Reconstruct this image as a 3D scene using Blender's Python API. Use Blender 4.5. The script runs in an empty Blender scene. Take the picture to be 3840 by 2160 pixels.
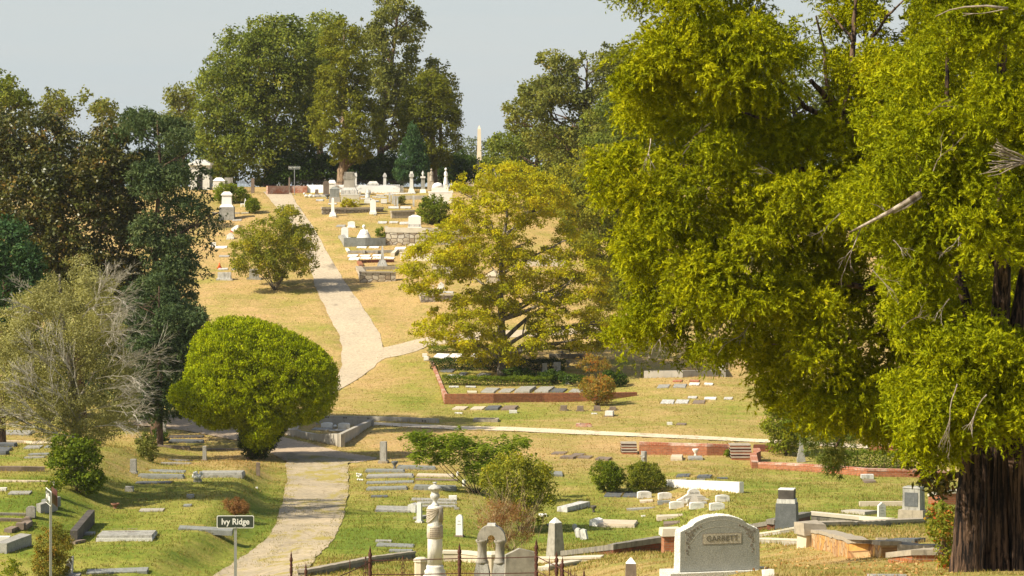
import bpy, math, random
import numpy as np
from mathutils import Vector, Matrix

random.seed(11)
RNG = np.random.default_rng(11)
F, CX, HY = 12000.0, 1920.0, 600.0          # focal length in photo pixels, principal column, horizon row
C = bpy.context.scene.collection
R = math.radians

# ------------------------------------------------------------------ terrain
def sst(a, b, x):
    t = np.clip((x - a) / (b - a), 0, 1)
    return t * t * (3 - 2 * t)

_far = [(136, 14.17), (158, 14.48), (171, 14.29), (187, 14.03), (197, 13.1), (210, 10.5), (226, 7.55), (240, 5.0),
        (252, 2.95), (258, 2.42), (266, 2.25), (300, 2.5), (400, 5), (600, 9), (900, 10), (4000, 14)]
_cols = {
    'L': [(0, 1.7), (20, 3.4), (45, 6.8), (60, 8.6), (75, 10.5), (99, 13.6), (105, 14.0), (112, 14.15), (120, 14.0)],
    'ML': [(0, 1.7), (20, 3.2), (45, 6.6), (60, 8.4), (75, 10.0), (99, 12.5), (105, 13.2), (112, 13.95), (120, 14.0)],
    'M': [(0, 1.7), (20, 2.8), (45, 5.8), (60, 7.6), (75, 9.4), (99, 12.1), (105, 12.8), (112, 13.5), (120, 14.0)],
    'R': [(0, 1.7), (20, 2.8), (45, 5.8), (60, 7.35), (75, 8.9), (99, 11.4), (105, 12.1), (112, 12.9), (120, 13.5)]}
_D = np.concatenate([np.arange(0, 420, 0.5), np.arange(420, 4000, 10)])
def _prof(k):
    p = _cols[k] + _far
    h = np.interp(_D, [a for a, b in p], [b for a, b in p])
    n = 840
    ker = np.exp(-0.5 * (np.arange(-10, 11) / 4.0) ** 2); ker /= ker.sum()
    hp = np.pad(h[:n], 10, mode='edge')
    h2 = h.copy(); h2[:n] = np.convolve(hp, ker, 'valid'); h2[n - 12:n] = h[n - 12:n]
    return h2
_P = {k: _prof(k) for k in _cols}

def wob(X, Y):
    return (0.035 * np.sin(X * 0.9 + 1.3 * np.sin(Y * 0.35)) + 0.03 * np.sin(Y * 0.8 + X * 0.31)
            + 0.05 * np.sin(X * 0.23 + 2) * np.sin(Y * 0.17 + 1))

def ground(X, Y):
    X = np.asarray(X, float); Y = np.asarray(Y, float)
    L, ML, M, Rr = (np.interp(Y, _D, _P[k]) for k in ('L', 'ML', 'M', 'R'))
    a = sst(-10.0, -6.0, X); b = sst(0.5, 4.0, X); c = sst(4.5, 9.0, X)
    h = L * (1 - a) + ML * a
    h = h * (1 - b) + M * b
    h = h * (1 - c) + Rr * c
    z = -h
    xe = np.interp(Y, [100, 109, 116, 132, 152, 162], [-11.9, -10.8, -9.6, -9.8, -11.0, -12.0])
    z = z + 0.65 * sst(0.1, 1.7, xe - X) * sst(104, 112, Y) * (1 - sst(142, 156, Y))
    xt = np.interp(Y, [105, 125, 155], [-15.6, -15.0, -15.6])
    z = z + 0.8 * sst(0.0, 3.0, xt - X) * sst(110, 122, Y) * (1 - sst(146, 166, Y))
    # the plot right of the road falls away towards the thicket
    z = z - 0.45 * sst(-2.2, 0.6, X) * sst(112, 120, Y) * (1 - sst(135, 150, Y)) * (1 - sst(5, 9, X))
    # gentle mounds on the right-hand slope
    z = z + 0.5 * np.exp(-((X - 11) / 5) ** 2 - ((Y - 190) / 6) ** 2)
    return z + wob(X, Y) * sst(30, 60, Y) * (1 - sst(255, 262, Y))

_MD = np.concatenate([np.arange(18, 280, 0.2), np.arange(280, 1500, 4.0)])
def at(px, py):
    """point of the ground seen at photo pixel (px, py)"""
    u = (px - CX) / F; v = (py - HY) / F
    g = ground(u * _MD, _MD) + v * _MD
    i = np.argmax(g > 0)
    if g[i] <= 0:
        i = len(_MD) - 1
    if i == 0:
        d = _MD[0]
    else:
        d0, d1 = _MD[i - 1], _MD[i]
        g0, g1 = g[i - 1], g[i]
        d = d0 + (d1 - d0) * (-g0) / (g1 - g0) if g1 != g0 else d1
    x = u * d
    return Vector((x, d, float(ground(x, d))))

def lift(px, py, d):
    """point at distance d on the sight line of photo pixel (px, py)"""
    return Vector(((px - CX) / F * d, d, -(py - HY) / F * d))

# ------------------------------------------------------------------ scene objects
def tag(o, label=None, cat=None, group=None, kind=None):
    if label: o['label'] = label
    if cat: o['category'] = cat
    if group: o['group'] = group
    if kind: o['kind'] = kind
    return o

def empty(name, loc, rz=0.0, rx=0.0, ry=0.0):
    o = bpy.data.objects.new(name, None)
    o.empty_display_size = 0.2
    o.location = loc; o.rotation_euler = (rx, ry, rz)
    C.objects.link(o)
    return o

def place(o, loc, rz=0.0, rx=0.0, ry=0.0):
    o.location = loc; o.rotation_euler = (rx, ry, rz)
    return o

class MB:
    def __init__(s):
        s.V = []; s.Fc = []
    def add(s, v, f):
        n = len(s.V)
        s.V += [tuple(p) for p in v]; s.Fc += [tuple(i + n for i in q) for q in f]
        return s
    def box(s, x, y, z, sx, sy, sz, t=1.0, ty=None, dx=0.0, dy=0.0):
        """box standing on z, centre x y, top scaled by t"""
        ty = t if ty is None else ty
        a, b = sx / 2, sy / 2
        v = [(x - a, y - b, z), (x + a, y - b, z), (x + a, y + b, z), (x - a, y + b, z),
             (x - a * t + dx, y - b * ty + dy, z + sz), (x + a * t + dx, y - b * ty + dy, z + sz),
             (x + a * t + dx, y + b * ty + dy, z + sz), (x - a * t + dx, y + b * ty + dy, z + sz)]
        return s.add(v, [(3, 2, 1, 0), (4, 5, 6, 7), (0, 1, 5, 4), (1, 2, 6, 5), (2, 3, 7, 6), (3, 0, 4, 7)])
    def prism(s, pts, y0, y1):
        """outline in x z (counter clockwise seen from -y) pushed from y0 to y1"""
        n = len(pts)
        v = [(p[0], y0, p[1]) for p in pts] + [(p[0], y1, p[1]) for p in pts]
        f = [tuple(range(n)), tuple(range(2 * n - 1, n - 1, -1))]
        f += [(i + n, (i + 1) % n + n, (i + 1) % n, i) for i in range(n)]
        return s.add(v, f)
    def lathe(s, prof, n=16, x=0, y=0, sx=1.0, sy=1.0, flute=0.0):
        v = []
        for (r, z) in prof:
            for k in range(n):
                a = 2 * math.pi * k / n
                q = r * (1 + flute * (k % 2))
                v.append((x + q * math.cos(a) * sx, y + q * math.sin(a) * sy, z))
        f = []
        for j in range(len(prof) - 1):
            for k in range(n):
                k2 = (k + 1) % n
                f.append((j * n + k, j * n + k2, (j + 1) * n + k2, (j + 1) * n + k))
        f.append(tuple(range(n - 1, -1, -1)))
        m = (len(prof) - 1) * n
        f.append(tuple(range(m, m + n)))
        return s.add(v, f)
    def tube(s, pts, rad, n=6):
        pts = [Vector(p) for p in pts]
        if not hasattr(rad, '__len__'): rad = [rad] * len(pts)
        v = []
        for i, p in enumerate(pts):
            d = (pts[min(i + 1, len(pts) - 1)] - pts[max(i - 1, 0)])
            if d.length < 1e-9: d = Vector((0, 0, 1))
            d.normalize()
            a = d.cross(Vector((0.12, 0.31, 0.94)))
            if a.length < 1e-3: a = d.cross(Vector((1, 0, 0)))
            a.normalize(); b = d.cross(a)
            for k in range(n):
                t = 2 * math.pi * k / n
                v.append(p + (a * math.cos(t) + b * math.sin(t)) * rad[i])
        f = []
        for j in range(len(pts) - 1):
            for k in range(n):
                k2 = (k + 1) % n
                f.append((j * n + k, (j + 1) * n + k, (j + 1) * n + k2, j * n + k2))
        m = (len(pts) - 1) * n
        f.append(tuple(range(n))); f.append(tuple(range(m + n - 1, m - 1, -1)))
        return s.add(v, f)
    def ball(s, x, y, z, rx, ry=None, rz=None, n=10):
        ry = rx if ry is None else ry; rz = rx if rz is None else rz
        prof = []
        m = max(4, n // 2)
        for j in range(m + 1):
            t = math.pi * j / m
            prof.append((max(1e-3, math.sin(t)) , z - math.cos(t) * rz))
        return s.lathe(prof, n, x, y, rx, ry)
    def build(s, name, m, parent=None, smooth=False, rough=0.0):
        me = bpy.data.meshes.new(name)
        V = s.V
        if rough:
            V = [(a + random.uniform(-rough, rough), b + random.uniform(-rough, rough), c + random.uniform(-rough, rough)) for a, b, c in V]
        me.from_pydata(V, [], s.Fc)
        if len(s.Fc) > 1500:
            me.polygons.foreach_set('use_smooth', [smooth] * len(me.polygons)); me.materials.append(m); me.update()
            o = bpy.data.objects.new(name, me); C.objects.link(o)
            if parent is not None: o.parent = parent
            return o
        uv = me.uv_layers.new(name='UVMap')
        data = uv.data
        for p in me.polygons:
            nx, ny, nz = abs(p.normal.x), abs(p.normal.y), abs(p.normal.z)
            for li in p.loop_indices:
                co = me.vertices[me.loops[li].vertex_index].co
                if nz > 0.75: data[li].uv = (co.x, co.y)
                elif nx > ny: data[li].uv = (co.y, co.z)
                else: data[li].uv = (co.x, co.z)
        if smooth:
            me.polygons.foreach_set('use_smooth', [True] * len(me.polygons))
        me.materials.append(m)
        me.update()
        o = bpy.data.objects.new(name, me)
        C.objects.link(o)
        if parent is not None: o.parent = parent
        return o

# ------------------------------------------------------------------ materials
def newmat(name):
    m = bpy.data.materials.new(name); m.use_nodes = True
    nt = m.node_tree; nt.nodes.clear()
    out = nt.nodes.new('ShaderNodeOutputMaterial')
    return m, nt, out

def N(nt, t, **kw):
    n = nt.nodes.new(t)
    for k, v in kw.items():
        if k.startswith('i_'):
            n.inputs[k[2:].replace('_', ' ')].default_value = v
        else:
            setattr(n, k, v)
    return n

def ramp(nt, stops, fac):
    n = nt.nodes.new('ShaderNodeValToRGB')
    e = n.color_ramp.elements
    while len(e) < len(stops): e.new(0.5)
    for i, (p, c) in enumerate(stops):
        e[i].position = p; e[i].color = (*c, 1) if len(c) == 3 else c
    nt.links.new(fac, n.inputs['Fac'])
    return n.outputs['Color']

def mix(nt, fac, a, b, blend='MIX'):
    n = nt.nodes.new('ShaderNodeMix'); n.data_type = 'RGBA'; n.blend_type = blend
    for s, v in ((0, fac), (6, a), (7, b)):
        if isinstance(v, (int, float)): n.inputs[s].default_value = v
        elif isinstance(v, tuple): n.inputs[s].default_value = (*v, 1)
        else: nt.links.new(v, n.inputs[s])
    return n.outputs[2]

def noise(nt, vec, scale, detail=4, rough=0.6, sc3=None):
    if sc3:
        mp = nt.nodes.new('ShaderNodeMapping'); mp.inputs['Scale'].default_value = sc3
        nt.links.new(vec, mp.inputs['Vector']); vec = mp.outputs[0]
    n = nt.nodes.new('ShaderNodeTexNoise')
    n.inputs['Scale'].default_value = scale; n.inputs['Detail'].default_value = detail; n.inputs['Roughness'].default_value = rough
    nt.links.new(vec, n.inputs['Vector'])
    return n.outputs['Fac']

def thr(nt, val, a, b):
    n = nt.nodes.new('ShaderNodeMapRange'); n.inputs['From Min'].default_value = a; n.inputs['From Max'].default_value = b
    nt.links.new(val, n.inputs['Value'])
    return n.outputs['Result']

def objvec(nt):
    tc = nt.nodes.new('ShaderNodeTexCoord'); oi = nt.nodes.new('ShaderNodeObjectInfo')
    ad = nt.nodes.new('ShaderNodeVectorMath'); ad.operation = 'ADD'
    sc = nt.nodes.new('ShaderNodeVectorMath'); sc.operation = 'SCALE'; sc.inputs['Scale'].default_value = 0.13
    nt.links.new(oi.outputs['Location'], sc.inputs[0])
    nt.links.new(tc.outputs['Object'], ad.inputs[0]); nt.links.new(sc.outputs[0], ad.inputs[1])
    return ad.outputs[0]

def finish(nt, out, col, rough=0.8, bumpsrc=None, bump=0.3, dist=0.01, spec=0.3):
    p = nt.nodes.new('ShaderNodeBsdfPrincipled')
    nt.links.new(col, p.inputs['Base Color'])
    p.inputs['Roughness'].default_value = rough; p.inputs['Specular IOR Level'].default_value = spec
    if bumpsrc is not None:
        b = nt.nodes.new('ShaderNodeBump'); b.inputs['Strength'].default_value = bump; b.inputs['Distance'].default_value = dist
        nt.links.new(bumpsrc, b.inputs['Height']); nt.links.new(b.outputs[0], p.inputs['Normal'])
    nt.links.new(p.outputs[0], out.inputs[0])

def stone(name, c1, c2, dirt, amt=0.5, rough=0.8, sc=3.0, speck=0.0, streak=True):
    m, nt, out = newmat(name)
    v = objvec(nt)
    n1 = noise(nt, v, sc, 6, 0.65)
    col = mix(nt, thr(nt, n1, 0.35, 0.68), c1, c2)
    n2 = noise(nt, v, 1.0, 6, 0.7, (7, 7, 1.3) if streak else (3, 3, 3))
    f = thr(nt, n2, 0.75 - 0.35 * amt, 0.95 - 0.3 * amt)
    col = mix(nt, f, col, dirt)
    if speck:
        n3 = noise(nt, v, 90, 2, 0.5)
        col = mix(nt, speck, col, ramp(nt, [(0.3, (0.05, 0.05, 0.05)), (0.5, (0.5, 0.5, 0.5)), (0.7, (1, 1, 1))], n3), 'OVERLAY')
    nb = noise(nt, v, 25, 5, 0.7)
    finish(nt, out, col, rough, nb, 0.35, 0.012)
    return m

def brickmat(name, c1, c2, mortar, stain, bw=0.22, bh=0.075, amt=0.4):
    m, nt, out = newmat(name)
    uv = nt.nodes.new('ShaderNodeUVMap')
    b = nt.nodes.new('ShaderNodeTexBrick')
    b.inputs['Color1'].default_value = (*c1, 1); b.inputs['Color2'].default_value = (*c2, 1); b.inputs['Mortar'].default_value = (*mortar, 1)
    b.inputs['Scale'].default_value = 1.0; b.inputs['Mortar Size'].default_value = 0.008
    b.inputs['Brick Width'].default_value = bw; b.inputs['Row Height'].default_value = bh
    nt.links.new(uv.outputs[0], b.inputs['Vector'])
    v = objvec(nt)
    n1 = noise(nt, v, 1.1, 6, 0.7)
    col = mix(nt, thr(nt, n1, 0.62 - 0.2 * amt, 0.85 - 0.2 * amt), b.outputs['Color'], stain)
    n2 = noise(nt, v, 9, 4, 0.6)
    col = mix(nt, 0.35, col, ramp(nt, [(0.3, (0.2, 0.2, 0.2)), (0.7, (0.9, 0.9, 0.9))], n2), 'OVERLAY')
    finish(nt, out, col, 0.9, b.outputs['Fac'], -0.5, 0.01)
    return m

def rubblemat(name, cols, mortar, scale=3.2):
    m, nt, out = newmat(name)
    uv = nt.nodes.new('ShaderNodeUVMap')
    mp = nt.nodes.new('ShaderNodeMapping'); mp.inputs['Scale'].default_value = (1, 1.5, 1)
    nt.links.new(uv.outputs[0], mp.inputs[0])
    def vor(feat):
        w = nt.nodes.new('ShaderNodeTexVoronoi'); w.voronoi_dimensions = '2D'; w.feature = feat; w.distance = 'CHEBYCHEV' if feat == 'F1' else 'EUCLIDEAN'
        w.inputs['Scale'].default_value = scale; w.inputs['Randomness'].default_value = 0.75
        nt.links.new(mp.outputs[0], w.inputs['Vector']); return w
    a = vor('F1'); a.distance = 'EUCLIDEAN'; e = vor('DISTANCE_TO_EDGE')
    sep = nt.nodes.new('ShaderNodeSeparateColor'); nt.links.new(a.outputs['Color'], sep.inputs[0])
    col = ramp(nt, [(i / (len(cols) - 1), c) for i, c in enumerate(cols)], sep.outputs[0])
    v = objvec(nt)
    col = mix(nt, 0.5, col, ramp(nt, [(0.3, (0.2, 0.2, 0.2)), (0.7, (0.85, 0.85, 0.85))], noise(nt, v, 6, 5, 0.7)), 'OVERLAY')
    ed = thr(nt, e.outputs['Distance'], 0.02, 0.10)
    col = mix(nt, ed, mortar, col)
    finish(nt, out, col, 0.9, ed, 0.6, 0.02)
    return m

def plain(name, c, rough=0.6, metal=0.0, c2=None, sc=8):
    m, nt, out = newmat(name)
    v = objvec(nt)
    n1 = noise(nt, v, sc, 5, 0.65)
    col = mix(nt, thr(nt, n1, 0.3, 0.7), c, c2 or tuple(x * 0.75 for x in c))
    finish(nt, out, col, rough, n1, 0.15, 0.004)
    nt.nodes['Principled BSDF'].inputs['Metallic'].default_value = metal
    return m

def leafmat(name, stops, trans=0.35, rough=0.6, spec=0.06, tcol=None):
    m, nt, out = newmat(name)
    a = nt.nodes.new('ShaderNodeAttribute'); a.attribute_name = 'tone'
    col = ramp(nt, stops, a.outputs['Fac'])
    p = nt.nodes.new('ShaderNodeBsdfPrincipled'); p.inputs['Roughness'].default_value = rough; p.inputs['Specular IOR Level'].default_value = spec
    nt.links.new(col, p.inputs['Base Color'])
    t = nt.nodes.new('ShaderNodeBsdfTranslucent')
    nt.links.new(mix(nt, 1.0, col, tcol or (1.25, 1.2, 0.5), 'MULTIPLY'), t.inputs[0])
    mx = nt.nodes.new('ShaderNodeMixShader'); mx.inputs[0].default_value = trans
    nt.links.new(p.outputs[0], mx.inputs[1]); nt.links.new(t.outputs[0], mx.inputs[2]); nt.links.new(mx.outputs[0], out.inputs[0])
    return m

def barkmat(name, c1, c2, sc=(14, 14, 1.2), bump=0.8):
    m, nt, out = newmat(name)
    v = objvec(nt)
    n1 = noise(nt, v, 1.0, 8, 0.7, sc)
    col = ramp(nt, [(0.44, c1), (0.60, c2)], n1)
    finish(nt, out, col, 0.9, n1, bump, 0.04)
    return m

M = {}
M['marble'] = stone('white_marble', (0.74, 0.72, 0.65), (0.58, 0.555, 0.49), (0.20, 0.18, 0.15), 0.5)
M['marble_bright'] = stone('bright_marble', (0.86, 0.84, 0.78), (0.76, 0.74, 0.68), (0.45, 0.42, 0.36), 0.15)
M['marble_old'] = stone('weathered_marble', (0.60, 0.58, 0.53), (0.42, 0.41, 0.37), (0.09, 0.085, 0.075), 0.75, sc=5)
M['granite'] = stone('grey_granite', (0.33, 0.315, 0.27), (0.24, 0.23, 0.20), (0.11, 0.105, 0.09), 0.55, 0.75, 4, 0.5)
M['granite_pale'] = stone('pale_granite', (0.37, 0.355, 0.305), (0.27, 0.26, 0.225), (0.11, 0.10, 0.08), 0.75, 0.8, 4, 0.4)
M['granite_blue'] = stone('blue_grey_granite', (0.26, 0.265, 0.235), (0.185, 0.19, 0.17), (0.12, 0.115, 0.085), 0.65, 0.7, 4, 0.3)
M['granite_dark'] = stone('dark_granite', (0.13, 0.135, 0.135), (0.08, 0.085, 0.085), (0.25, 0.24, 0.21), 0.45, 0.7, 4, 0.3)
M['stone_brown'] = stone('brown_stone', (0.24, 0.18, 0.13), (0.15, 0.115, 0.085), (0.07, 0.06, 0.05), 0.5)
M['stone_black'] = stone('blackened_stone', (0.10, 0.085, 0.07), (0.045, 0.04, 0.035), (0.22, 0.19, 0.15), 0.4)
M['concrete'] = stone('old_concrete', (0.42, 0.38, 0.31), (0.31, 0.285, 0.235), (0.13, 0.115, 0.095), 0.55, 0.9, 1.6)
M['concrete_dark'] = stone('dark_stained_concrete', (0.26, 0.23, 0.18), (0.15, 0.135, 0.11), (0.045, 0.042, 0.036), 0.75, 0.9, 2.2)
M['concrete_tan'] = stone('tan_concrete', (0.56, 0.47, 0.34), (0.45, 0.38, 0.27), (0.20, 0.16, 0.11), 0.4, 0.9, 1.6)
M['whitewall'] = stone('whitewashed_wall', (0.80, 0.77, 0.70), (0.70, 0.66, 0.57), (0.42, 0.36, 0.27), 0.25)
M['whitepaint'] = plain('white_paint', (0.86, 0.86, 0.84), 0.5, 0, (0.78, 0.78, 0.75))
M['garrett'] = stone('honed_grey_granite', (0.30, 0.30, 0.262), (0.262, 0.265, 0.232), (0.21, 0.20, 0.16), 0.3, 0.65, 6, 0.45, False)
M['garrett_rough'] = stone('rock_pitch_granite', (0.58, 0.56, 0.49), (0.44, 0.43, 0.38), (0.25, 0.22, 0.16), 0.4, 0.85, 12, 0.7, False)
M['carve'] = plain('carved_line', (0.13, 0.12, 0.09), 0.9)
M['panel'] = stone('letter_panel_granite', (0.42, 0.38, 0.29), (0.38, 0.34, 0.26), (0.30, 0.26, 0.19), 0.2, 0.8, 6, 0.4, False)
M['mossy'] = stone('mossy_column_marble', (0.36, 0.33, 0.27), (0.22, 0.20, 0.16), (0.08, 0.075, 0.06), 0.6, 0.85, 4)
M['column'] = stone('streaked_column_marble', (0.74, 0.71, 0.64), (0.56, 0.53, 0.46), (0.13, 0.115, 0.095), 0.62, 0.75, 2)
M['drape'] = stone('brown_stained_marble', (0.50, 0.44, 0.34), (0.30, 0.25, 0.18), (0.12, 0.10, 0.07), 0.5, 0.85, 5)
M['brick'] = brickmat('orange_brick', (0.36, 0.125, 0.050), (0.26, 0.080, 0.032), (0.24, 0.17, 0.11), (0.24, 0.13, 0.07))
M['brick_dark'] = brickmat('dark_red_brick', (0.17, 0.042, 0.018), (0.10, 0.028, 0.014), (0.10, 0.07, 0.045), (0.03, 0.022, 0.016), amt=0.7)
M['brick_pale'] = brickmat('whitewash_worn_brick', (0.38, 0.11, 0.045), (0.29, 0.08, 0.032), (0.33, 0.26, 0.19), (0.55, 0.44, 0.36), amt=0.75)
M['rubble'] = rubblemat('fieldstone', [(0.50, 0.34, 0.14), (0.38, 0.34, 0.27), (0.58, 0.52, 0.40), (0.28, 0.21, 0.13), (0.47, 0.43, 0.36)], (0.10, 0.065, 0.035), 2.3)
M['rubble_dark'] = rubblemat('stained_fieldstone', [(0.22, 0.19, 0.15), (0.30, 0.25, 0.19), (0.36, 0.31, 0.24), (0.17, 0.14, 0.11)], (0.09, 0.065, 0.045), 3.6)
M['rubble_orange'] = rubblemat('ochre_block_stone', [(0.50, 0.27, 0.07), (0.40, 0.20, 0.06), (0.45, 0.33, 0.18), (0.30, 0.15, 0.06)], (0.26, 0.14, 0.06), 3.0)
M['stonecap'] = stone('rough_stone_cap', (0.40, 0.34, 0.25), (0.27, 0.23, 0.17), (0.10, 0.085, 0.065), 0.6, 0.9, 6)
M['creamcap'] = stone('cream_stone_cap', (0.62, 0.55, 0.42), (0.52, 0.46, 0.35), (0.28, 0.22, 0.15), 0.35)
M['steel'] = plain('galvanised_steel', (0.42, 0.43, 0.42), 0.45, 0.6, (0.33, 0.34, 0.33), 30)
M['sign_green'] = plain('faded_sign_face', (0.035, 0.045, 0.032), 0.5, 0, (0.045, 0.055, 0.04), 4)
M['sign_brown'] = plain('brown_sign_face', (0.10, 0.035, 0.028), 0.5)
M['sign_white'] = plain('sign_white', (0.75, 0.75, 0.70), 0.5, 0, (0.68, 0.68, 0.62), 4)
M['rust'] = plain('rusted_iron', (0.12, 0.045, 0.028), 0.75, 0.2, (0.055, 0.024, 0.018), 30)
M['iron'] = plain('dark_iron', (0.035, 0.03, 0.028), 0.6, 0.4)
M['orange'] = plain('orange_plastic', (0.75, 0.16, 0.03), 0.5)
M['terracotta'] = plain('terracotta', (0.25, 0.12, 0.07), 0.8)
M['petals'] = plain('white_petals', (0.80, 0.78, 0.70), 0.7)
M['petals_red'] = plain('red_petals', (0.55, 0.06, 0.03), 0.7)
M['roof'] = plain('dark_slate_roof', (0.07, 0.075, 0.08), 0.7)
M['obelisk'] = plain('cream_limestone', (0.72, 0.62, 0.46), 0.8, 0, (0.66, 0.56, 0.41), 1)
M['bark'] = barkmat('brown_bark', (0.035, 0.022, 0.014), (0.20, 0.125, 0.075))
M['bark_grey'] = barkmat('grey_bark', (0.10, 0.085, 0.065), (0.30, 0.26, 0.20), (6, 6, 2))
M['bark_near'] = barkmat('shaggy_cedar_bark', (0.006, 0.003, 0.002), (0.17, 0.10, 0.06), (19, 19, 0.8), 1.5)
M['bark_lit'] = barkmat('sunlit_tan_cedar_bark', (0.13, 0.085, 0.05), (0.34, 0.24, 0.15), (10, 10, 0.8))  # tan cedar bark with sunlight painted into its lighter colour
M['straw_stem'] = barkmat('dry_straw_stem', (0.30, 0.20, 0.11), (0.52, 0.38, 0.23), (9, 9, 9), 0.3)
M['snag'] = barkmat('weathered_snag', (0.11, 0.08, 0.055), (0.44, 0.37, 0.28), (7, 7, 7), 0.8)
M['twig'] = barkmat('dry_twig_bark', (0.20, 0.16, 0.115), (0.42, 0.35, 0.27), (9, 9, 9), 0.3)
M['deadwood'] = barkmat('bleached_dead_wood', (0.30, 0.265, 0.215), (0.56, 0.515, 0.44), (9, 9, 9), 0.3)

LM = {
 'oak': leafmat('oak_leaves', [(0, (0.065, 0.092, 0.014)), (0.5, (0.150, 0.185, 0.026)), (0.8, (0.255, 0.270, 0.035)), (1, (0.30, 0.22, 0.045))]),
 'oak_dull': leafmat('dull_oak_leaves', [(0, (0.085, 0.100, 0.022)), (0.5, (0.175, 0.190, 0.036)), (0.85, (0.27, 0.26, 0.05)), (1, (0.31, 0.18, 0.045))]),
 'cedar_olive': leafmat('olive_cedar_foliage', [(0, (0.085, 0.102, 0.0099)), (0.5, (0.177, 0.189, 0.0148)), (1, (0.292, 0.268, 0.0197))]),
 'cedar_dark': leafmat('dark_cedar_foliage', [(0, (0.019, 0.048, 0.0178)), (0.6, (0.048, 0.098, 0.0331)), (1, (0.087, 0.143, 0.0408))], 0.2),
 'cedar_blue': leafmat('blue_green_cedar_foliage', [(0, (0.030, 0.058, 0.022)), (0.5, (0.095, 0.135, 0.050)), (1, (0.205, 0.225, 0.085))], 0.22),
 'near': leafmat('bright_cedar_foliage', [(0, (0.050, 0.075, 0.002)), (0.45, (0.240, 0.262, 0.003)), (0.9, (0.52, 0.49, 0.005)), (1, (0.45, 0.30, 0.03))], 0.26, tcol=(1.25, 1.2, 0.3)),
 'near_green': leafmat('vivid_cedar_foliage', [(0, (0.055, 0.082, 0.002)), (0.5, (0.245, 0.272, 0.003)), (1, (0.50, 0.475, 0.005))], 0.26, tcol=(1.25, 1.2, 0.3)),
 'magnolia': leafmat('magnolia_leaves', [(0, (0.026, 0.036, 0.006)), (0.5, (0.078, 0.085, 0.013)), (0.78, (0.155, 0.125, 0.022)), (1, (0.34, 0.16, 0.04))], 0.12, 0.4, 0.3),
 'yellow': leafmat('yellowing_leaves', [(0, (0.150, 0.180, 0.006)), (0.45, (0.355, 0.350, 0.008)), (0.85, (0.56, 0.48, 0.010)), (1, (0.58, 0.34, 0.012))], 0.35, tcol=(1.3, 1.1, 0.35)),
 'crape': leafmat('crape_leaves', [(0, (0.092, 0.123, 0.0148)), (0.5, (0.231, 0.246, 0.0246)), (0.9, (0.461, 0.392, 0.0246)), (1, (0.600, 0.435, 0.0246))], 0.4),
 'autumn': leafmat('autumn_leaves', [(0, (0.123, 0.145, 0.0246)), (0.45, (0.277, 0.232, 0.0370)), (0.8, (0.538, 0.217, 0.0431)), (1, (0.600, 0.145, 0.0370))], 0.4),
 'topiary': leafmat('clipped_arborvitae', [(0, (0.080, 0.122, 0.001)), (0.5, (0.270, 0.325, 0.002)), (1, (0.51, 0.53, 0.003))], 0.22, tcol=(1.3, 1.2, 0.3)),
 'topiary_under': leafmat('arborvitae_painted_shade', [(0, (0.028, 0.042, 0.0044)), (1, (0.083, 0.111, 0.0088))], 0.2),  # darker copy of the clipped foliage, shade painted into its colour
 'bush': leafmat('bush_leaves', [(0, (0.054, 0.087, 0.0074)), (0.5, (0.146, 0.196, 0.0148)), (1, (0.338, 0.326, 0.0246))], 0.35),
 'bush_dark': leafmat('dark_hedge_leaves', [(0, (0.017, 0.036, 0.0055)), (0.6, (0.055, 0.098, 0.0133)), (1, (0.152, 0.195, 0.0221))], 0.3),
 'mimosa': leafmat('mimosa_fronds', [(0, (0.055, 0.095, 0.010)), (0.5, (0.150, 0.215, 0.016)), (1, (0.30, 0.34, 0.03))], 0.4),
 'faded': leafmat('faded_foliage', [(0, (0.17, 0.165, 0.070)), (0.5, (0.30, 0.285, 0.105)), (0.8, (0.39, 0.37, 0.12)), (1, (0.42, 0.27, 0.16))], 0.28),
 'brown': leafmat('brown_seedheads', [(0, (0.160, 0.075, 0.0300)), (1, (0.380, 0.200, 0.0700))], 0.3),
 'far': leafmat('far_foliage', [(0, (0.052, 0.077, 0.0262)), (1, (0.126, 0.147, 0.0476))], 0.2),
 'pine': leafmat('pine_needles', [(0, (0.046, 0.080, 0.0148)), (0.6, (0.154, 0.189, 0.0370)), (1, (0.400, 0.348, 0.0739))], 0.3),
 'red': leafmat('red_green_leaves', [(0, (0.077, 0.123, 0.0148)), (0.6, (0.231, 0.246, 0.0246)), (0.82, (0.461, 0.131, 0.0370)), (1, (0.584, 0.072, 0.0370))], 0.35),
 'grass': leafmat('grass_blades', [(0, (0.47, 0.31, 0.13)), (0.35, (0.42, 0.30, 0.105)), (0.65, (0.25, 0.225, 0.05)), (1, (0.15, 0.165, 0.022))], 0.4, tcol=(1.1, 1.05, 0.7)),
 'litter': leafmat('fallen_leaves', [(0, (0.300, 0.130, 0.0400)), (0.5, (0.420, 0.240, 0.0800)), (1, (0.500, 0.360, 0.1600))], 0.2),
}
SKY_STRENGTH = 0.075; SUN_E = 4.1; EXPO = 0.95; VEIL = 0.7; HAZE = 0.00008
# ------------------------------------------------------------------ foliage
def inpoly(P, x, y):
    c = np.zeros(x.shape, bool); n = len(P)
    for i in range(n):
        x1, y1 = P[i]; x2, y2 = P[(i + 1) % n]
        cond = ((y1 > y) != (y2 > y))
        with np.errstate(divide='ignore', invalid='ignore'):
            xi = (x2 - x1) * (y - y1) / (y2 - y1 if y2 != y1 else 1e-9) + x1
        c ^= cond & (x < xi)
    return c

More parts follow.
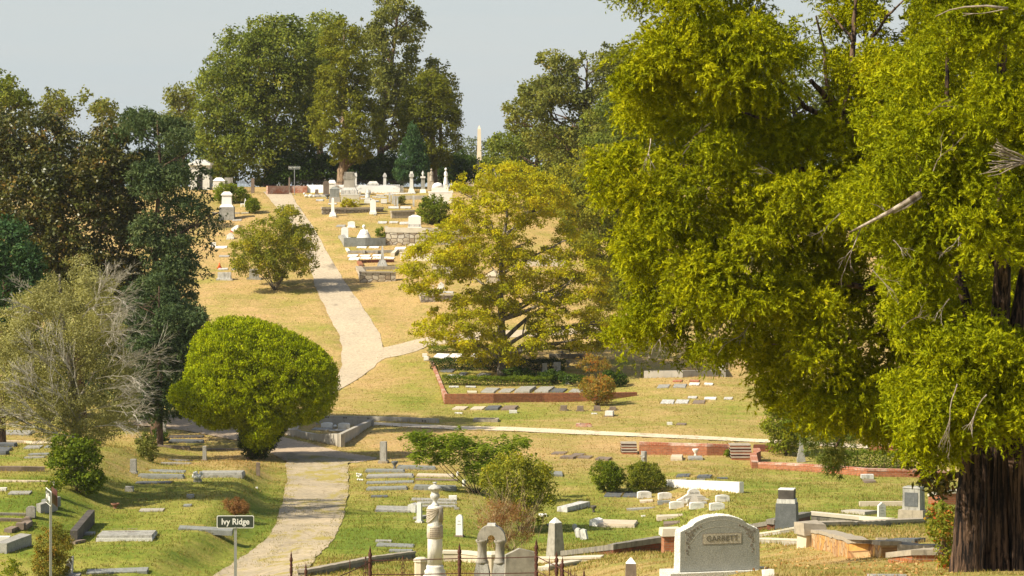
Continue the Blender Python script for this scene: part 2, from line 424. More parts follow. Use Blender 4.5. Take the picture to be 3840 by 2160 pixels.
def edist(P, x, y):
    d = np.full(x.shape, 1e9); n = len(P)
    for i in range(n):
        x1, y1 = P[i]; x2, y2 = P[(i + 1) % n]
        dx, dy = x2 - x1, y2 - y1
        t = np.clip(((x - x1) * dx + (y - y1) * dy) / (dx * dx + dy * dy + 1e-9), 0, 1)
        d = np.minimum(d, np.hypot(x - x1 - t * dx, y - y1 - t * dy))
    return d

def parea(P):
    return abs(sum(P[i][0] * P[(i + 1) % len(P)][1] - P[(i + 1) % len(P)][0] * P[i][1] for i in range(len(P)))) / 2

def unit(a):
    return a / (np.linalg.norm(a, axis=1, keepdims=True) + 1e-9)

def leaf_object(name, pos, nrm, L, W, tone, mat, parent=None, axis=None, origin=None):
    """every row one diamond-shaped leaf: all leaves of one crown are one mesh"""
    n = len(pos)
    if origin is not None: pos = pos - np.array(origin)[None]
    if axis is None: axis = RNG.normal(size=(n, 3))
    t1 = axis - (axis * nrm).sum(1, keepdims=True) * nrm
    t1 = unit(t1); t2 = np.cross(nrm, t1)
    L = np.broadcast_to(L, (n,))[:, None]; W = np.broadcast_to(W, (n,))[:, None]
    v = np.empty((n, 4, 3), np.float32)
    v[:, 0] = pos - t1 * L * 0.5
    v[:, 1] = pos + t2 * W * 0.5 - t1 * L * 0.05
    v[:, 2] = pos + t1 * L * 0.5
    v[:, 3] = pos - t2 * W * 0.5 - t1 * L * 0.05
    me = bpy.data.meshes.new(name)
    me.vertices.add(n * 4); me.loops.add(n * 4); me.polygons.add(n)
    me.vertices.foreach_set('co', v.ravel())
    me.loops.foreach_set('vertex_index', np.arange(n * 4, dtype=np.int32))
    me.polygons.foreach_set('loop_start', np.arange(0, n * 4, 4, dtype=np.int32))
    me.polygons.foreach_set('loop_total', np.full(n, 4, np.int32))
    at_ = me.attributes.new('tone', 'FLOAT', 'FACE')
    at_.data.foreach_set('value', np.clip(tone, 0, 1).astype(np.float32))
    me.materials.append(mat)
    me.update(calc_edges=True)
    o = bpy.data.objects.new(name, me); C.objects.link(o)
    if parent is not None: o.parent = parent
    return o

def billows(poly, d, thick, rb, cov, holes=(), front=0.62):
    """clump centres filling a crown outline; returns centres (n,3) and radii"""
    P = [((x - CX) / F * d, -(y - HY) / F * d) for x, y in poly]
    H = [[((x - CX) / F * d, -(y - HY) / F * d) for x, y in h] for h in holes]
    A = parea(P); n = max(6, int(cov * A / (math.pi * rb * rb)))
    xs = [p[0] for p in P]; ys = [p[1] for p in P]
    cx, cz, cr = [], [], []
    X = RNG.uniform(min(xs), max(xs), n * 8); Z = RNG.uniform(min(ys), max(ys), n * 8)
    ok = inpoly(P, X, Z)
    for h in H: ok &= ~inpoly(h, X, Z)
    X = X[ok]; Z = Z[ok]
    e = edist(P, X, Z)
    for h in H: e = np.minimum(e, edist(h, X, Z))
    r = rb * RNG.uniform(0.55, 1.35, len(X))
    ok = e > r * 0.22
    X, Z, e, r = X[ok][:n], Z[ok][:n], e[ok][:n], r[ok][:n]
    r = np.minimum(r, e + 0.25 * rb)
    em = np.percentile(e, 92) + 1e-6
    T = thick * np.sqrt(np.clip(e / em, 0.02, 1) * (2 - np.clip(e / em, 0, 1)))
    sg = np.where(RNG.random(len(X)) < front, -1, 1)
    Y = d + sg * T * np.sqrt(RNG.random(len(X)))
    return np.stack([X * Y / d, Y, Z * Y / d], 1), r

def leaves_on(cen, rad, n_total, sub=14, flat=0.8, spread=0.20, up=0.35, jit=0.7, low=-0.6):
    """leaf positions and normals on the sub-clumps of every billow"""
    k = len(cen)
    w = rad ** 2; w = w / w.sum()
    # sub-clumps
    si = np.minimum(np.searchsorted(np.cumsum(w), RNG.random(k * sub)), k - 1)
    dv = unit(RNG.normal(size=(len(si), 3)) + np.array([0, 0, 0.25]))
    rr = rad[si] * RNG.uniform(0.55, 1.05, len(si))
    sc = cen[si] + dv * rr[:, None] * np.array([1, 1, flat])
    srad = rad[si] * spread * RNG.uniform(0.7, 1.4, len(si))
    li = RNG.integers(0, len(si), n_total)
    pos = sc[li] + RNG.normal(size=(n_total, 3)) * srad[li][:, None] * np.array([1, 1, 0.8])
    nr = unit(dv[li] + RNG.normal(size=(n_total, 3)) * jit + np.array([0, 0, up]))
    st = RNG.random(len(si)); bt = RNG.random(k)
    tone = 0.35 * bt[si][li] + 0.35 * st[li] + 0.30 * RNG.random(n_total)
    return pos, nr, tone, dv[li]

def limb(mb, a, b, r0, r1, sag=0.15, n=6, sides=6):
    a = Vector(a); b = Vector(b); L = (b - a).length
    pts = []; rad = []
    o = Vector((random.uniform(-1, 1), random.uniform(-1, 1), random.uniform(-.4, 1))) * L * sag
    for i in range(n + 1):
        t = i / n
        p = a.lerp(b, t) + o * math.sin(math.pi * t) + Vector((random.uniform(-1, 1), random.uniform(-1, 1), random.uniform(-1, 1))) * L * 0.012
        if i == 0: p = a
        pts.append(p); rad.append(r0 + (r1 - r0) * t)
    mb.tube(pts, rad, sides)
    return pts

CROWNS = []
def sprays(name, poly, d, thick, rb, cov, holes, mat, parent, origin, lai, front=0.6, toneadd=0.0, ln=0.085, wd=0.024):
    mc, mr = billows(poly, d, thick, rb * 2.2, cov * 0.74, holes, front)
    nb = 16
    mi = np.repeat(np.arange(len(mc)), nb)
    dm = unit(RNG.normal(size=(len(mi), 3)) + np.array([-0.2, -0.45, 0.55]))
    c1 = mc[mi] + dm * (mr[mi] * RNG.uniform(0.55, 0.95, len(mi)))[:, None] * np.array([1, 1, 0.62])
    r1 = mr[mi] * RNG.uniform(0.26, 0.46, len(mi))
    c2, r2 = billows(poly, d + thick * 0.55, thick * 0.35, rb, 3.2, holes, 0.5)
    cen = np.concatenate([c1, c2]); rad = np.concatenate([r1, r2])
    k = len(cen)
    A = parea([((x - CX) / F * d, (y - HY) / F * d) for x, y in poly])
    # each billow carries branchlets that point outwards, each branchlet carries fine sprays
    per = 20
    bi = np.repeat(np.arange(k), per)
    dv = unit(RNG.normal(size=(len(bi), 3)) + np.array([0, 0, 0.30]))
    ax = unit(dv + np.array([0, 0, -0.25]) + RNG.normal(size=dv.shape) * 0.25)
    st = cen[bi] + dv * (rad[bi] * RNG.uniform(0.35, 0.8, len(bi)))[:, None] * np.array([1, 1, 0.7])
    ln_b = rad[bi] * RNG.uniform(0.45, 0.9, len(bi))
    n = int(lai * A / (ln * wd * 0.5))
    wts = (rad[bi] ** 2) * np.where(bi < len(c1), 1.0, 0.55); cw = np.cumsum(wts); li = np.minimum(np.searchsorted(cw, RNG.random(n) * cw[-1]), len(bi) - 1)
    t = RNG.random(n) ** 0.8
    droop = np.stack([np.zeros(n), np.zeros(n), -(t ** 2) * ln_b[li] * 0.28], 1)
    side = unit(np.cross(ax[li], RNG.normal(size=(n, 3))))
    wdt = ln_b[li] * 0.28 * (1.05 - t)
    pos = st[li] + ax[li] * (t * ln_b[li])[:, None] + side * (wdt * RNG.random(n))[:, None] + droop
    axis = unit(ax[li] * 0.9 + side * 0.75 + RNG.normal(size=(n, 3)) * 0.25)
    nr = unit(np.cross(axis, RNG.normal(size=(n, 3))) + dv[li] * 0.5)
    bt = 0.5 * RNG.random(k); bt[:len(c1)] += 0.5 * RNG.random(len(mc))[mi]; sb = RNG.random(len(bi))  # inner fill clumps get a lower tone, shade put into their colour
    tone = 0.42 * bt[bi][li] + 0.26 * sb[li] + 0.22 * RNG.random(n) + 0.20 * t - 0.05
    L = ln * RNG.uniform(0.6, 1.4, n); W = wd * RNG.uniform(0.7, 1.3, n)
    CROWNS.append((name + str(mat), n))
    return leaf_object(name, pos, nr, L, W, tone + toneadd, LM[mat], parent, axis, origin), cen

LAIK = 2.3
def tree(name, label, cat, poly, base, d=None, thick=3.0, rb=0.9, cov=3.0, leaf=(0.22, 0.13), lai=4.0, mat='oak', trunk=0.3,
         bark='bark', limbs=9, holes=(), group=None, flat=0.8, spread=0.26, up=0.35, jit=0.7, sub=14, dirmode=None, tonepow=1.0,
         trunkpath=None, front=0.62, toneadd=0.0, limbr=0.3, lift_to=0.75, stems=0, extra=None, spray=False):
    """base: photo pixel where the stem meets the ground"""
    b = at(*base) if d is None else Vector((lift(base[0], HY, d).x, d, float(ground(lift(base[0], HY, d).x, d))))
    if d is None: d = b.y
    root = empty(name, b)
    tag(root, label, cat, group)
    cen, rad = billows(poly, d, thick, rb, cov * 1.7, holes, front)
    if spray:
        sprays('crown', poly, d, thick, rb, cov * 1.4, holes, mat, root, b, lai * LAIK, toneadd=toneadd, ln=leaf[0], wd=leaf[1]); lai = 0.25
    A = parea([((x - CX) / F * d, (y - HY) / F * d) for x, y in poly])
    leaf = (leaf[0] * 1.12, leaf[1] * 1.25)
    n = int(lai * LAIK * A / (leaf[0] * leaf[1] * 0.5))
    pos, nr, tone, dv = leaves_on(cen, rad, n, sub, flat, spread, up, jit)
    # keep the leaves clear of the ground
    g = ground(pos[:, 0], pos[:, 1]); ok = pos[:, 2] > g + 0.03
    pos, nr, tone, dv = pos[ok], nr[ok], tone[ok], dv[ok]
    if holes and dirmode == 'cedar_hole':
        pass
    axis = None
    if dirmode == 'spray':      # narrow sprays pointing out and slightly down
        axis = unit(dv * 0.9 + RNG.normal(size=dv.shape) * 0.55 + np.array([0, 0, -0.15]))
        nr = unit(np.cross(axis, RNG.normal(size=dv.shape)) + nr * 0.6)
    elif dirmode == 'up':
        axis = unit(dv * 0.4 + RNG.normal(size=dv.shape) * 0.3 + np.array([0, 0, 1.1]))
        nr = unit(np.cross(axis, RNG.normal(size=dv.shape)) + dv * 1.2)
    elif dirmode == 'droop':
        axis = unit(dv * 0.8 * np.array([1, 1, .3]) + RNG.normal(size=dv.shape) * 0.25 + np.array([0, 0, -0.35]))
        nr = unit(np.cross(axis, RNG.normal(size=dv.shape)) * .6 + np.array([0, 0, 0.8]))
    L = leaf[0] * RNG.uniform(0.6, 1.3, len(pos)); W = leaf[1] * RNG.uniform(0.7, 1.2, len(pos))
    crown_name = 'crown' if trunk > 0.12 else 'foliage'
    if not spray: leaf_object(crown_name, pos, nr, L, W, tone ** tonepow * 1.0 + toneadd, LM[mat], root, axis, b)
    CROWNS.append((label, len(pos)))
    # trunk and limbs
    mb = MB()
    bl = Vector((0, 0, 0)); cl = [Vector(c) - b for c in cen]
    ctr = sum(cl, Vector((0, 0, 0))) / len(cl)
    top = max(c.z for c in cl)
    if stems:
        for i in range(stems):
            tg = random.choice(cl)
            a = Vector((random.uniform(-1, 1) * trunk * 0.6, random.uniform(-1, 1) * trunk * 0.6, -0.1))
            limb(mb, a, tg, trunk * random.uniform(.5, .9), trunk * 0.15, 0.08)
    else:
        if trunkpath:
            tp = [Vector((0, 0, -0.3))] + [lift(x, y, d) - b for x, y in trunkpath]
        else:
            tp = [Vector((0, 0, -0.3)), Vector((ctr.x * 0.1, 0, top * 0.3)), Vector((ctr.x * 0.5, ctr.y * .5, top * 0.55)), Vector((ctr.x, ctr.y, top * lift_to)), Vector((ctr.x * 1.1, ctr.y, top * 0.93))]
        # dense resample
        pts = []
        for i in range(len(tp) - 1):
            for k in range(5):
                p = tp[i].lerp(tp[i + 1], k / 5); pts.append(p + Vector((random.uniform(-1, 1), random.uniform(-1, 1), 0)) * trunk * (0.06 if i else 0.02))
        pts.append(tp[-1])
        m = len(pts)
        rads = [trunk * (1.25 - 0.25 * min(1, i / 3)) * (1 - 0.88 * (i / (m - 1)) ** 0.9) + 0.01 for i in range(m)]
        mb.tube(pts, rads, 10)
        big = sorted(range(len(cl)), key=lambda i: -rad[i])
        random.shuffle(big)
        for i in big[:limbs]:
            tgt = cl[i]
            zt = max(pts[3].z, min(tgt.z - (tgt - Vector((pts[m // 2].x, pts[m // 2].y, tgt.z))).length * 0.45, top * 0.85))
            j = min(range(m), key=lambda q: abs(pts[q].z - zt))
            q = limb(mb, pts[j], tgt, rads[j] * limbr * 1.6, 0.03, 0.1)
            for _ in range(3):
                c2 = cl[random.randrange(len(cl))]
                dd = sorted(range(len(cl)), key=lambda t: (cl[t] - q[4]).length)[random.randrange(1, min(8, len(cl)))]
                limb(mb, q[random.choice((3, 4))], cl[dd], rads[j] * limbr * 0.6, 0.015, 0.12, 5, 5)
    if extra: extra(mb, b, d)
    mb.build('trunk' if not stems else 'stem', M[bark], root, smooth=True)
    return root, b, d, cl

def twigfan(mb, a, tip, r0, levels=3, n=4, spread=0.55, sides=3):
    """bare branch that forks into a fan of twigs"""
    a = Vector(a); tip = Vector(tip)
    pts = limb(mb, a, tip, r0, r0 * 0.45, 0.08, 5, sides)
    if levels <= 0: return
    dirn = (tip - a); L = dirn.length; dirn.normalize()
    for i in range(n):
        s = pts[random.randint(2, 5)]
        dv = (dirn + Vector((random.uniform(-1, 1), random.uniform(-1, 1), random.uniform(-1, 1))) * spread).normalized()
        twigfan(mb, s, s + dv * L * random.uniform(0.4, 0.62), r0 * 0.6, levels - 1, n, spread, sides)
def P_(*a):
    return [(a[i], a[i + 1]) for i in range(0, len(a), 2)]

# ---- the grove on the crest of the hill
T = tree
HILL = 'tall trees in the grove on the hill crest'
T('oak_tree', 'widest rounded dark green oak on the hill crest, leftmost of the big grove', 'tree',
  P_(705,470,722,350,745,270,790,190,840,115,920,80,1000,62,1090,58,1170,85,1225,170,1225,300,1200,420,1195,560,1150,650,1080,692,960,694,880,680,830,690,760,688,730,640,700,560),
  (1012, 690), d=274, thick=6, rb=0.85, cov=4.6, leaf=(0.24, 0.15), lai=4.5, mat='oak', trunk=0.5, limbs=14, group=HILL)
T('broadleaf_tree', 'green treetop rising between the wide oak and the olive cedar', 'tree',
  P_(1120,200,1140,100,1180,52,1235,44,1290,60,1310,110,1260,250,1240,420,1180,560,1110,420), (1200, 690), d=292, thick=4, rb=0.9, cov=4, leaf=(0.26, 0.15), lai=3.5, mat='oak', trunk=0.35, group=HILL)
T('small_tree', 'small olive-brown tree at the far left of the hill grove', 'tree',
  P_(596,420,630,330,680,300,725,310,735,400,730,520,640,560,600,520), (690, 690), d=290, thick=2.5, rb=0.7, cov=3.5, leaf=(0.24, 0.14), lai=3, mat='oak_dull', trunk=0.2, group=HILL)
T('cedar_tree', 'olive cedar with a bare tan trunk behind the grey stepped monument', 'tree',
  P_(1190,170,1235,85,1315,72,1365,120,1385,230,1395,380,1445,430,1448,520,1400,590,1330,620,1290,600,1240,620,1230,560,1170,540,1160,430,1195,300),
  (1282, 706), d=266, thick=3.6, rb=0.62, cov=4.2, leaf=(0.26, 0.10), lai=4.2, mat='cedar_olive', trunk=0.52, bark='bark_lit', limbs=9, group=HILL, flat=0.6,
  trunkpath=P_(1284,640,1300,560,1290,420,1292,250,1290,120))
T('tall_oak_tree', 'tallest open-crowned tree of the hill grove reaching the top of the sky', 'tree',
  P_(1352,70,1385,30,1420,-30,1500,-40,1560,20,1612,100,1590,150,1575,230,1556,300,1560,400,1575,500,1520,570,1440,560,1400,450,1375,250,1355,150),
  (1425, 690), d=282, thick=4, rb=0.62, cov=2.7, leaf=(0.24, 0.15), lai=3.4, mat='oak_dull', trunk=0.42, limbs=22, group=HILL, limbr=0.4,
  trunkpath=P_(1427,600,1430,450,1462,300,1480,150,1490,40))
T('small_tree', 'thin dull-green tree peeping out behind the egg-shaped cedar', 'tree',
  P_(1560,260,1600,215,1660,210,1692,250,1715,300,1730,360,1722,420,1640,430,1570,330), (1655, 690), d=286, thick=2, rb=0.6, cov=2.8, leaf=(0.24, 0.14), lai=2.4, mat='oak_dull', trunk=0.25, limbs=12, group=HILL)
T('cedar_tree', 'egg-shaped green cedar with a pinkish trunk right of the grove', 'tree',
  P_(1492,440,1515,350,1560,285,1600,262,1650,275,1690,320,1722,400,1737,480,1730,560,1690,620,1610,640,1540,610,1495,520),
  (1627, 706), d=268, thick=3.2, rb=0.5, cov=5.5, leaf=(0.22, 0.09), lai=4.6, mat='cedar_olive', trunk=0.33, bark='bark_lit', limbs=4, group=HILL, tonepow=1.4)
T('cypress_tree', 'small pointed blue-green evergreen in front of the egg-shaped cedar', 'tree',
  P_(1544,446,1575,500,1600,560,1614,630,1600,690,1500,690,1474,650,1490,590,1520,510), (1545, 694), d=262, thick=1.4, rb=0.3, cov=6, leaf=(0.16, 0.06), lai=5, mat='cedar_dark', trunk=0.14, limbs=2, group=HILL, dirmode='up', toneadd=0.1)
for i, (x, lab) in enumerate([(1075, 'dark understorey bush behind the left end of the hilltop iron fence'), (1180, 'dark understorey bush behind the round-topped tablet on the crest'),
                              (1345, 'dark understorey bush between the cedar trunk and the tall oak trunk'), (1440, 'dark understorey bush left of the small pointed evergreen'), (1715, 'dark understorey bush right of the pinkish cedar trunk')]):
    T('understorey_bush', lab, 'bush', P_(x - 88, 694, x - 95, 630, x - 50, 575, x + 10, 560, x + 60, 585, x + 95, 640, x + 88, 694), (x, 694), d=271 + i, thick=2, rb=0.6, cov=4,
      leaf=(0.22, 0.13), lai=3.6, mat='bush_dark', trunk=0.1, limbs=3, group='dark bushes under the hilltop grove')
# far wood in the haze
def far_wood(name, label, polys, d, mat='far', kind='stuff'):
    allp = []
    for p in polys:
        cen, rad = billows(p, d, 25, d * 0.0028, 4.0)
        A = parea([((x - CX) / F * d, (y - HY) / F * d) for x, y in p])
        L = d * 0.0008
        allp.append(leaves_on(cen, rad, int(3.2 * A / (L * L * 0.3)), 12))
    pos = np.concatenate([a[0] for a in allp]); nr = np.concatenate([a[1] for a in allp]); tn = np.concatenate([a[2] for a in allp])
    o = leaf_object(name, pos, nr, L, L * 0.6, tn, LM[mat])
    return tag(o, label, 'woodland', None, kind)
far_wood('distant_woodland', 'hazy grey-green woods on the horizon beside the obelisk', [
    P_(1380,690,1395,540,1440,525,1500,520,1520,690), P_(1640,690,1712,560,1735,500,1775,492,1800,520,1840,530,1870,490,1905,480,1930,690),
    P_(380,690,400,600,520,560,700,580,760,690), P_(1930,690,1930,500,2100,480,2400,470,3000,460,3900,480,3900,690), P_(-200,690,-200,520,100,500,380,560,400,690)], 620)
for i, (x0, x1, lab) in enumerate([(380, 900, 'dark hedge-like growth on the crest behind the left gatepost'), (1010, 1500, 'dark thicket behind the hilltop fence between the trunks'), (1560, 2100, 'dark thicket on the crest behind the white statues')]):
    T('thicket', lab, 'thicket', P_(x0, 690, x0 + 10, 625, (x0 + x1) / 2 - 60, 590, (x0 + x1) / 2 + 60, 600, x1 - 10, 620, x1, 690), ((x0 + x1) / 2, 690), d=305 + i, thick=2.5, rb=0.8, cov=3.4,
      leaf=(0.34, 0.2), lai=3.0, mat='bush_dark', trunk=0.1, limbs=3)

# ---- upper right, behind the yellow tree
T('oak_tree', 'brown-green oak with open upper boughs left of the big near cedar', 'tree',
  P_(2000,232,2012,200,2085,186,2150,215,2175,205,2215,180,2300,165,2400,180,2440,400,2430,700,2200,700,2050,640,1950,520,1890,470,1885,395,1950,370,1960,310,2050,285,2060,262,2030,240),
  (2170, 860), d=236, thick=4.5, rb=0.62, cov=3.1, leaf=(0.20, 0.13), lai=3.9, mat='oak_dull', trunk=0.35, limbs=24, limbr=0.4, holes=[P_(2070,420,2140,400,2150,440,2080,460), P_(2165,240,2200,235,2205,330,2175,340)])
T('oak_tree', 'rounded olive oak right of the distant obelisk, behind the yellow tree', 'tree',
  P_(1812,640,1815,560,1850,505,1900,480,1980,470,2060,490,2150,470,2230,540,2240,700,2100,760,1950,740,1850,720), (2000, 800), d=246, thick=3.5, rb=0.6, cov=4, leaf=(0.20, 0.13), lai=3.5, mat='oak', trunk=0.3, limbs=10)
T('broadleaf_tree', 'deep green tree standing between the yellow tree and the near cedar', 'tree',
  P_(2060,640,2150,560,2300,540,2480,560,2520,1200,2430,1330,2300,1310,2235,1180,2220,1000,2140,930,2070,780), (2300, 1220), d=216, thick=3.5, rb=0.55, cov=4, leaf=(0.16, 0.10), lai=4.4, mat='crape', trunk=0.25, limbs=10)
T('bush', 'round dark green bush beside the stone retaining wall on the upper hill', 'bush',
  P_(1562,840,1560,790,1590,735,1640,722,1690,750,1705,840), (1630, 836), thick=1.1, rb=0.35, cov=4, leaf=(0.13, 0.08), lai=4, mat='bush', trunk=0.08, limbs=2)
T('broadleaf_tree', 'wide layered tree with yellow-green leaves rising from the brick-walled plot', 'tree',
  P_(1690,700,1740,640,1820,600,1900,590,1960,600,2040,640,2110,680,2170,760,2160,850,2230,900,2290,1000,2290,1100,2330,1180,2320,1290,2230,1330,2080,1310,2000,1350,1940,1400,1860,1350,1790,1390,1730,1370,1690,1310,1600,1310,1540,1262,1528,1225,1600,1180,1640,1130,1560,1110,1490,1095,1478,1050,1510,960,1560,880,1650,830,1700,800),
  (1884, 1404), thick=4.2, rb=0.48, cov=3.0, leaf=(0.135, 0.07), lai=3.0, mat='yellow', trunk=0.30, bark='bark_grey', limbs=26, limbr=0.36, flat=0.42, spread=0.22, up=0.7,
  holes=[P_(1820,1010,1860,1000,1870,1050,1830,1050), P_(1690,1070,1760,1060,1740,1090,1700,1092), P_(2010,860,2090,850,2060,920,2010,910), P_(1900,1190,1980,1180,1970,1240,1900,1230)],
  trunkpath=P_(1884,1300,1880,1200,1876,1080,1880,960,1900,820,1905,700))
T('crape_myrtle', 'green multi-stemmed shrub tree beside the hill road', 'shrub',
  P_(858,1010,865,930,880,870,930,835,1005,815,1050,772,1100,768,1130,815,1180,850,1200,920,1216,985,1170,1020,1130,1050,1080,1035,1040,1060,980,1030,900,1040), (1030, 1088), thick=2.0, rb=0.42, cov=3.4, leaf=(0.12, 0.07), lai=3.2,
  mat='crape', trunk=0.055, stems=16, bark='bark_grey')
T('bush', 'pair-like mound of clipped green bushes behind the chair on the hill', 'bush', P_(800,750,805,700,835,677,875,690,905,700,938,730,935,757), (872, 757), thick=1.2, rb=0.3, cov=4, leaf=(0.12, 0.08), lai=4, mat='bush', trunk=0.05, stems=4)
T('bush', 'small ball-shaped clipped bush at the top left edge of the hill road', 'bush', P_(922,790,920,760,935,743,958,742,976,758,980,780,965,797,940,799), (950, 799), thick=0.6, rb=0.16, cov=6, leaf=(0.08, 0.05), lai=5, mat='bush', trunk=0.05, stems=3)
T('bush', 'yellow-green shrub growing inside the low stone plot near the white tablet', 'bush', P_(1275,778,1280,745,1300,735,1320,750,1345,745,1352,778), (1312, 780), thick=0.6, rb=0.2, cov=3, leaf=(0.1, 0.06), lai=2.6, mat='yellow', trunk=0.02, stems=5)
T('bush', 'small round olive shrub between the thin stone posts on the hill', 'bush', P_(1488,765,1490,738,1505,728,1522,740,1522,765), (1505, 767), thick=0.4, rb=0.16, cov=4, leaf=(0.08, 0.05), lai=3, mat='oak_dull', trunk=0.02, stems=4)
T('bush', 'leafy green bush at the left end of the rubble retaining wall', 'bush', P_(1405,885,1410,860,1430,850,1445,862,1446,890), (1425, 890), thick=0.4, rb=0.16, cov=4, leaf=(0.1, 0.06), lai=3, mat='bush', trunk=0.02, stems=4)

# ---- left side
T('magnolia_tree', 'broad dark magnolia with bronze-backed leaves on the left edge', 'tree',
  P_(-80,440,20,395,60,430,120,420,160,400,230,450,300,470,360,450,400,425,450,450,480,520,520,620,545,760,530,900,540,1060,500,1240,400,1280,300,1200,200,1180,60,1240,-80,1300),
  (300, 1560), d=168, thick=4.0, rb=0.55, cov=4.2, leaf=(0.20, 0.10), lai=5.0, mat='magnolia', trunk=0.35, limbs=10, up=0.2, toneadd=0.02)
T('cedar_tree', 'blue-green cedar with ragged drooping boughs left of the hill plots', 'tree',
  P_(440,440,480,410,495,345,512,410,535,400,562,325,572,400,598,420,640,372,672,430,712,480,730,540,770,580,792,640,775,700,800,770,862,805,868,850,830,880,790,900,810,950,760,970,740,1000,800,1010,822,1035,770,1060,735,1080,740,1130,790,1190,775,1260,740,1320,700,1400,640,1480,560,1470,520,1400,545,1250,480,1100,510,900,500,700,450,560),
  (585, 1560), d=166, thick=3.2, rb=0.50, cov=4.0, spray=True, leaf=(0.20, 0.065), lai=4.4, mat='cedar_blue', trunk=0.26, bark='bark', limbs=26, flat=0.55, dirmode='spray', sub=16, spread=0.24,
  holes=[P_(700,620,725,610,730,660,705,665)], trunkpath=P_(588,1350,580,1100,590,800,600,600,590,450))
T('cedar_tree', 'dark green cedar cut off by the left edge above the fading tree', 'tree',
  P_(-80,850,40,800,120,880,170,960,180,1060,120,1130,60,1220,-80,1300), (0, 1600), d=150, thick=2.5, rb=0.5, cov=4, leaf=(0.2, 0.085), lai=4, mat='cedar_dark', trunk=0.25, limbs=5, toneadd=0.15)
T('cedar_tree', 'dark evergreen mass behind the blue-green cedar and the fading tree', 'tree',
  P_(-80,1100,100,1050,380,1000,560,980,640,1200,690,1400,640,1540,560,1570,440,1570,300,1500,100,1520,-80,1540), (520, 1590), d=176, thick=2.0, rb=0.55, cov=4, leaf=(0.2, 0.09), lai=3.6, mat='cedar_dark', trunk=0.2, limbs=5)
for args in [('dark green tree at the far left skyline', P_(-60,250,5,262,45,280,60,330,100,340,125,400,130,470,-60,480), (20, 700), 'oak', 3.5, 4, 0.3),
             ('thin brownish tree on the left skyline above the magnolia', P_(120,370,180,330,210,325,250,345,290,325,325,330,345,360,300,400,290,470,180,480,130,430), (230, 700), 'oak_dull', 2.0, 2.2, 0.2),
             ('low brownish treetop between the thin tree and the cedar spires', P_(320,420,350,385,390,368,430,368,452,400,450,450,350,470), (390, 700), 'oak_dull', 2.6, 2.5, 0.2)]:
    T('skyline_tree', args[0], 'tree', args[1], args[2], d=238, thick=2.5, rb=0.55, cov=args[5], leaf=(0.22, 0.13), lai=args[4], mat=args[3], trunk=args[6], limbs=10, group='trees on the left skyline')
# fading tree with bleached bare branches
def dead_branches(mb, b, d):
    pass
r_, b_, d_, cl_ = T('fading_tree', 'half-dead tree with faded foliage and bleached bare branches at left', 'tree',
  P_(235,990,270,962,330,958,380,1000,425,1030,440,1120,470,1200,455,1300,520,1350,530,1440,520,1560,450,1640,330,1690,220,1690,120,1640,20,1625,-80,1560,-80,1200,30,1150,60,1100,130,1080,180,1030),
  (290, 1800), thick=3.2, rb=0.42, cov=3.6, leaf=(0.085, 0.035), lai=2.2, mat='faded', trunk=0.24, bark='bark_grey', limbs=14, limbr=0.25, spread=0.26)
mb = MB()
for (x0, y0, x1, y1, n) in [(360,1060,470,1000,4),(370,1090,480,1040,4),(350,1120,500,1110,5),(360,1180,510,1170,5),(380,1240,520,1240,5),(400,1330,545,1340,5),(400,1380,600,1330,5),(420,1500,610,1440,4),(400,1540,560,1560,4),(200,1500,60,1380,5),(180,1540,20,1420,5),(240,1380,120,1300,4),(200,1600,10,1540,5),(120,1100,60,1060,3),(160,1180,60,1130,4),(300,1200,480,1080,5),(330,1260,490,1140,5),(330,1300,500,1210,4),(340,1400,540,1290,5),(360,1420,550,1400,5),(330,1480,560,1430,4),(300,1550,540,1500,5),(420,1450,640,1370,4),
                            (280,1560,150,1380,5),(260,1600,80,1400,5),(240,1620,20,1480,5),(300,1500,200,1260,4),(350,1600,520,1600,4),(260,1450,60,1250,4),(320,1150,430,1010,4),(280,1640,40,1580,4), (380,1330,470,1240,4)]:
    x1 = x0 + (x1 - x0) * .62; y1 = y0 + (y1 - y0) * .62; twigfan(mb, lift(x0, y0, d_ - 2.4) - b_, lift(x1, y1, d_ - random.uniform(3.0, 3.9)) - b_, 0.026, 3, 5, 0.5)
mb.build('bare_branches', M['deadwood'], r_)
T('cedar_tree', 'dark conifer boughs reaching the ground between the fading tree and the clipped arborvitae', 'tree', P_(470,1080,560,1000,700,1120,780,1200,760,1320,720,1440,690,1560,600,1590,500,1580,450,1400), (600, 1590), d=160, thick=1.6, rb=0.45, cov=4.2, spray=True, leaf=(0.20, 0.065), lai=4, mat='cedar_blue', trunk=0.15, limbs=3, toneadd=-0.15)
T('ivy_clump', 'glossy green ivy bush around the foot of the fading tree', 'bush', P_(165,1740,195,1700,190,1660,230,1610,260,1640,300,1620,330,1655,360,1640,385,1700,370,1740,400,1790,370,1850,320,1850,270,1815,230,1820,210,1770), (290, 1842), thick=1.1, rb=0.24, cov=5, leaf=(0.10, 0.075), lai=4.5, mat='bush', trunk=0.03, stems=6, toneadd=-0.14)
T('shrub', 'small brown-green shrub between the fading tree and the slabs', 'bush', P_(508,1640,540,1615,580,1640,592,1690,580,1728,530,1722,510,1690), (555, 1728), thick=0.6, rb=0.2, cov=4, leaf=(0.08, 0.05), lai=3, mat='oak_dull', trunk=0.02, stems=5)
T('shrub', 'dark leafy tuft beside the tall square pillar on the left plateau', 'bush', P_(570,1640,572,1612,590,1605,625,1622,635,1650,600,1662), (600, 1662), thick=0.4, rb=0.15, cov=4, leaf=(0.08, 0.05), lai=3.4, mat='bush_dark', trunk=0.02, stems=3)
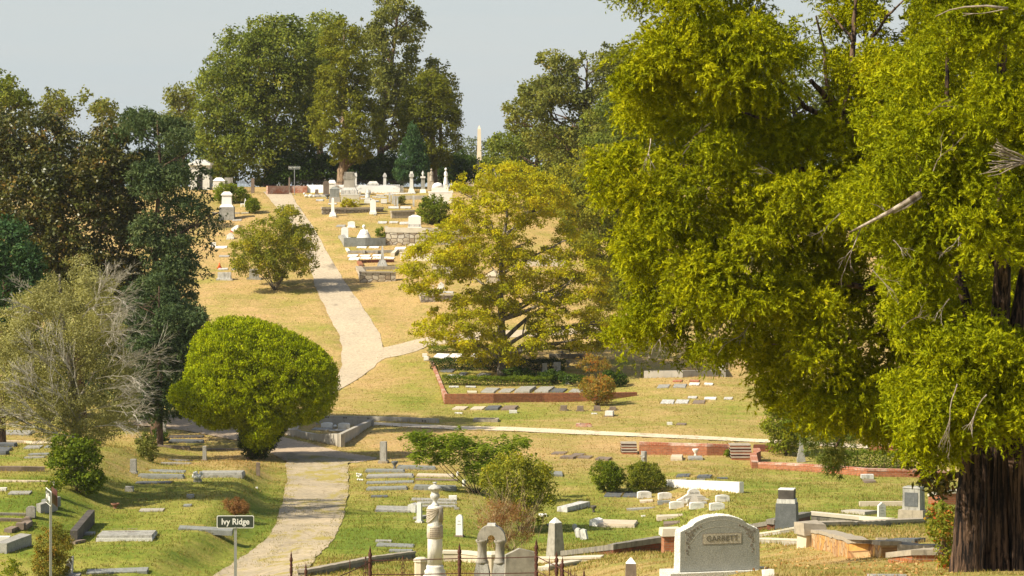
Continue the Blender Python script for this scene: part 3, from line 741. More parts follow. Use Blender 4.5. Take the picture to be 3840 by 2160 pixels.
T('shrub', 'rusty brown flowering shrub behind the green road sign', 'bush', P_(835,1900,840,1875,870,1864,910,1868,935,1890,930,1925,890,1936,850,1928), (885, 1934), thick=0.4, rb=0.14, cov=4, leaf=(0.05, 0.025), lai=2.8, mat='brown', trunk=0.012, stems=22, dirmode='up')
T('shrub', 'dark shrub with orange leaf tips behind the tilted sign post at lower left', 'bush', P_(130,2060,150,1990,200,1950,260,1985,278,2050,255,2120,250,2175,130,2175,122,2110), (195, 2172), thick=0.8, rb=0.2, cov=4, leaf=(0.065, 0.035), lai=3.2, mat='autumn', trunk=0.02, stems=6, toneadd=-0.22)
T('shrub', 'thin bright green sprigs in the bottom left corner', 'bush', P_(0,2165,5,2110,40,2090,80,2110,100,2140,100,2170), (50, 2185), thick=0.4, rb=0.14, cov=2.2, leaf=(0.07, 0.04), lai=1.5, mat='bush', trunk=0.01, stems=6, toneadd=0.15)
T('ornamental_tree', 'bright green clipped mushroom-shaped arborvitae beside the road junction', 'tree',
  P_(632,1500,636,1450,690,1425,700,1350,722,1275,775,1210,850,1182,930,1185,1010,1205,1080,1235,1150,1268,1215,1310,1262,1370,1272,1430,1262,1500,1240,1550,1185,1585,1130,1598,1075,1606,1050,1640,1020,1680,960,1700,918,1680,898,1625,880,1606,810,1618,750,1600,690,1560),
  (945, 1722), thick=2.8, rb=0.24, cov=11.0, leaf=(0.085, 0.042), lai=7.0, mat='topiary', trunk=0.24, limbs=8, dirmode='up', spread=0.22, sub=12, front=0.72)
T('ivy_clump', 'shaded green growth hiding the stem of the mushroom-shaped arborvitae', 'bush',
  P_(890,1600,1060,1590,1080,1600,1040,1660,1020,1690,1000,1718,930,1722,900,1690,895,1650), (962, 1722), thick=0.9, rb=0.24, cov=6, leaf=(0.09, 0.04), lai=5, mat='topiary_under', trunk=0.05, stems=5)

# ---- middle thicket
T('mimosa_tree', 'feathery green mimosa sapling in front of the gravel path', 'shrub',
  P_(1490,1650,1520,1622,1600,1615,1690,1625,1708,1597,1730,1600,1745,1640,1800,1632,1860,1640,1900,1625,1985,1640,1990,1670,1930,1700,1900,1760,1850,1800,1800,1830,1740,1790,1700,1745,1600,1745,1520,1735,1540,1700,1500,1680),
  (1790, 1850), thick=1.5, rb=0.28, cov=4.2, leaf=(0.20, 0.05), lai=3.6, mat='mimosa', trunk=0.035, stems=9, toneadd=0.12, flat=0.5, dirmode='droop', spread=0.3)
T('shrub', 'leafy yellow-green shrub growing out of the dry brush', 'bush',
  P_(1800,1790,1830,1745,1880,1700,1940,1690,2000,1700,2050,1730,2075,1790,2085,1850,2095,1890,2040,1920,2050,1960,1980,1975,1900,1930,1840,1900,1810,1850), (1950, 1992), thick=1.2, rb=0.28, cov=3.4, leaf=(0.085, 0.055), lai=3.3, mat='crape', trunk=0.03, stems=9)
dr, db, dd_, dc = T('dry_brush', 'tangle of dry tan stems and seedheads behind the stone arch monument', 'brush',
  P_(1790,1910,1830,1870,1900,1850,1980,1900,2010,1990,1985,2060,1860,2070,1800,2010), (1910, 2066), thick=0.9, rb=0.26, cov=2.2, leaf=(0.05, 0.02), lai=0.8, mat='brown', trunk=0.012, stems=10)
mb = MB()
for i in range(46):
    x = random.gauss(1905, 42); tx = x + random.gauss(0, 38)
    a = at(x, 2066) - db
    a.y += random.uniform(-.6, .6)
    twigfan(mb, a, a + Vector(((tx - x) / 105, random.uniform(-.5, .5), random.uniform(0.6, 1.7))), 0.007, 2, 4, 0.5)
mb.build('dry_stem', M['straw_stem'], dr)
T('bush', 'left one of the two round green bushes on the sunny lawn', 'bush', P_(2210,1790,2214,1750,2245,1728,2290,1726,2330,1750,2348,1790,2335,1825,2290,1843,2240,1838), (2278, 1844), thick=0.8, rb=0.16, cov=6, leaf=(0.07, 0.045), lai=4.6, mat='bush', trunk=0.04, stems=5, group='two round bushes on the lawn')
T('bush', 'right, wider and yellower one of the two round bushes on the lawn', 'bush', P_(2340,1800,2345,1755,2375,1735,2420,1730,2465,1740,2480,1770,2505,1815,2480,1842,2400,1845,2350,1835), (2420, 1846), thick=0.8, rb=0.17, cov=5, leaf=(0.07, 0.045), lai=4.2, mat='crape', trunk=0.04, stems=5, group='two round bushes on the lawn', toneadd=-0.2)
T('crape_myrtle', 'orange-tipped shrub growing against the long brick plot wall', 'shrub',
  P_(2165,1460,2180,1425,2225,1400,2270,1405,2312,1430,2310,1480,2280,1515,2200,1512), (2240, 1520), thick=0.9, rb=0.22, cov=3.2, leaf=(0.09, 0.05), lai=2.6, mat='autumn', trunk=0.02, stems=24, bark='bark_grey')
T('shrub', 'thin pinkish twiggy shrub over the shaded end of the brick plot', 'shrub',
  P_(2140,1360,2180,1320,2260,1330,2300,1380,2270,1400,2180,1390), (2230, 1440), thick=0.8, rb=0.2, cov=2, leaf=(0.08, 0.04), lai=1.3, mat='autumn', trunk=0.015, stems=14, bark='bark_grey')
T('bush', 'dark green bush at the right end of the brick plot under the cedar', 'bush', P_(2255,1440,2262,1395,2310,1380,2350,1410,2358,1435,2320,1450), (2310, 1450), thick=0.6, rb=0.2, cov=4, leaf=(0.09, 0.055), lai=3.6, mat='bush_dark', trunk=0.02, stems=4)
T('bush', 'tall light green shrub at the right end of the gravel path', 'bush', P_(2855,1600,2860,1530,2890,1480,2960,1470,3030,1500,3030,1600,3010,1690,2950,1708,2880,1690), (2945, 1708), thick=1.1, rb=0.28, cov=4.5, leaf=(0.10, 0.065), lai=4.2, mat='bush', trunk=0.05, stems=6, toneadd=0.15)
T('shrub', 'tiny green shrub between the brick wall and the right brick steps', 'bush', P_(2712,1712,2714,1690,2730,1684,2745,1695,2742,1713), (2728, 1714), thick=0.3, rb=0.1, cov=4, leaf=(0.06, 0.04), lai=3, mat='bush', trunk=0.01, stems=3)

# hedges: clipped boxes of leaves on a path of pixels
def hedge(label, path, hgt, wid, mat='bush_dark', cat='hedge'):
    pts = [at(*p) for p in path]
    b = pts[0]
    pos = []; nr = []
    for a, c in zip(pts[:-1], pts[1:]):
        L = (c - a).length; n = int(L * (hgt * 2 + wid) / (0.0045) * 2.2)
        t = RNG.random(n); ang = RNG.random(n)
        ax = (c - a).normalized(); sd = Vector((0, 0, 1)).cross(ax)
        u = RNG.uniform(-1, 1, n); w = RNG.uniform(0, 1, n)
        face = RNG.random(n) < wid / (hgt * 1.2 + wid)
        off = np.where(face, u, np.where(RNG.random(n) < 0.7, 1, -1) * RNG.uniform(0.75, 1.05, n)) * wid / 2
        zz = np.where(face, hgt * RNG.uniform(0.88, 1.06, n), hgt * w)
        base = np.array(a)[None] + t[:, None] * np.array(c - a)[None] + off[:, None] * np.array(sd)[None]
        wv = 0.05 * np.sin(base[:, 0] * 3.1) + 0.05 * np.sin(base[:, 0] * 7.7 + 1)
        base[:, 2] = ground(base[:, 0], base[:, 1]) + zz * (1 + wv) + RNG.normal(size=n) * 0.03
        base[:, :2] += RNG.normal(size=(n, 2)) * 0.035
        nn = np.where(face[:, None], np.array([[0, 0, 1.0]]), np.sign(off)[:, None] * np.array(sd)[None]) + RNG.normal(size=(n, 3)) * 0.7
        pos.append(base); nr.append(unit(nn))
    pos = np.concatenate(pos); nr = np.concatenate(nr)
    r = empty('hedge', b); tag(r, label, cat)
    leaf_object('foliage', pos, nr, 0.085, 0.055, 0.5 * RNG.random(len(pos)) + 0.4 * (np.sin(pos[:, 0] * 2.3) * .5 + .5) * RNG.random(len(pos)), LM[mat], r, None, b)
    m = MB()
    for a, c in zip(pts[:-1], pts[1:]):
        k = max(2, int((c - a).length / 0.5))
        for i in range(k):
            p = a.lerp(c, (i + .5) / k) - b
            limb(m, p + Vector((0, 0, -.05)), p + Vector((random.uniform(-.2, .2), 0, hgt * .85)), 0.02, 0.008, .1, 3, 4)
    m.tube([Vector((0, 0, .04))] + [p - b + Vector((0, 0, .04)) for p in pts[1:]], .025, 4)
    m.build('stem', M['bark'], r)
hedge('sunlit low hedge at the back of the brick plot, behind the white ledgers', P_(1606, 1323, 1750, 1321, 1900, 1322), 0.38, 0.7, 'bush')
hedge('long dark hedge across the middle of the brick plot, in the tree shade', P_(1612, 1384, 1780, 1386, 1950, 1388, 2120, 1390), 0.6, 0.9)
hedge('leafy hedge just behind the front row of ledgers in the brick plot', P_(1658, 1443, 1800, 1445, 1950, 1446, 2070, 1446), 0.5, 0.8, 'bush')
hedge('shaded hedge behind the low brick wall under the hanging pine', P_(3090, 1752, 3240, 1755, 3390, 1756), 0.75, 0.9, 'bush')
for i, (x0, x1, yb, yt, lab) in enumerate([(1880, 2010, 1424, 1372, 'ivy mass around the foot of the yellow tree in the brick plot'), (2000, 2130, 1432, 1385, 'ivy growing between the shaded headstones in the brick plot'), (2100, 2200, 1440, 1400, 'ivy in front of the shaded urn at the right of the brick plot')]):
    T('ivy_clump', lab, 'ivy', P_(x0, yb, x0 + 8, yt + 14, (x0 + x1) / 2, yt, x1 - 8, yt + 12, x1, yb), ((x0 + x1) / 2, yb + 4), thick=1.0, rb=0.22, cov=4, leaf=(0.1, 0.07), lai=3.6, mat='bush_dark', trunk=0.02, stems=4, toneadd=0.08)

# ---- the near cedars that fill the right side
PA = P_(2345,-170,2290,-60,2262,20,2300,110,2335,150,2330,230,2262,330,2275,400,2350,450,2340,520,2255,600,2215,700,2235,800,2290,850,2262,960,2330,1020,2310,1120,2345,1200,2270,1270,2225,1340,2270,1395,2330,1360,2380,1400,2440,1375,2500,1420,2560,1365,2610,1350,2660,1420,2690,1430,2740,1350,2800,1420,2850,1480,2890,1540,2950,1600,3020,1620,3080,1700,3140,1690,3200,1640,3300,1660,3400,1740,3500,1740,3800,1640,3950,1500,4000,-170)
d_a = 56.0
ba = Vector((lift(3700, HY, d_a).x, d_a, float(ground(lift(3700, HY, d_a).x, d_a))))
ra = empty('cedar_tree', ba)
tag(ra, 'huge yellow-green cedar filling the upper right, dark forked limbs near its top', 'tree')
HA = [P_(2930,440,2940,330,3000,270,3080,230,3130,260,3140,330,3100,420,3020,450), P_(3300,110,3310,10,3340,-60,3400,-60,3420,50,3380,105), P_(2900,30,2920,-60,2970,-70,2980,0,2950,45)]
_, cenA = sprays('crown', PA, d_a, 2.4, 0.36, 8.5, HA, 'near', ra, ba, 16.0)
m = MB()
hub = lift(3260, 560, d_a + .6) - ba
m.tube([Vector((0, 0, -.3)), Vector((0, 0, 1.8)), lift(3640, 1350, d_a) - ba, lift(3500, 1000, d_a + .3) - ba, lift(3380, 760, d_a + .6) - ba, hub], [.30, .24, .22, .20, .18, .15], 12)
for pts, r in [(P_(3260,560,3160,470,3110,380,3040,300), .12), (P_(3160,470,3190,300,3200,150,3210,0,3215,-120), .07), (P_(3230,530,3150,410,3100,330,3090,180,3060,60), .06), (P_(3150,470,3020,400,2950,330,2900,260), .06),
               (P_(3200,300,3260,160,3330,60,3390,0), .045), (P_(3230,540,3330,330,3400,270,3470,250), .05), (P_(3100,600,2960,520,2880,450,2780,420), .06), (P_(3330,620,3260,560,3200,500), .12),
               (P_(3300,900,3100,760,2900,740,2700,780), .06), (P_(3350,1100,3100,1050,2800,1100,2500,1180), .06), (P_(3350,1250,3100,1280,2800,1300), .035), (P_(3300,700,3050,640,2800,640,2500,620), .09),
               (P_(3380,120,3420,140,3440,100), .02), (P_(3200,150,3150,90,3100,40), .03)]:
    pp = [lift(x, y, d_a + random.uniform(-.3, .5)) - ba for x, y in pts]
    q = []
    for i in range(len(pp) - 1):
        q += [pp[i].lerp(pp[i + 1], k / 4) + Vector((random.uniform(-1, 1), 0, random.uniform(-1, 1))) * .012 for k in range(4)]
    q.append(pp[-1])
    m.tube(q, [r * (1 - .7 * i / (len(q) - 1)) for i in range(len(q))], 8)
m.build('trunk', M['bark'], ra, smooth=True)
for (x, y, x1, y1) in [(2560,580,2600,510),(2440,520,2420,620),(2700,740,2640,700),(2600,950,2700,1020),(2740,1130,2700,1240),(2980,700,2900,650),(2830,1170,2780,1260),(3020,1250,2960,1330),(2500,1250,2440,1330)]:
    a = lift(x, y, d_a - 1.7) - ba; c = lift(x1, y1, d_a - 2.2) - ba
    m = MB(); twigfan(m, a, c, 0.010, 2, 3, .6); m.build('bare_twig', M['twig'], ra)


PB = P_(3400,-170,3440,0,3430,120,3340,240,3300,300,3160,330,3110,420,3230,470,3270,560,3200,640,3110,720,3120,820,3210,870,3260,980,3350,1050,3330,1180,3420,1260,3390,1370,3320,1420,3350,1500,3310,1570,3390,1610,3340,1690,3420,1730,3500,1800,3570,1830,3640,1760,3680,1700,3720,1680,3780,1740,3850,1760,3900,1700,4050,1600,4050,-170)
d_b = 46.0
bb = Vector((lift(3720, HY, d_b).x, d_b, float(ground(lift(3720, HY, d_b).x, d_b))))
rb_ = empty('cedar_tree', bb)
tag(rb_, 'vivid green cedar at the right edge with shaggy split trunks and a broken pale limb', 'tree')
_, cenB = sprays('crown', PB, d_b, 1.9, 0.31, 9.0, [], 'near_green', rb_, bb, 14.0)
PC = P_(3520,1180,3700,1150,3860,1180,3960,1300,3950,1700,3860,1760,3790,1700,3720,1720,3660,1670,3620,1760,3560,1810,3490,1760,3440,1640)
sprays('low_boughs', PC, d_b - 1.35, 0.5, 0.22, 7.0, [], 'near_green', rb_, bb, 9.0)
m = MB()
def shaggy(path, rads, n=22):
    """fluted trunk: ridges running up the bark"""
    ph = [random.uniform(.72, 1.14) for _ in range(n)]
    V = []; K = 14
    seg = []
    for i in range(len(path) - 1):
        for k in range(K):
            seg.append((path[i].lerp(path[i + 1], k / K), rads[i] + (rads[i + 1] - rads[i]) * k / K))
    seg.append((path[-1], rads[-1]))
    v = []; f = []
    for j, (p, r) in enumerate(seg):
        for k in range(n):
            a = 2 * math.pi * k / n + .012 * j
            ph[k] = min(1.25, max(.62, ph[k] + random.uniform(-.06, .06)))
            q = r * ph[k]
            v.append((p.x + q * math.cos(a), p.y + q * math.sin(a), p.z))
    for j in range(len(seg) - 1):
        for k in range(n):
            k2 = (k + 1) % n
            f.append((j * n + k, j * n + k2, (j + 1) * n + k2, (j + 1) * n + k))
    m.add(v, f)
L2 = lambda x, y, dz=0: lift(x, y, d_b + dz) - bb
shaggy([L2(3612, 2300, -.3), L2(3625, 2050, -.3), L2(3634, 1850, -.25), L2(3650, 1650, -.1), L2(3680, 1480)], [.23, .17, .145, .12, .09])
shaggy([L2(3745, 2300), L2(3740, 2050), L2(3738, 1850), L2(3738, 1650), L2(3745, 1480)], [.27, .20, .175, .15, .11])
shaggy([L2(3850, 2300, -.2), L2(3838, 2050, -.2), L2(3830, 1850, -.2), L2(3820, 1600, -.1), L2(3800, 1480)], [.26, .18, .155, .13, .10])
shaggy([L2(3686, 2300, .45), L2(3688, 2000, .45), L2(3690, 1700, .4), L2(3690, 1300, .3)], [.20, .17, .15, .12])  # trunk added behind to darken the gap between the two in front
shaggy([L2(3900, 2300, .5), L2(3910, 2000, .5), L2(3920, 1700, .5), L2(3900, 1200, .3)], [.3, .25, .22, .2])
for pts, r in [(P_(3745,1350,3760,1000,3740,600,3760,200,3770,-150), .15), (P_(3680,1350,3600,1050,3500,800,3420,500), .10), (P_(3800,1300,3860,900,3900,400), .12), (P_(3745,1000,3600,700,3550,350,3560,0), .07), (P_(3700,1300,3500,1150,3350,1000,3250,850), .06)]:
    pp = [L2(x, y, random.uniform(0, .5)) for x, y in pts]
    q = []
    for i in range(len(pp) - 1):
        q += [pp[i].lerp(pp[i + 1], k / 4) for k in range(4)]
    q.append(pp[-1]); m.tube(q, [r * (1 - .75 * i / (len(q) - 1)) for i in range(len(q))], 8)
tr = m.build('trunk', M['bark_near'], rb_, smooth=True)
m = MB()
fr = -2.35
def dead(fn, mt='twig'):
    mm_ = MB(); fn(mm_); mm_.build('dead_limb', M[mt], rb_, smooth=True)
dead(lambda m: (m.tube([L2(3455, 722, fr), L2(3448, 726, fr), L2(3400, 757, fr), L2(3330, 798, fr), L2(3275, 826, fr), L2(3220, 855, fr), L2(3185, 872, fr)], [.022, .038, .034, .031, .022, .019, .008], 11),
                m.tube([L2(3458, 735, fr), L2(3400, 775, fr), L2(3350, 800, fr)], [.016, .019, .009], 8), twigfan(m, L2(3230, 850, fr), L2(3175, 985, fr), .010, 2, 3, .45, 5), twigfan(m, L2(3330, 800, fr), L2(3290, 770, fr), .008, 1, 2, .5, 4)), 'snag')
dead(lambda m: (m.tube([L2(3780, 32, fr), L2(3700, 22, fr), L2(3620, 26, fr), L2(3560, 38, fr), L2(3508, 62, fr)], [.022, .016, .012, .009, .004], 6), twigfan(m, L2(3780, 32, fr), L2(3660, 52, fr), .010, 1, 2, .2, 5)))
def fan(m):
    for i in range(14):
        twigfan(m, L2(3860, 610, fr), L2(3750 + random.uniform(-12, 30), 545 + i * 8, fr - .1), .013, 1, 3, .25, 4)
dead(fan)
dead(lambda m: twigfan(m, L2(3590, 1440, fr), L2(3560, 1600, fr), .010, 3, 3, .35, 5))
dead(lambda m: twigfan(m, L2(3700, 1480, fr), L2(3650, 1580, fr), .011, 2, 3, .4, 5))
for (x, y, x1, y1) in [(3270,1010,3350,1090),(3500,640,3560,560),(3620,860,3560,940),(3380,1230,3460,1180),(3480,430,3540,380),(3560,1120,3500,1190),(3350,900,3400,960),(3150,800,3090,860)]:
    m = MB(); twigfan(m, L2(x, y, fr + .1), L2(x1, y1, fr - .1), .008, 2, 3, .6); m.build('bare_twig', M['twig'], rb_)


T('pine_tree', 'pine whose needle tufts hang below the big cedar over the brick wall', 'tree',
  P_(2985,1600,3010,1555,3100,1540,3200,1560,3240,1620,3220,1690,3170,1760,3150,1800,3110,1790,3060,1740,3020,1690), (3760, 2100), d=62, thick=0.9, rb=0.16, cov=3.4, leaf=(0.17, 0.016), lai=3.2, mat='pine', trunk=0.13, bark='bark', limbs=0,
  dirmode='spray', spread=0.26, sub=10, trunkpath=P_(3760,1900,3750,1600,3640,1450,3400,1480,3200,1580,3130,1680))
T('magnolia_tree', 'glossy magnolia sprays with orange leaves left of the shaggy trunks', 'tree',
  P_(3395,1745,3440,1725,3520,1740,3580,1770,3595,1830,3560,1870,3500,1880,3460,1840,3430,1790), (3800, 2100), d=56, thick=0.6, rb=0.14, cov=3.0, leaf=(0.11, 0.05), lai=2.4, mat='magnolia', trunk=0.10, limbs=0,
  trunkpath=P_(3800,1900,3700,1800,3600,1780,3520,1790,3450,1780), toneadd=0.22, limbr=0.2)
T('shrub', 'shrub with red and green leaves at the foot of the shaggy cedar trunks', 'bush',
  P_(3475,1930,3500,1890,3560,1875,3600,1900,3595,2050,3600,2170,3540,2175,3520,2100,3490,2030), (3560, 2172), d=50, thick=0.4, rb=0.12, cov=3.4, leaf=(0.055, 0.035), lai=2.6, mat='red', trunk=0.02, stems=10)

print('LEAVES', sum(c[1] for c in CROWNS))

T('broadleaf_tree', 'olive green tree filling the gap behind the left boughs of the near cedar', 'tree', P_(2180,420,2280,330,2400,330,2500,500,2500,800,2380,820,2230,760,2180,600), (2350, 1000), d=226, thick=3, rb=0.6, cov=4, leaf=(0.18, 0.11), lai=4, mat='oak', trunk=0.25, limbs=6)

T('oak_tree', 'dull green treetop seen through the gap in the top of the big cedar', 'tree', P_(2380,250,2500,190,2700,170,2900,190,3050,170,3250,190,3450,180,3560,260,3560,700,2400,700), (3000, 900), d=240, thick=4, rb=0.7, cov=3.2, leaf=(0.22, 0.14), lai=2.6, mat='oak', trunk=0.35, limbs=14)
# ------------------------------------------------------------------ roads and paths
ROADPOLY = []
def resample(P, n):
    P = np.array(P, float); s = np.concatenate([[0], np.cumsum(np.hypot(*np.diff(P, axis=0).T))])
    t = np.linspace(0, s[-1], n)
    return np.stack([np.interp(t, s, P[:, 0]), np.interp(t, s, P[:, 1])], 1)

def ribbon(name, left, right, mat, n=70, m=10, off=0.04):
    a = resample(left, n); b = resample(right, n)
    Vv = []
    A = [at(*p) for p in a]; B = [at(*p) for p in b]
    for i in range(n):
        wl = 0.06 * math.sin(i * 0.5) * math.sin(i * 0.17 + 1) + random.uniform(-.03, .03)
        wr = 0.06 * math.sin(i * 0.4 + 2) * math.sin(i * 0.21) + random.uniform(-.03, .03)
        dr_ = (B[i] - A[i]).normalized()
        for k in range(m + 1):
            p = (A[i] + dr_ * wl).lerp(B[i] + dr_ * wr, k / m)
            Vv.append((p.x, p.y, float(ground(p.x, p.y)) + off))
    Fc = [(i * (m + 1) + k, i * (m + 1) + k + 1, (i + 1) * (m + 1) + k + 1, (i + 1) * (m + 1) + k) for i in range(n - 1) for k in range(m)]
    me = bpy.data.meshes.new(name); me.from_pydata(Vv, [], Fc)
    me.materials.append(mat); me.update()
    me.polygons.foreach_set('use_smooth', [True] * len(me.polygons))
    if me.polygons[0].normal.z < 0: me.flip_normals()
    o = bpy.data.objects.new(name, me); C.objects.link(o); o['kind'] = 'structure'
    ROADPOLY.append([(p.x, p.y) for p in A] + [(p.x, p.y) for p in reversed(B)])
    return o

def roadmat(name, c1, c2, grassy=0.0):
    mm, nt, out = newmat(name)
    tc = nt.nodes.new('ShaderNodeTexCoord'); v = tc.outputs['Object']
    n1 = noise(nt, v, 0.35, 6, 0.7); n2 = noise(nt, v, 6, 5, 0.7); n3 = noise(nt, v, 60, 3, 0.7)
    col = mix(nt, thr(nt, n1, 0.35, 0.65), c1, c2)
    col = mix(nt, 0.45, col, ramp(nt, [(0.3, (0.25, 0.25, 0.25)), (0.7, (0.8, 0.8, 0.8))], n2), 'OVERLAY')
    col = mix(nt, 0.3, col, ramp(nt, [(0.3, (0.2, 0.2, 0.2)), (0.7, (0.85, 0.85, 0.85))], n3), 'OVERLAY')
    ns = noise(nt, v, 1.0, 5, 0.6, (0.5, 0.16, 1))
    col = mix(nt, thr(nt, ns, 0.60, 0.72), col, tuple(x * 0.45 for x in c2))
    # cracks
    if not grassy: finish(nt, out, col, 0.95, n2, 0.3, 0.02); return mm
    w = nt.nodes.new('ShaderNodeTexVoronoi'); w.feature = 'DISTANCE_TO_EDGE'; w.voronoi_dimensions = '2D'; w.inputs['Scale'].default_value = 0.42
    wv = nt.nodes.new('ShaderNodeVectorMath'); wv.operation = 'ADD'
    nn = nt.nodes.new('ShaderNodeTexNoise'); nn.inputs['Scale'].default_value = 1.3; nn.inputs['Detail'].default_value = 5
    nt.links.new(v, nn.inputs['Vector'])
    sc = nt.nodes.new('ShaderNodeVectorMath'); sc.operation = 'SCALE'; sc.inputs['Scale'].default_value = 1.4
    nt.links.new(nn.outputs['Color'], sc.inputs[0]); nt.links.new(v, wv.inputs[0]); nt.links.new(sc.outputs[0], wv.inputs[1]); nt.links.new(wv.outputs[0], w.inputs['Vector'])
    cr = thr(nt, w.outputs['Distance'], 0.0, 0.022)
    col = mix(nt, cr, (0.24, 0.185, 0.10), col)
    if grassy:
        ng = noise(nt, v, 1.0, 7, 0.75, (0.55, 0.30, 1))
        col = mix(nt, thr(nt, ng, 0.66 - grassy * .12, 0.70 - grassy * .1), col, (0.30, 0.24, 0.06))
    finish(nt, out, col, 0.95, n2, 0.3, 0.02)
    return mm
M['road'] = roadmat('weathered_concrete_road', (0.41, 0.325, 0.205), (0.29, 0.24, 0.16), 1.2)
M['road_hill'] = roadmat('pale_concrete_road', (0.46, 0.375, 0.255), (0.39, 0.32, 0.225), 0.0)
M['road_cross'] = roadmat('dusty_asphalt_road', (0.46, 0.34, 0.22), (0.34, 0.27, 0.19), 0.25)
M['path'] = roadmat('sandy_path', (0.66, 0.54, 0.38), (0.58, 0.46, 0.31), 0.5)

ribbon('road', P_(700,2205,800,2160,900,2095,962,2053,1012,2010,1035,1962,1058,1887,1076,1800,1074,1745,1072,1700), P_(1130,2205,1150,2140,1193,2086,1258,2016,1290,1935,1303,1862,1308,1788,1305,1738,1330,1722), M['road'], 160, 16, 0.022)
ribbon('crossing_road', P_(470,1525,560,1545,700,1562,900,1597,1000,1618,1059,1639,1150,1660,1250,1688,1340,1705,1412,1716), P_(470,1590,560,1600,700,1615,900,1655,1000,1690,1074,1732,1150,1738,1250,1738,1340,1735,1412,1722), M['road_cross'], 90, 12, 0.014)
ribbon('hill_road', P_(985,720,1008,745,1030,770,1062,805,1110,880,1150,960,1180,1070,1222,1163,1262,1237,1283,1300,1280,1370,1262,1430,1200,1500,1090,1560,980,1600), P_(1090,722,1112,760,1138,800,1172,850,1202,900,1232,955,1284,1045,1350,1135,1400,1215,1432,1270,1438,1325,1400,1380,1330,1430,1250,1475,1150,1560,1100,1640), M['road_hill'], 180, 12, 0.026)
ribbon('side_road', P_(1395,1305,1440,1303,1500,1290,1560,1274,1620,1262,1700,1252,1900,1240,2200,1225,2450,1215), P_(1400,1372,1440,1345,1500,1335,1560,1318,1600,1300,1700,1283,1900,1268,2200,1250,2450,1240), M['road_hill'], 80, 6, 0.018)
ribbon('path', P_(1400,1583,1500,1589,1700,1598,1920,1602,2100,1610,2300,1620,2600,1634,2860,1648,3100,1660,3400,1675), P_(1400,1593,1500,1601,1700,1611,1920,1617,2100,1626,2300,1634,2600,1647,2860,1660,3100,1674,3400,1690), M['path'], 140, 4, 0.018)

# ------------------------------------------------------------------ the ground sheet
xs = np.concatenate([-np.geomspace(1000, 70, 24), np.arange(-66, -46, 2.0), np.arange(-45, 45.1, 0.42), np.arange(47, 67, 2.0), np.geomspace(70, 1000, 24)])
ys = np.concatenate([np.arange(-60, 30, 6.0), np.arange(30, 100, 0.8), np.arange(100, 272, 0.55), np.arange(273, 330, 3.0), np.geomspace(335, 1000, 30)])
GX, GY = np.meshgrid(xs, ys)
GZ = ground(GX, GY)
gx, gy = GX.ravel(), GY.ravel()
inside = np.zeros(gx.shape, bool)
for Pq in ROADPOLY:
    sel = (gx > min(p[0] for p in Pq)) & (gx < max(p[0] for p in Pq)) & (gy > min(p[1] for p in Pq)) & (gy < max(p[1] for p in Pq))
    idx = np.where(sel)[0]
    if len(idx):
        ins = inpoly(Pq, gx[idx], gy[idx]); ed = edist(Pq, gx[idx], gy[idx])
        inside[idx[ins & (ed > 0.22)]] = True
gz = GZ.ravel() - inside * 0.14

def green_amount(X, Y):
    """how green the turf is (0 straw, 1 lush), by distance, hand-placed patches and waves"""
    X = np.asarray(X, float); Y = np.asarray(Y, float)
    v = np.interp(Y, [40, 75, 100, 112, 122, 135, 150, 165, 180, 192, 200, 215, 260], [0.42, 0.42, 0.55, 0.72, 0.70, 0.58, 0.42, 0.30, 0.38, 0.36, 0.26, 0.22, 0.20])
    u = X / Y * F + CX; w = HY - ground(X, Y) / Y * F
    def blob(px, py, rx, ry, a): return a * np.exp(-((u - px) / rx) ** 2 - ((w - py) / ry) ** 2)
    for b in [(1330,2010,110,60,.30),(1500,2030,120,40,.25),(950,1950,110,80,.18),(2300,1950,260,45,.20),(1950,1980,120,50,.15),(2560,1880,180,40,-.32),(2350,1690,380,45,-.28),
              (1500,1680,200,60,-.30),(1250,1560,200,90,-.12),(1400,1440,130,60,-.15),(1520,1500,160,35,.18),(1850,1540,320,40,.22),(2450,1600,300,40,.12),(2250,1450,160,30,.12),(2600,1400,260,50,-.22),
              (1700,1430,120,60,.15),(900,1120,180,40,.06),(950,1240,150,60,.05),(1350,1080,60,60,.0),(3200,1850,350,60,.10),(3250,2080,300,60,-.18),(2950,2100,300,60,-.05),
              (200,1760,300,22,-.20),(120,1670,200,20,.1),(150,1880,200,40,.25),(600,2080,400,60,.12),(750,1760,250,60,-.05),(900,1720,150,30,-.25),(2700,1800,200,30,.1), (1620,2080,400,40,-.05), (2300,2140,250,30,-.12)]:
        v = v + blob(*b)
    v = v + 0.10 * np.sin(X * 0.55 + 2.1 * np.sin(Y * 0.13)) * np.sin(Y * 0.31 + 0.7 * np.sin(X * 0.4))
    return np.clip(v, 0, 1)
ga = green_amount(gx, np.clip(gy, 20, 300))
ny, nx = GX.shape
me = bpy.data.meshes.new('ground')
nv = nx * ny
me.vertices.add(nv); me.vertices.foreach_set('co', np.stack([gx, gy, gz], 1).astype(np.float32).ravel())
ii, jj = np.meshgrid(np.arange(nx - 1), np.arange(ny - 1))
q = (jj * nx + ii).ravel()
Q = np.stack([q, q + 1, q + nx + 1, q + nx], 1).astype(np.int32)
me.loops.add(Q.size); me.loops.foreach_set('vertex_index', Q.ravel())
me.polygons.add(len(Q)); me.polygons.foreach_set('loop_start', np.arange(0, Q.size, 4, dtype=np.int32)); me.polygons.foreach_set('loop_total', np.full(len(Q), 4, np.int32))
me.polygons.foreach_set('use_smooth', np.ones(len(Q), bool))
a_ = me.attributes.new('turf', 'FLOAT', 'POINT'); a_.data.foreach_set('value', ga.astype(np.float32))
me.update(calc_edges=True)

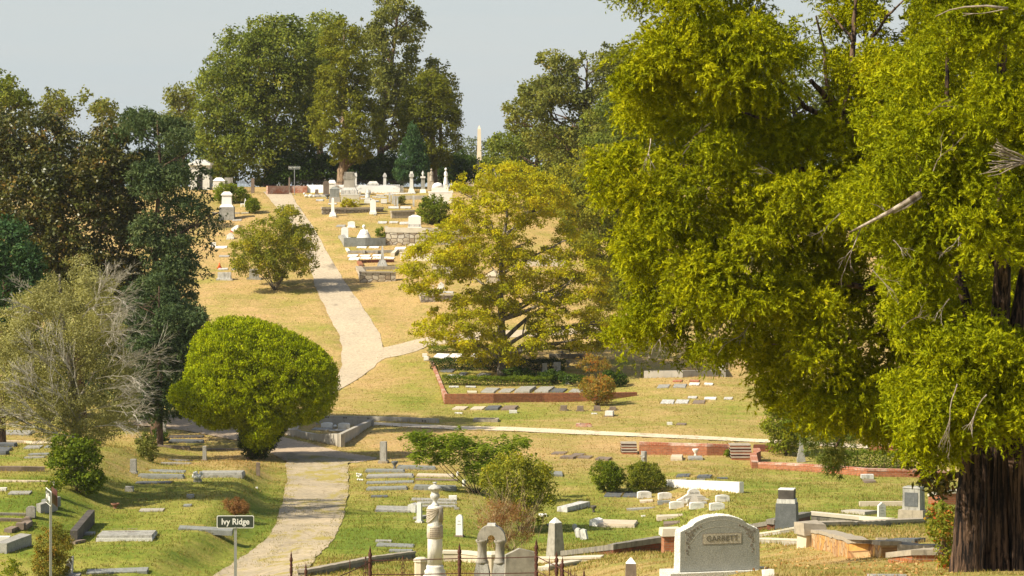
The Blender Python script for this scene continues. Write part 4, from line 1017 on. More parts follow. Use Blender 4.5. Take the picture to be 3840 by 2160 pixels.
mm, nt, out = newmat('turf')
tc = nt.nodes.new('ShaderNodeTexCoord'); v = tc.outputs['Object']
at_n = nt.nodes.new('ShaderNodeAttribute'); at_n.attribute_name = 'turf'
def addm(a, b, op='ADD'):
    n = nt.nodes.new('ShaderNodeMath'); n.operation = op
    for i, x in enumerate((a, b)):
        if isinstance(x, (int, float)): n.inputs[i].default_value = x
        else: nt.links.new(x, n.inputs[i])
    return n.outputs[0]
n1 = noise(nt, v, 0.45, 6, 0.65); n2 = noise(nt, v, 3.0, 5, 0.7); n3 = noise(nt, v, 30, 4, 0.8)
g = addm(at_n.outputs['Fac'], addm(addm(n1, -0.48), 1.3, 'MULTIPLY'))
n5 = noise(nt, v, 1.0, 5, 0.7, (0.35, 1.3, 1))
g = addm(g, addm(addm(n5, -0.5), 0.7, 'MULTIPLY'))
g = addm(g, addm(addm(n2, -0.5), 0.55, 'MULTIPLY'))
col = ramp(nt, [(0.0, (0.445, 0.295, 0.125)), (0.2, (0.395, 0.278, 0.105)), (0.42, (0.310, 0.250, 0.070)), (0.62, (0.250, 0.240, 0.045)), (0.85, (0.170, 0.200, 0.025)), (1.0, (0.125, 0.170, 0.020))], g)
# bare reddish soil in small worn spots
nb = noise(nt, v, 0.8, 6, 0.75)
col = mix(nt, thr(nt, nb, 0.66, 0.74), col, (0.44, 0.24, 0.10))
col = mix(nt, 0.55, col, ramp(nt, [(0.30, (0.16, 0.16, 0.16)), (0.70, (0.86, 0.86, 0.86))], n3), 'OVERLAY')
n4 = noise(nt, v, 9, 4, 0.75, (1, 0.35, 1))
col = mix(nt, 0.45, col, ramp(nt, [(0.32, (0.2, 0.2, 0.2)), (0.68, (0.8, 0.8, 0.8))], n4), 'OVERLAY')
finish(nt, out, col, 0.95, n3, 0.6, 0.05, 0.1)
me.materials.append(mm)
gobj = bpy.data.objects.new('ground', me); C.objects.link(gobj); gobj['kind'] = 'structure'

# ------------------------------------------------------------------ grass blades (stuff)
def onroad(x, y):
    """distance inside the nearest road edge, 0 when off the road"""
    r = np.zeros(x.shape)
    for Pq in ROADPOLY:
        Ps = Pq[::3]
        ins = np.where(inpoly(Ps, x, y))[0]
        if len(ins): r[ins] = np.maximum(r[ins], edist(Ps, x[ins], y[ins]))
    return r
def blades(n, y0, y1, h, w, p=1.0):
    Y = np.sqrt(RNG.uniform(y0 ** 2, y1 ** 2, n)) if p == 1 else RNG.uniform(y0, y1, n)
    X = RNG.uniform(-1, 1, n) * (Y * 0.162 + 1)
    q = onroad(X, Y); k = (q < 0.12) | ((q < 0.45) & (RNG.random(len(X)) < 0.3))
    X, Y = X[k], Y[k]
    clump = np.sin(X * 3.7 + np.sin(Y * 2.9) * 2) * np.sin(Y * 3.3 + np.sin(X * 2.3) * 2)
    k = RNG.random(len(X)) < 0.45 + 0.55 * clump
    X, Y = X[k], Y[k]
    Z = ground(X, Y); n = len(X)
    tone = green_amount(X, Y) * 0.9 + RNG.normal(size=n) * 0.24 + 0.12
    th = RNG.uniform(0, 6.283, n); hh = h * RNG.uniform(0.4, 1.3, n)
    v = np.empty((n, 3, 3), np.float32)
    wx = np.cos(th) * w * 0.5; wy = np.sin(th) * w * 0.5
    v[:, 0] = np.stack([X - wx, Y - wy, Z - 0.01], 1); v[:, 1] = np.stack([X + wx, Y + wy, Z - 0.01], 1)
    v[:, 2] = np.stack([X + RNG.normal(size=n) * hh * .5, Y + RNG.normal(size=n) * hh * .5, Z + hh], 1)
    return v, tone
parts = [blades(110000, 40, 80, 0.05, 0.016), blades(260000, 80, 150, 0.085, 0.035), blades(110000, 150, 200, 0.07, 0.05), blades(60000, 200, 258, 0.08, 0.06)]
v = np.concatenate([p[0] for p in parts]); tn = np.concatenate([p[1] for p in parts]); n = len(v)
me = bpy.data.meshes.new('grass')
me.vertices.add(n * 3); me.vertices.foreach_set('co', v.ravel())
me.loops.add(n * 3); me.loops.foreach_set('vertex_index', np.arange(n * 3, dtype=np.int32))
me.polygons.add(n); me.polygons.foreach_set('loop_start', np.arange(0, n * 3, 3, dtype=np.int32)); me.polygons.foreach_set('loop_total', np.full(n, 3, np.int32))
a_ = me.attributes.new('tone', 'FLOAT', 'FACE'); a_.data.foreach_set('value', np.clip(tn, 0, 1).astype(np.float32))
me.materials.append(LM['grass']); me.update(calc_edges=True)
o = bpy.data.objects.new('grass', me); C.objects.link(o); tag(o, 'short sunlit turf grass, green near the roads and straw-coloured on the hill', 'grass', None, 'stuff')

# fallen leaves under the near cedar and on the slope
def litter(spots, size=0.07):
    pos = []
    for (px, py, rx, ry, n) in spots:
        for _ in range(n):
            p = at(random.gauss(px, rx), random.gauss(py, ry))
            pos.append((p.x, p.y, p.z + 0.03))
    pos = np.array(pos); nr = unit(RNG.normal(size=(len(pos), 3)) * 0.5 + np.array([0, 0, 1.0]))
    o = leaf_object('leaf_litter', pos, nr, size, size * 0.7, RNG.random(len(pos)), LM['litter'])
    tag(o, 'scattered brown fallen leaves on the grass', 'leaves', None, 'stuff')
litter([(3200, 2050, 140, 25, 500), (2720, 1420, 120, 45, 700), (3400, 2130, 80, 20, 250), (950, 1740, 90, 20, 200), (2250, 1530, 60, 15, 120), (3000, 2110, 200, 25, 250)], 0.06)

# ------------------------------------------------------------------ sky, sun, camera
w = bpy.data.worlds.new('World'); bpy.context.scene.world = w; w.use_nodes = True
nt = w.node_tree; nt.nodes.clear()
SUN = Vector((-0.78, -0.36, 0.80)).normalized()
el = math.asin(SUN.z); az = math.atan2(SUN.x, SUN.y)
sk = nt.nodes.new('ShaderNodeTexSky'); sk.sky_type = 'NISHITA'; sk.sun_disc = False
sk.sun_elevation = el; sk.sun_rotation = az; sk.air_density = 1.1; sk.dust_density = 2.2; sk.ozone_density = 1.5; sk.altitude = 150
bg = nt.nodes.new('ShaderNodeBackground'); bg.inputs['Strength'].default_value = SKY_STRENGTH
# thin high cloud veils, drawn on the sky itself
tc = nt.nodes.new('ShaderNodeTexCoord')
nn = noise(nt, tc.outputs['Generated'], 3.0, 5, 0.6, (1.5, 1.5, 26))
hs = nt.nodes.new('ShaderNodeHueSaturation'); hs.inputs['Saturation'].default_value = 0.8
nt.links.new(sk.outputs[0], hs.inputs['Color'])
veil = mix(nt, thr(nt, nn, 0.35, 0.75), (4.75, 5.35, 5.65), (5.15, 5.5, 5.6))
sx_ = nt.nodes.new('ShaderNodeSeparateXYZ'); nt.links.new(tc.outputs['Generated'], sx_.inputs[0])
low = nt.nodes.new('ShaderNodeMapRange'); low.inputs['From Min'].default_value = 0.08; low.inputs['From Max'].default_value = 0.38; low.inputs['To Min'].default_value = VEIL; low.inputs['To Max'].default_value = 0.0
nt.links.new(sx_.outputs['Z'], low.inputs['Value'])
grd = nt.nodes.new('ShaderNodeMapRange'); grd.inputs['From Min'].default_value = 0.0; grd.inputs['From Max'].default_value = 0.055; grd.inputs['To Min'].default_value = 1.06; grd.inputs['To Max'].default_value = 0.93
nt.links.new(sx_.outputs['Z'], grd.inputs['Value'])
gv = nt.nodes.new('ShaderNodeVectorMath'); gv.operation = 'SCALE'; nt.links.new(veil, gv.inputs[0]); nt.links.new(grd.outputs['Result'], gv.inputs['Scale'])
col = mix(nt, low.outputs['Result'], hs.outputs[0], gv.outputs[0])
nt.links.new(col, bg.inputs['Color'])
ow = nt.nodes.new('ShaderNodeOutputWorld'); nt.links.new(bg.outputs[0], ow.inputs[0])

sd = bpy.data.lights.new('sun', 'SUN'); sd.energy = SUN_E; sd.angle = R(0.5); sd.color = (1.0, 0.91, 0.74)
so = bpy.data.objects.new('sun', sd); C.objects.link(so)
so.rotation_euler = SUN.to_track_quat('Z', 'Y').to_euler(); so.location = (0, 0, 60)

cd = bpy.data.cameras.new('camera'); co = bpy.data.objects.new('camera', cd); C.objects.link(co)
co.location = (0, 0, 0); co.rotation_euler = (R(90), 0, 0)
cd.sensor_width = 36; cd.lens = 36 * F / 3840; cd.shift_y = -(1080 - HY) / 3840
cd.clip_start = 1; cd.clip_end = 9000
sc = bpy.context.scene; sc.camera = co
sc.view_settings.view_transform = 'Standard'; sc.view_settings.look = 'None'; sc.view_settings.exposure = EXPO; sc.view_settings.gamma = 1
sc.render.resolution_x = 1024; sc.render.resolution_y = 576
try:
    sc.cycles.max_bounces = 6; sc.cycles.transparent_max_bounces = 4; sc.cycles.diffuse_bounces = 3
except Exception: pass

# ------------------------------------------------------------------ the air: thin haze over the valley
if HAZE > 0:
    m = MB()
    m.add([(-1100, -100, -40), (1100, -100, -40), (1100, 1100, -40), (-1100, 1100, -40), (-1100, -100, 45), (1100, -100, 45), (1100, 1100, 45), (-1100, 1100, 45)],
          [(3, 2, 1, 0), (4, 5, 6, 7), (0, 1, 5, 4), (1, 2, 6, 5), (2, 3, 7, 6), (3, 0, 4, 7)])
    hm = bpy.data.materials.new('haze_air'); hm.use_nodes = True; hn = hm.node_tree; hn.nodes.clear()
    ho = hn.nodes.new('ShaderNodeOutputMaterial'); pv = hn.nodes.new('ShaderNodeVolumePrincipled')
    pv.inputs['Color'].default_value = (0.94, 0.96, 0.97, 1); pv.inputs['Density'].default_value = HAZE; pv.inputs['Anisotropy'].default_value = 0.2
    hn.links.new(pv.outputs[0], ho.inputs['Volume'])
    hz = m.build('haze', hm); hz['kind'] = 'stuff'; hz['label'] = 'thin pale haze over the valley'
# ------------------------------------------------------------------ stones, walls, signs
BASES = []; WSEG = []
def slope(p):
    e = 0.6
    return (float(ground(p.x, p.y + e)) - float(ground(p.x, p.y - e))) / (2 * e), (float(ground(p.x + e, p.y)) - float(ground(p.x - e, p.y))) / (2 * e)

def base(px, py):
    p = at(px, py); return p, F / p.y

def slab(x0, x1, yt, yb, mat, label, dm=None, yaw=0.0, cat='ledger stone', name='ledger_stone', group=None, inset=0.0, lay=1, thick=None, mat2=None):
    """flat or low stone lying on the turf; yt, yb are the rows of its far and near edge"""
    p, s = base((x0 + x1) / 2, yb)
    sy, sx = slope(p)
    tv = (yb - HY) / F + sy
    tot = (yb - yt) / s
    w = (x1 - x0) / s
    if dm is None: dm = 0.9 if w > 1.5 else 1.8
    if dm * tv > tot * 0.8: dm = max(0.3, tot * 0.8 / tv)
    th = thick if thick else max(0.05, tot - dm * tv)
    cy = dm / 2; BASES.append((p, yaw, w, dm, cy))
    if lay == 1:
        m = MB(); m.box(0, cy, -0.12, w, dm, 0.12 + th, 0.985)
        if inset: m.box(0, cy, th + 0.0, w * (1 - inset), dm * (1 - inset), 0.03, 0.97)
        o = m.build(name, M[mat], None, rough=0.006)
        tag(place(o, p, yaw, math.atan(sy), -max(-.05, min(.05, math.atan(sx)))), label, cat, group)
    else:
        o = tag(empty(name, p, yaw, math.atan(sy), -max(-.05, min(.05, math.atan(sx)))), label, cat, group)
        MB().box(0, cy, -0.15, w, dm, 0.15 + th * 0.55, 0.99).build('base', M[mat2 or mat], o, rough=0.008)
        if lay == 2:
            MB().box(0, cy, th * 0.55, w * 0.96, dm * 0.9, th * 0.45, 0.97).build('ledger', M[mat], o, rough=0.004)
        else:
            for k in (-1, 1):
                MB().box(0, cy + k * dm * 0.235, th * 0.55, w * 0.975, dm * 0.42, th * 0.45, 0.98).build('ledger', M[mat], o, rough=0.004)
    return o

def block(px, yb, wpx, hpx, mat, label, dep=0.3, top='flat', yaw=0.0, cat='headstone', name='headstone', group=None, basepx=0, bmat=None, baseh=None, letters=0, lean=0.0):
    """upright stone: top = flat, round, gable, serp, arch, slant"""
    p, s = base(px, yb)
    w = wpx / s; h = hpx / s
    o = tag(empty(name, p, yaw, 0, lean), label, cat, group)
    z0 = 0; BASES.append((p, yaw, max(w, basepx / s), dep * (1.7 if basepx else 1), 0))
    if basepx:
        bh = (baseh or max(4, hpx * 0.12)) / s
        MB().box(0, 0, -0.15, basepx / s, dep * 1.7, bh + 0.15, 0.97).build('base', M[bmat or mat], o, rough=0.006)
        z0 = bh
    a = w / 2; H = h - z0
    if top == 'flat': pts = [(-a, z0), (a, z0), (a * .98, z0 + H), (-a * .98, z0 + H)]
    elif top == 'gable': pts = [(-a, z0), (a, z0), (a, z0 + H * .82), (0, z0 + H), (-a, z0 + H * .82)]
    elif top == 'round':
        r = min(a, H * .45)
        pts = [(-a, z0), (a, z0)] + [(a * math.cos(t), z0 + H - r + r * math.sin(t)) for t in np.linspace(0, math.pi, 13)]
    elif top == 'arch':
        r = H * .2
        pts = [(-a, z0), (a, z0)] + [(a * math.cos(t), z0 + H - r + r * math.sin(t)) for t in np.linspace(0.1, math.pi - .1, 11)]
    elif top == 'serp':
        pts = [(-a, z0), (a, z0), (a, z0 + H * .62), (a * .72, z0 + H * .66), (a * .45, z0 + H * .84), (a * .32, z0 + H * .95), (0, z0 + H), (-a * .32, z0 + H * .95), (-a * .45, z0 + H * .84), (-a * .72, z0 + H * .66), (-a, z0 + H * .62)]
    else: pts = [(-a, z0), (a, z0), (a, z0 + H), (-a, z0 + H)]
    m = MB(); m.prism(pts, -dep / 2, dep / 2)
    m.build('tablet', M[mat], o, rough=0.003)
    if letters:
        q = MB()
        for r_ in range(letters):
            zz = z0 + H * (0.68 - r_ * 0.16)
            ww = a * random.uniform(.9, 1.4)
            for c_ in range(7): q.box((c_ - 3) * ww / 7.5, -dep / 2 - .002, zz, ww / 7 * random.uniform(.4, .75), .004, H * .035)
        q.build('inscription', M['granite'], o)
    return o

def obel(px, yb, ytop, wb, wt, mat, label, basew=0, basey=0, yaw=0.0, capmat=None, steps=2, cat='obelisk', name='obelisk'):
    p, s = base(px, yb)
    H = (yb - ytop) / s; o = tag(empty(name, p, yaw), label, cat)
    z = 0
    if basew:
        bh = basey / s
        m = MB()
        for k in range(steps):
            m.box(0, 0, z - (0.15 if k == 0 else 0), basew / s * (1 - .18 * k), basew / s * (1 - .18 * k), bh / steps + (0.15 if k == 0 else 0), .97)
            z += bh / steps
        m.build('base', M[mat], o, rough=.006)
    m = MB(); a = wb / s; t = wt / wb
    hp = wt / s * .55
    m.box(0, 0, z - .05, a, a, H - z - hp + .05, t)
    m.build('shaft', M[mat], o, rough=.003)
    MB().box(0, 0, H - hp, wt / s, wt / s, hp, .12).build('point', M[capmat or mat], o)
    return o

def urn(px, yb, w, h, mat, label, kind='urn', group=None, cat='urn'):
    p, s = base(px, yb)
    r = w / s / 2; H = h / s
    if kind == 'urn': prof = [(r * .55, -0.05), (r * .55, H * .1), (r * .25, H * .16), (r * .22, H * .3), (r * .6, H * .42), (r * .9, H * .62), (r * .85, H * .8), (r, H * .92), (r * .98, H), (r * .75, H * .985), (r * .6, H * .9)]
    elif kind == 'bowl': prof = [(r * .45, -0.05), (r * .5, H * .12), (r * .3, H * .25), (r * .35, H * .4), (r * .95, H * .75), (r, H), (r * .85, H), (r * .7, H * .85)]
    elif kind == 'log': prof = [(r * 1.05, -0.1), (r, H * .1), (r * .95, H * .6), (r, H * .97), (r * .9, H)]
    elif kind == 'ball': prof = [(r * math.sin(t) + .001, H / 2 - H / 2 * math.cos(t)) for t in np.linspace(0, math.pi, 8)]
    elif kind == 'post': prof = [(r, -0.1), (r, H * .8), (r * .7, H * .9), (r * .1, H)]
    m = MB(); m.lathe(prof, 14)
    if kind == 'log':
        m.tube([(0, -r * .9, H * .55), (0, -r * 1.25, H * .55)], r * .5, 10); m.tube([(-r * .8, 0, H * .62), (-r * 1.35, -.02, H * .66)], r * .25, 8)
    o = m.build('urn' if cat == 'urn' else cat.replace(' ', '_'), M[mat], None, smooth=(kind != 'post'))
    return tag(place(o, p), label, cat, group)

def wall(path, th, mat, label, cap=None, cap_h=0.07, over=0.03, cat='border', name='plot_border', name2='coping', back=False, dy=0.0, capjit=0.0, piers=None):
    """path of (px, y at the foot, y at the top); the wall's near face runs through the foot points"""
    P3 = []
    for (x, yb, yt) in path:
        p, s = base(x, yb); P3.append((p, (yb - yt) / s))
    b = P3[0][0]
    o = tag(empty(name, b), label, cat)
    L = []
    for i in range(len(P3) - 1):
        (a, h0), (c, h1) = P3[i], P3[i + 1]
        n = max(1, int((c - a).length / 0.9))
        for k in range(n): L.append((a.lerp(c, k / n), h0 + (h1 - h0) * k / n))
    L.append(P3[-1])
    WSEG.extend((P3[i][0], P3[i + 1][0]) for i in range(len(P3) - 1))
    m = MB(); mc = MB()
    def strip(mm, off0, off1, f0, f1, j=0.0):
        vs = []
        for i, (p, h) in enumerate(L):
            d = (L[min(i + 1, len(L) - 1)][0] - L[max(i - 1, 0)][0]); d.z = 0; d.normalize()
            nrm = Vector((-d.y, d.x, 0))
            if nrm.y < 0 : nrm = -nrm
            q = p - b
            ex = Vector((0, 0, 0))
            if i == 0: ex = -d * over * (1 if mm is mc else 0)
            if i == len(L) - 1: ex = d * over * (1 if mm is mc else 0)
            jj = random.uniform(-j, j)
            for off, zz in ((off0, f0), (off1, f0), (off1, f1), (off0, f1)):
                z = q.z + (h + zz if zz != -0.35 else zz) + (jj if zz != -0.35 else 0)
                vs.append((q.x + nrm.x * off + ex.x, q.y + nrm.y * off + ex.y, z))
        fs = []
        n = len(L)
        for i in range(n - 1):
            A = i * 4; B = A + 4
            fs += [(A, B, B + 3, A + 3), (A + 3, B + 3, B + 2, A + 2), (A + 2, B + 2, B + 1, A + 1), (A + 1, B + 1, B, A)]
        fs += [(0, 3, 2, 1), (n * 4 - 4, n * 4 - 3, n * 4 - 2, n * 4 - 1)]
        mm.add(vs, fs)
    if cap:
        strip(m, 0, th, -0.35, -cap_h); strip(mc, -over, th + over, -cap_h + .002, 0, capjit)
        mc.build(name2, M[cap], o)
    else:
        strip(m, 0, th, -0.35, 0, capjit)
    w = m.build('wall_face', M[mat], o)
    # running length in u so that the courses follow the wall
    me = w.data; uv = me.uv_layers[0].data
    cum = [0]
    for i in range(1, len(L)): cum.append(cum[-1] + (L[i][0] - L[i - 1][0]).length)
    for pl in me.polygons:
        if abs(pl.normal.z) < .8:
            for li in pl.loop_indices:
                vi = me.loops[li].vertex_index
                if vi // 4 < len(cum): uv[li].uv = (cum[vi // 4], me.vertices[vi].co.z)
    return o

def textobj(txt, size, mat, parent, loc, rot=(math.pi / 2, 0, 0), ext=0.002, name='lettering', sx=1.0, bold=0.0):
    cu = bpy.data.curves.new('t', 'FONT'); cu.body = txt; cu.size = size; cu.extrude = ext; cu.align_x = 'CENTER'; cu.align_y = 'CENTER'; cu.offset = bold
    ob = bpy.data.objects.new('t', cu); C.objects.link(ob)
    bpy.context.view_layer.update()
    me = bpy.data.meshes.new_from_object(ob.evaluated_get(bpy.context.evaluated_depsgraph_get()))
    bpy.data.objects.remove(ob)
    me.materials.clear(); me.materials.append(M[mat])
    o = bpy.data.objects.new(name, me); C.objects.link(o); o.parent = parent
    o.location = loc; o.rotation_euler = rot; o.scale = (sx, 1, 1)
    return o

# ================= foreground right =================
p, s = base(2690, 2166)
g = tag(empty('headstone', p, R(15)), 'large grey granite headstone with the name GARRETT on a rock-faced base', 'headstone')
W, D, z0 = 1.22, 0.26, 0.12
m = MB(); m.box(0, 0, -0.2, 1.66, 0.52, 0.32, 0.985)
bs = m.build('base', M['garrett_rough'], g, rough=0.012)
def gtop(x):
    t = abs(x) / (W / 2)
    if t < 0.70: return 0.925 - 0.115 * (t / 0.70) ** 2.2
    return 0.79 - 0.085 * ((t - .70) / .30)
xs_ = list(np.linspace(-W / 2, W / 2, 41))
pts = [(-W / 2 - .012, z0), (W / 2 + .012, z0)] + [(x, gtop(x)) for x in reversed(xs_)]
m = MB(); m.prism(pts, -D / 2, D / 2 - .03)
m.build('tablet', M['garrett'], g)
# rock-pitched rim round the polished face
m = MB()
rim = [(-W / 2 - .014, z0 + .0)] + [(x - (.006 if x < 0 else -.006) * (abs(x) > .6), gtop(x) + .004) for x in xs_] + [(W / 2 + .014, z0 + .0)]
rim2 = []
for i in range(len(rim) - 1):
    for k in range(3):
        rim2.append((rim[i][0] + (rim[i + 1][0] - rim[i][0]) * k / 3, rim[i][1] + (rim[i + 1][1] - rim[i][1]) * k / 3))
rim2.append(rim[-1])
vs = []; rows = [-D / 2 + .006, -D / 4, 0, D / 4, D / 2 - .02]
for (x, z) in rim2:
    for j, y in enumerate(rows):
        q = 0 if j == 0 else random.uniform(0.004, .022)
        nx_ = -1 if x < -W / 2 - .001 else (1 if x > W / 2 + .001 else 0)
        vs.append((x + nx_ * q, y, z + (q if nx_ == 0 else 0)))
n5 = len(rows)
fs = [(i * n5 + j, (i + 1) * n5 + j, (i + 1) * n5 + j + 1, i * n5 + j + 1) for i in range(len(rim2) - 1) for j in range(n5 - 1)]
m.add(vs, fs); m.build('rock_edge', M['garrett_rough'], g)
f = -D / 2
m = MB()
def line(pts, r=.0028): m.tube([(x, f, z) for x, z in pts], r, 5)
line([(x, gtop(x) - .055) for x in np.linspace(-.54, .54, 30)], .002)
line([(x, gtop(x) - .155 - .10 * max(0, abs(x) - .30) / .2) for x in np.linspace(-.50, .50, 30)], .002)
line([(-.54, gtop(-.54) - .055), (-.545, .28)], .002); line([(.54, gtop(.54) - .055), (.555, .34)], .002)
m.build('border_line', M['panel'], g)
for sgn in (-1, 1):
    m = MB()
    for k, (cx_, cz_, r0) in enumerate([(.49, .66, .035), (.45, .70, .03), (.50, .60, .032), (.46, .62, .022), (.40, .735, .026), (.35, .76, .02), (.51, .54, .026), (.49, .48, .022), (.52, .43, .018), (.43, .66, .02), (.30, .785, .015), (.53, .70, .02), (.505, .385, .012)]):
        sp = []
        for t in np.linspace(0, 2.6 * math.pi, 22):
            r_ = r0 * (1 - t / (3.2 * math.pi))
            sp.append((sgn * cx_ + r_ * math.cos(t + k) * sgn, f - .001, cz_ + r_ * math.sin(t + k)))
        m.tube(sp, .0035, 4)
    m.build('carved_scroll', M['stone_brown'], g)
m = MB(); m.box(.03, f - .001, .52, .60, .006, .15); pn = m.build('name_panel', M['panel'], g)
m = MB()
for a, b_ in [((-.272, .517), (.332, .517)), ((-.272, .673), (.332, .673)), ((-.272, .517), (-.272, .673)), ((.332, .517), (.332, .673))]:
    m.tube([(a[0], f - .003, a[1]), (b_[0], f - .003, b_[1])], .0022, 4)
m.build('panel_border', M['stone_brown'], pn)
textobj('GARRETT', .118, 'carve', pn, (.03, f - .0075, .595), sx=.98, name='lettering', bold=-0.0012)

# short white-capped marker at the bottom
o = obel(2366, 2176, 2091, 44, 38, 'stone_brown', 'short square marker post with a white pyramid top left of the big granite headstone', capmat='marble_bright', name='grave_marker', cat='marker')
slab(2868, 2906, 2135, 2166, 'marble', 'small white stone end at the bottom edge, right of the big headstone', 0.5)
slab(3270, 3400, 2153, 2170, 'granite_pale', 'pale flat slab just showing at the bottom edge, left of the shaggy cedar', 0.6)

# brick lot with coping
wall([(2105, 2090, 2066), (2300, 2080, 2041), (2486, 2072, 2013)], .30, 'brick_dark', 'low brick plot wall with dark stone coping running from the obelisk to the brick pier', 'concrete_dark', .17, .03)
p, s = base(2520, 2073)
o = tag(empty('brick_pier', p, R(8)), 'red brick pier with a pale stone cap at the corner behind the big headstone', 'pier')
MB().box(0, .25, -.2, .46, .46, .2 + 62 / s).build('pier_shaft', M['brick'], o)
MB().box(0, .25, 62 / s + .002, .60, .58, .22, .93).build('cap', M['creamcap'], o, rough=.008)
wall([(2812, 1996, 1966), (2905, 1987, 1950), (3039, 1955, 1920)], .30, 'brick_dark', 'brick plot wall with dark coping behind the big headstone and the dark pillar', 'concrete_dark', .14, .03)
wall([(3041, 1953, 1920), (3223, 1960, 1938), (3330, 1965, 1945)], .35, 'concrete_dark', 'pale coping wall running right from the plot corner to the white upright marker', 'creamcap', .12, .03)
wall([(2838, 2016, 1999), (2925, 2003, 1986), (3010, 1990, 1972)], .28, 'concrete', 'middle stone kerb right of the big headstone, in front of the dark pillar', 'creamcap', .05, .01, cat='edging', name='plot_edging')
wall([(2838, 2040, 2016), (2925, 2040, 2019), (3012, 2042, 2022)], .28, 'concrete', 'lowest stone kerb right of the big headstone, ending at the stone pier', 'creamcap', .05, .01, cat='edging', name='plot_edging')
# dark pillar monument
p, s = base(2951, 1982)
o = tag(empty('pillar_monument', p, R(-14)), 'dark stained square pillar with white-edged stepped top behind the big headstone', 'monument')
MB().box(0, 0, -.15, 82 / s, 62 / s, .15 + 96 / s, .93).build('shaft', M['granite_dark'], o)
MB().box(0, 0, 96 / s + .002, 70 / s, 58 / s, 16 / s, .96).build('collar', M['marble_old'], o)
MB().box(0, 0, 112 / s + .004, 58 / s, 50 / s, 34 / s, 1.02).build('top_block', M['stone_black'], o)
MB().box(0, 0, 146 / s + .006, 60 / s, 52 / s, 4 / s, .97).build('cap', M['marble'], o)
block(3306, 1950, 31, 66, 'marble', 'white upright marker with a shallow peaked top behind the stone wall at right', .10, 'gable', R(22), letters=3)
p, s = base(3426, 1945)
o = tag(empty('monument', p, R(-28)), 'boxy granite monument with a carved dark panel, left of the magnolia sprays', 'monument')
MB().box(0, 0, -.15, 100 / s, 74 / s, .15 + 34 / s, .95).build('base', M['stonecap'], o, rough=.02)
MB().box(0, 0, 34 / s, 70 / s, 52 / s, 82 / s, .97).build('die', M['granite_pale'], o, rough=.006)
MB().box(0, 0, 116 / s, 72 / s, 54 / s, 5 / s, .9).build('cap', M['granite_pale'], o)
m = MB(); m.box(0, -26 / s - .004, 48 / s, 52 / s, .012, 52 / s); m.build('carved_panel', M['granite_dark'], o)
slab(3223, 3390, 1879, 1898, 'concrete_tan', 'long low tan concrete kerb on the lawn behind the white upright marker', .3, cat='edging', name='plot_edging')
slab(3235, 3300, 1908, 1930, 'concrete', 'flat grey kerb stone lying slantwise left of the white upright marker', 1.4, R(35), cat='edging', name='plot_edging')
wall([(3481, 1890, 1850), (3530, 1893, 1842), (3600, 1893, 1838)], .35, 'brick', 'brick plot wall with a pale cap half hidden by the magnolia sprays', 'creamcap', .12)
# ochre stone wall plot
wall([(3070, 1975, 1958), (3200, 1975, 1957), (3330, 1970, 1951), (3475, 1965, 1945)], .4, 'rubble_dark', 'long mossy rough stone wall top behind the ochre block wall', 'stonecap', .10, .02, capjit=.02)
p, s = base(3040, 2050)
o = tag(empty('stone_pier', p, R(20)), 'cracked pale stone corner pier at the left end of the ochre block wall', 'pier')
MB().box(0, .2, -.2, .30, .5, .2 + 42 / s, 1.02).build('pier_shaft', M['concrete_tan'], o, rough=.02)
MB().box(.08, .2, 42 / s, .62, .60, 44 / s, .92).build('cap', M['stonecap'], o, rough=.03)
wall([(3096, 2040, 1984), (3180, 2064, 2002), (3250, 2086, 2020), (3305, 2094, 2030)], .35, 'rubble_orange', 'low wall of ochre stone blocks running towards the viewer at right', 'stonecap', .08, .02, capjit=.02)
wall([(3305, 2092, 2032), (3400, 2086, 2044), (3500, 2082, 2045)], .35, 'stonecap', 'brown stone kerb in front of the dark tilted ledger', None)
slab(3320, 3432, 2010, 2042, 'granite_dark', 'dark tilted ledger stone lying behind the brown stone kerb', 1.1, R(-20), thick=.12)
slab(3292, 3330, 2016, 2034, 'stonecap', 'broken pale stone lump beside the dark tilted ledger', .5)
wall([(3330, 2112, 2074), (3420, 2112, 2062), (3516, 2104, 2060)], .30, 'brick', 'near stub of brick kerb with a thick mossy rounded coping beside the cedar trunk', 'stonecap', .09, .03, capjit=.01)

# ================= foreground left-centre =================
# road name sign
def signpost(px, ysign, d, wm, hm, txt, label, yaw=0.0, lean=0.0, ts=.13, post=2.3, brown=False, sx=.9):
    q = lift(px, ysign, d); gz_ = float(ground(q.x, q.y)); b = Vector((q.x, q.y, gz_))
    o = tag(empty('street_sign', b, yaw, 0, lean), label, 'street sign')
    H = q.z - gz_
    m = MB(); m.box(0, 0, -.2, .052, .035, H + .2 + hm * .3); m.build('post', M['steel'], o)
    def rr(w, h, r, y0, y1, mm):
        pts = []
        for cx_, cz_, a0 in ((w - r, -h + r, -90), (w - r, h - r, 0), (-w + r, h - r, 90), (-w + r, -h + r, 180)):
            for k in range(6):
                a = R(a0 + k * 18); pts.append((cx_ + r * math.cos(a), H + cz_ + r * math.sin(a)))
        mm.prism(pts, y0, y1)
    m = MB(); rr(wm / 2, hm / 2, .03, -.036, -.030, m); bd = m.build('sign_blade', M['sign_white'], o)
    m = MB(); rr(wm / 2 - .014, hm / 2 - .014, .022, -.0385, -.0355, m); m.build('sign_face', M['sign_green'], bd)
    if txt: textobj(txt, ts, 'sign_white', bd, (0, -.041, H), sx=sx, ext=.001, bold=.0035)
    m = MB()
    for z in (H + hm / 2 - .018, H - hm / 2 + .018): m.ball(0, -.042, z, .009, .004, .009, 8)
    m.build('bolt', M['steel'], bd)
    return o, H
signpost(883, 1956, 59, .685, .235, 'Ivy Ridge', 'dark green road sign on a thin steel post reading Ivy Ridge', R(2), ts=.155, sx=.92)
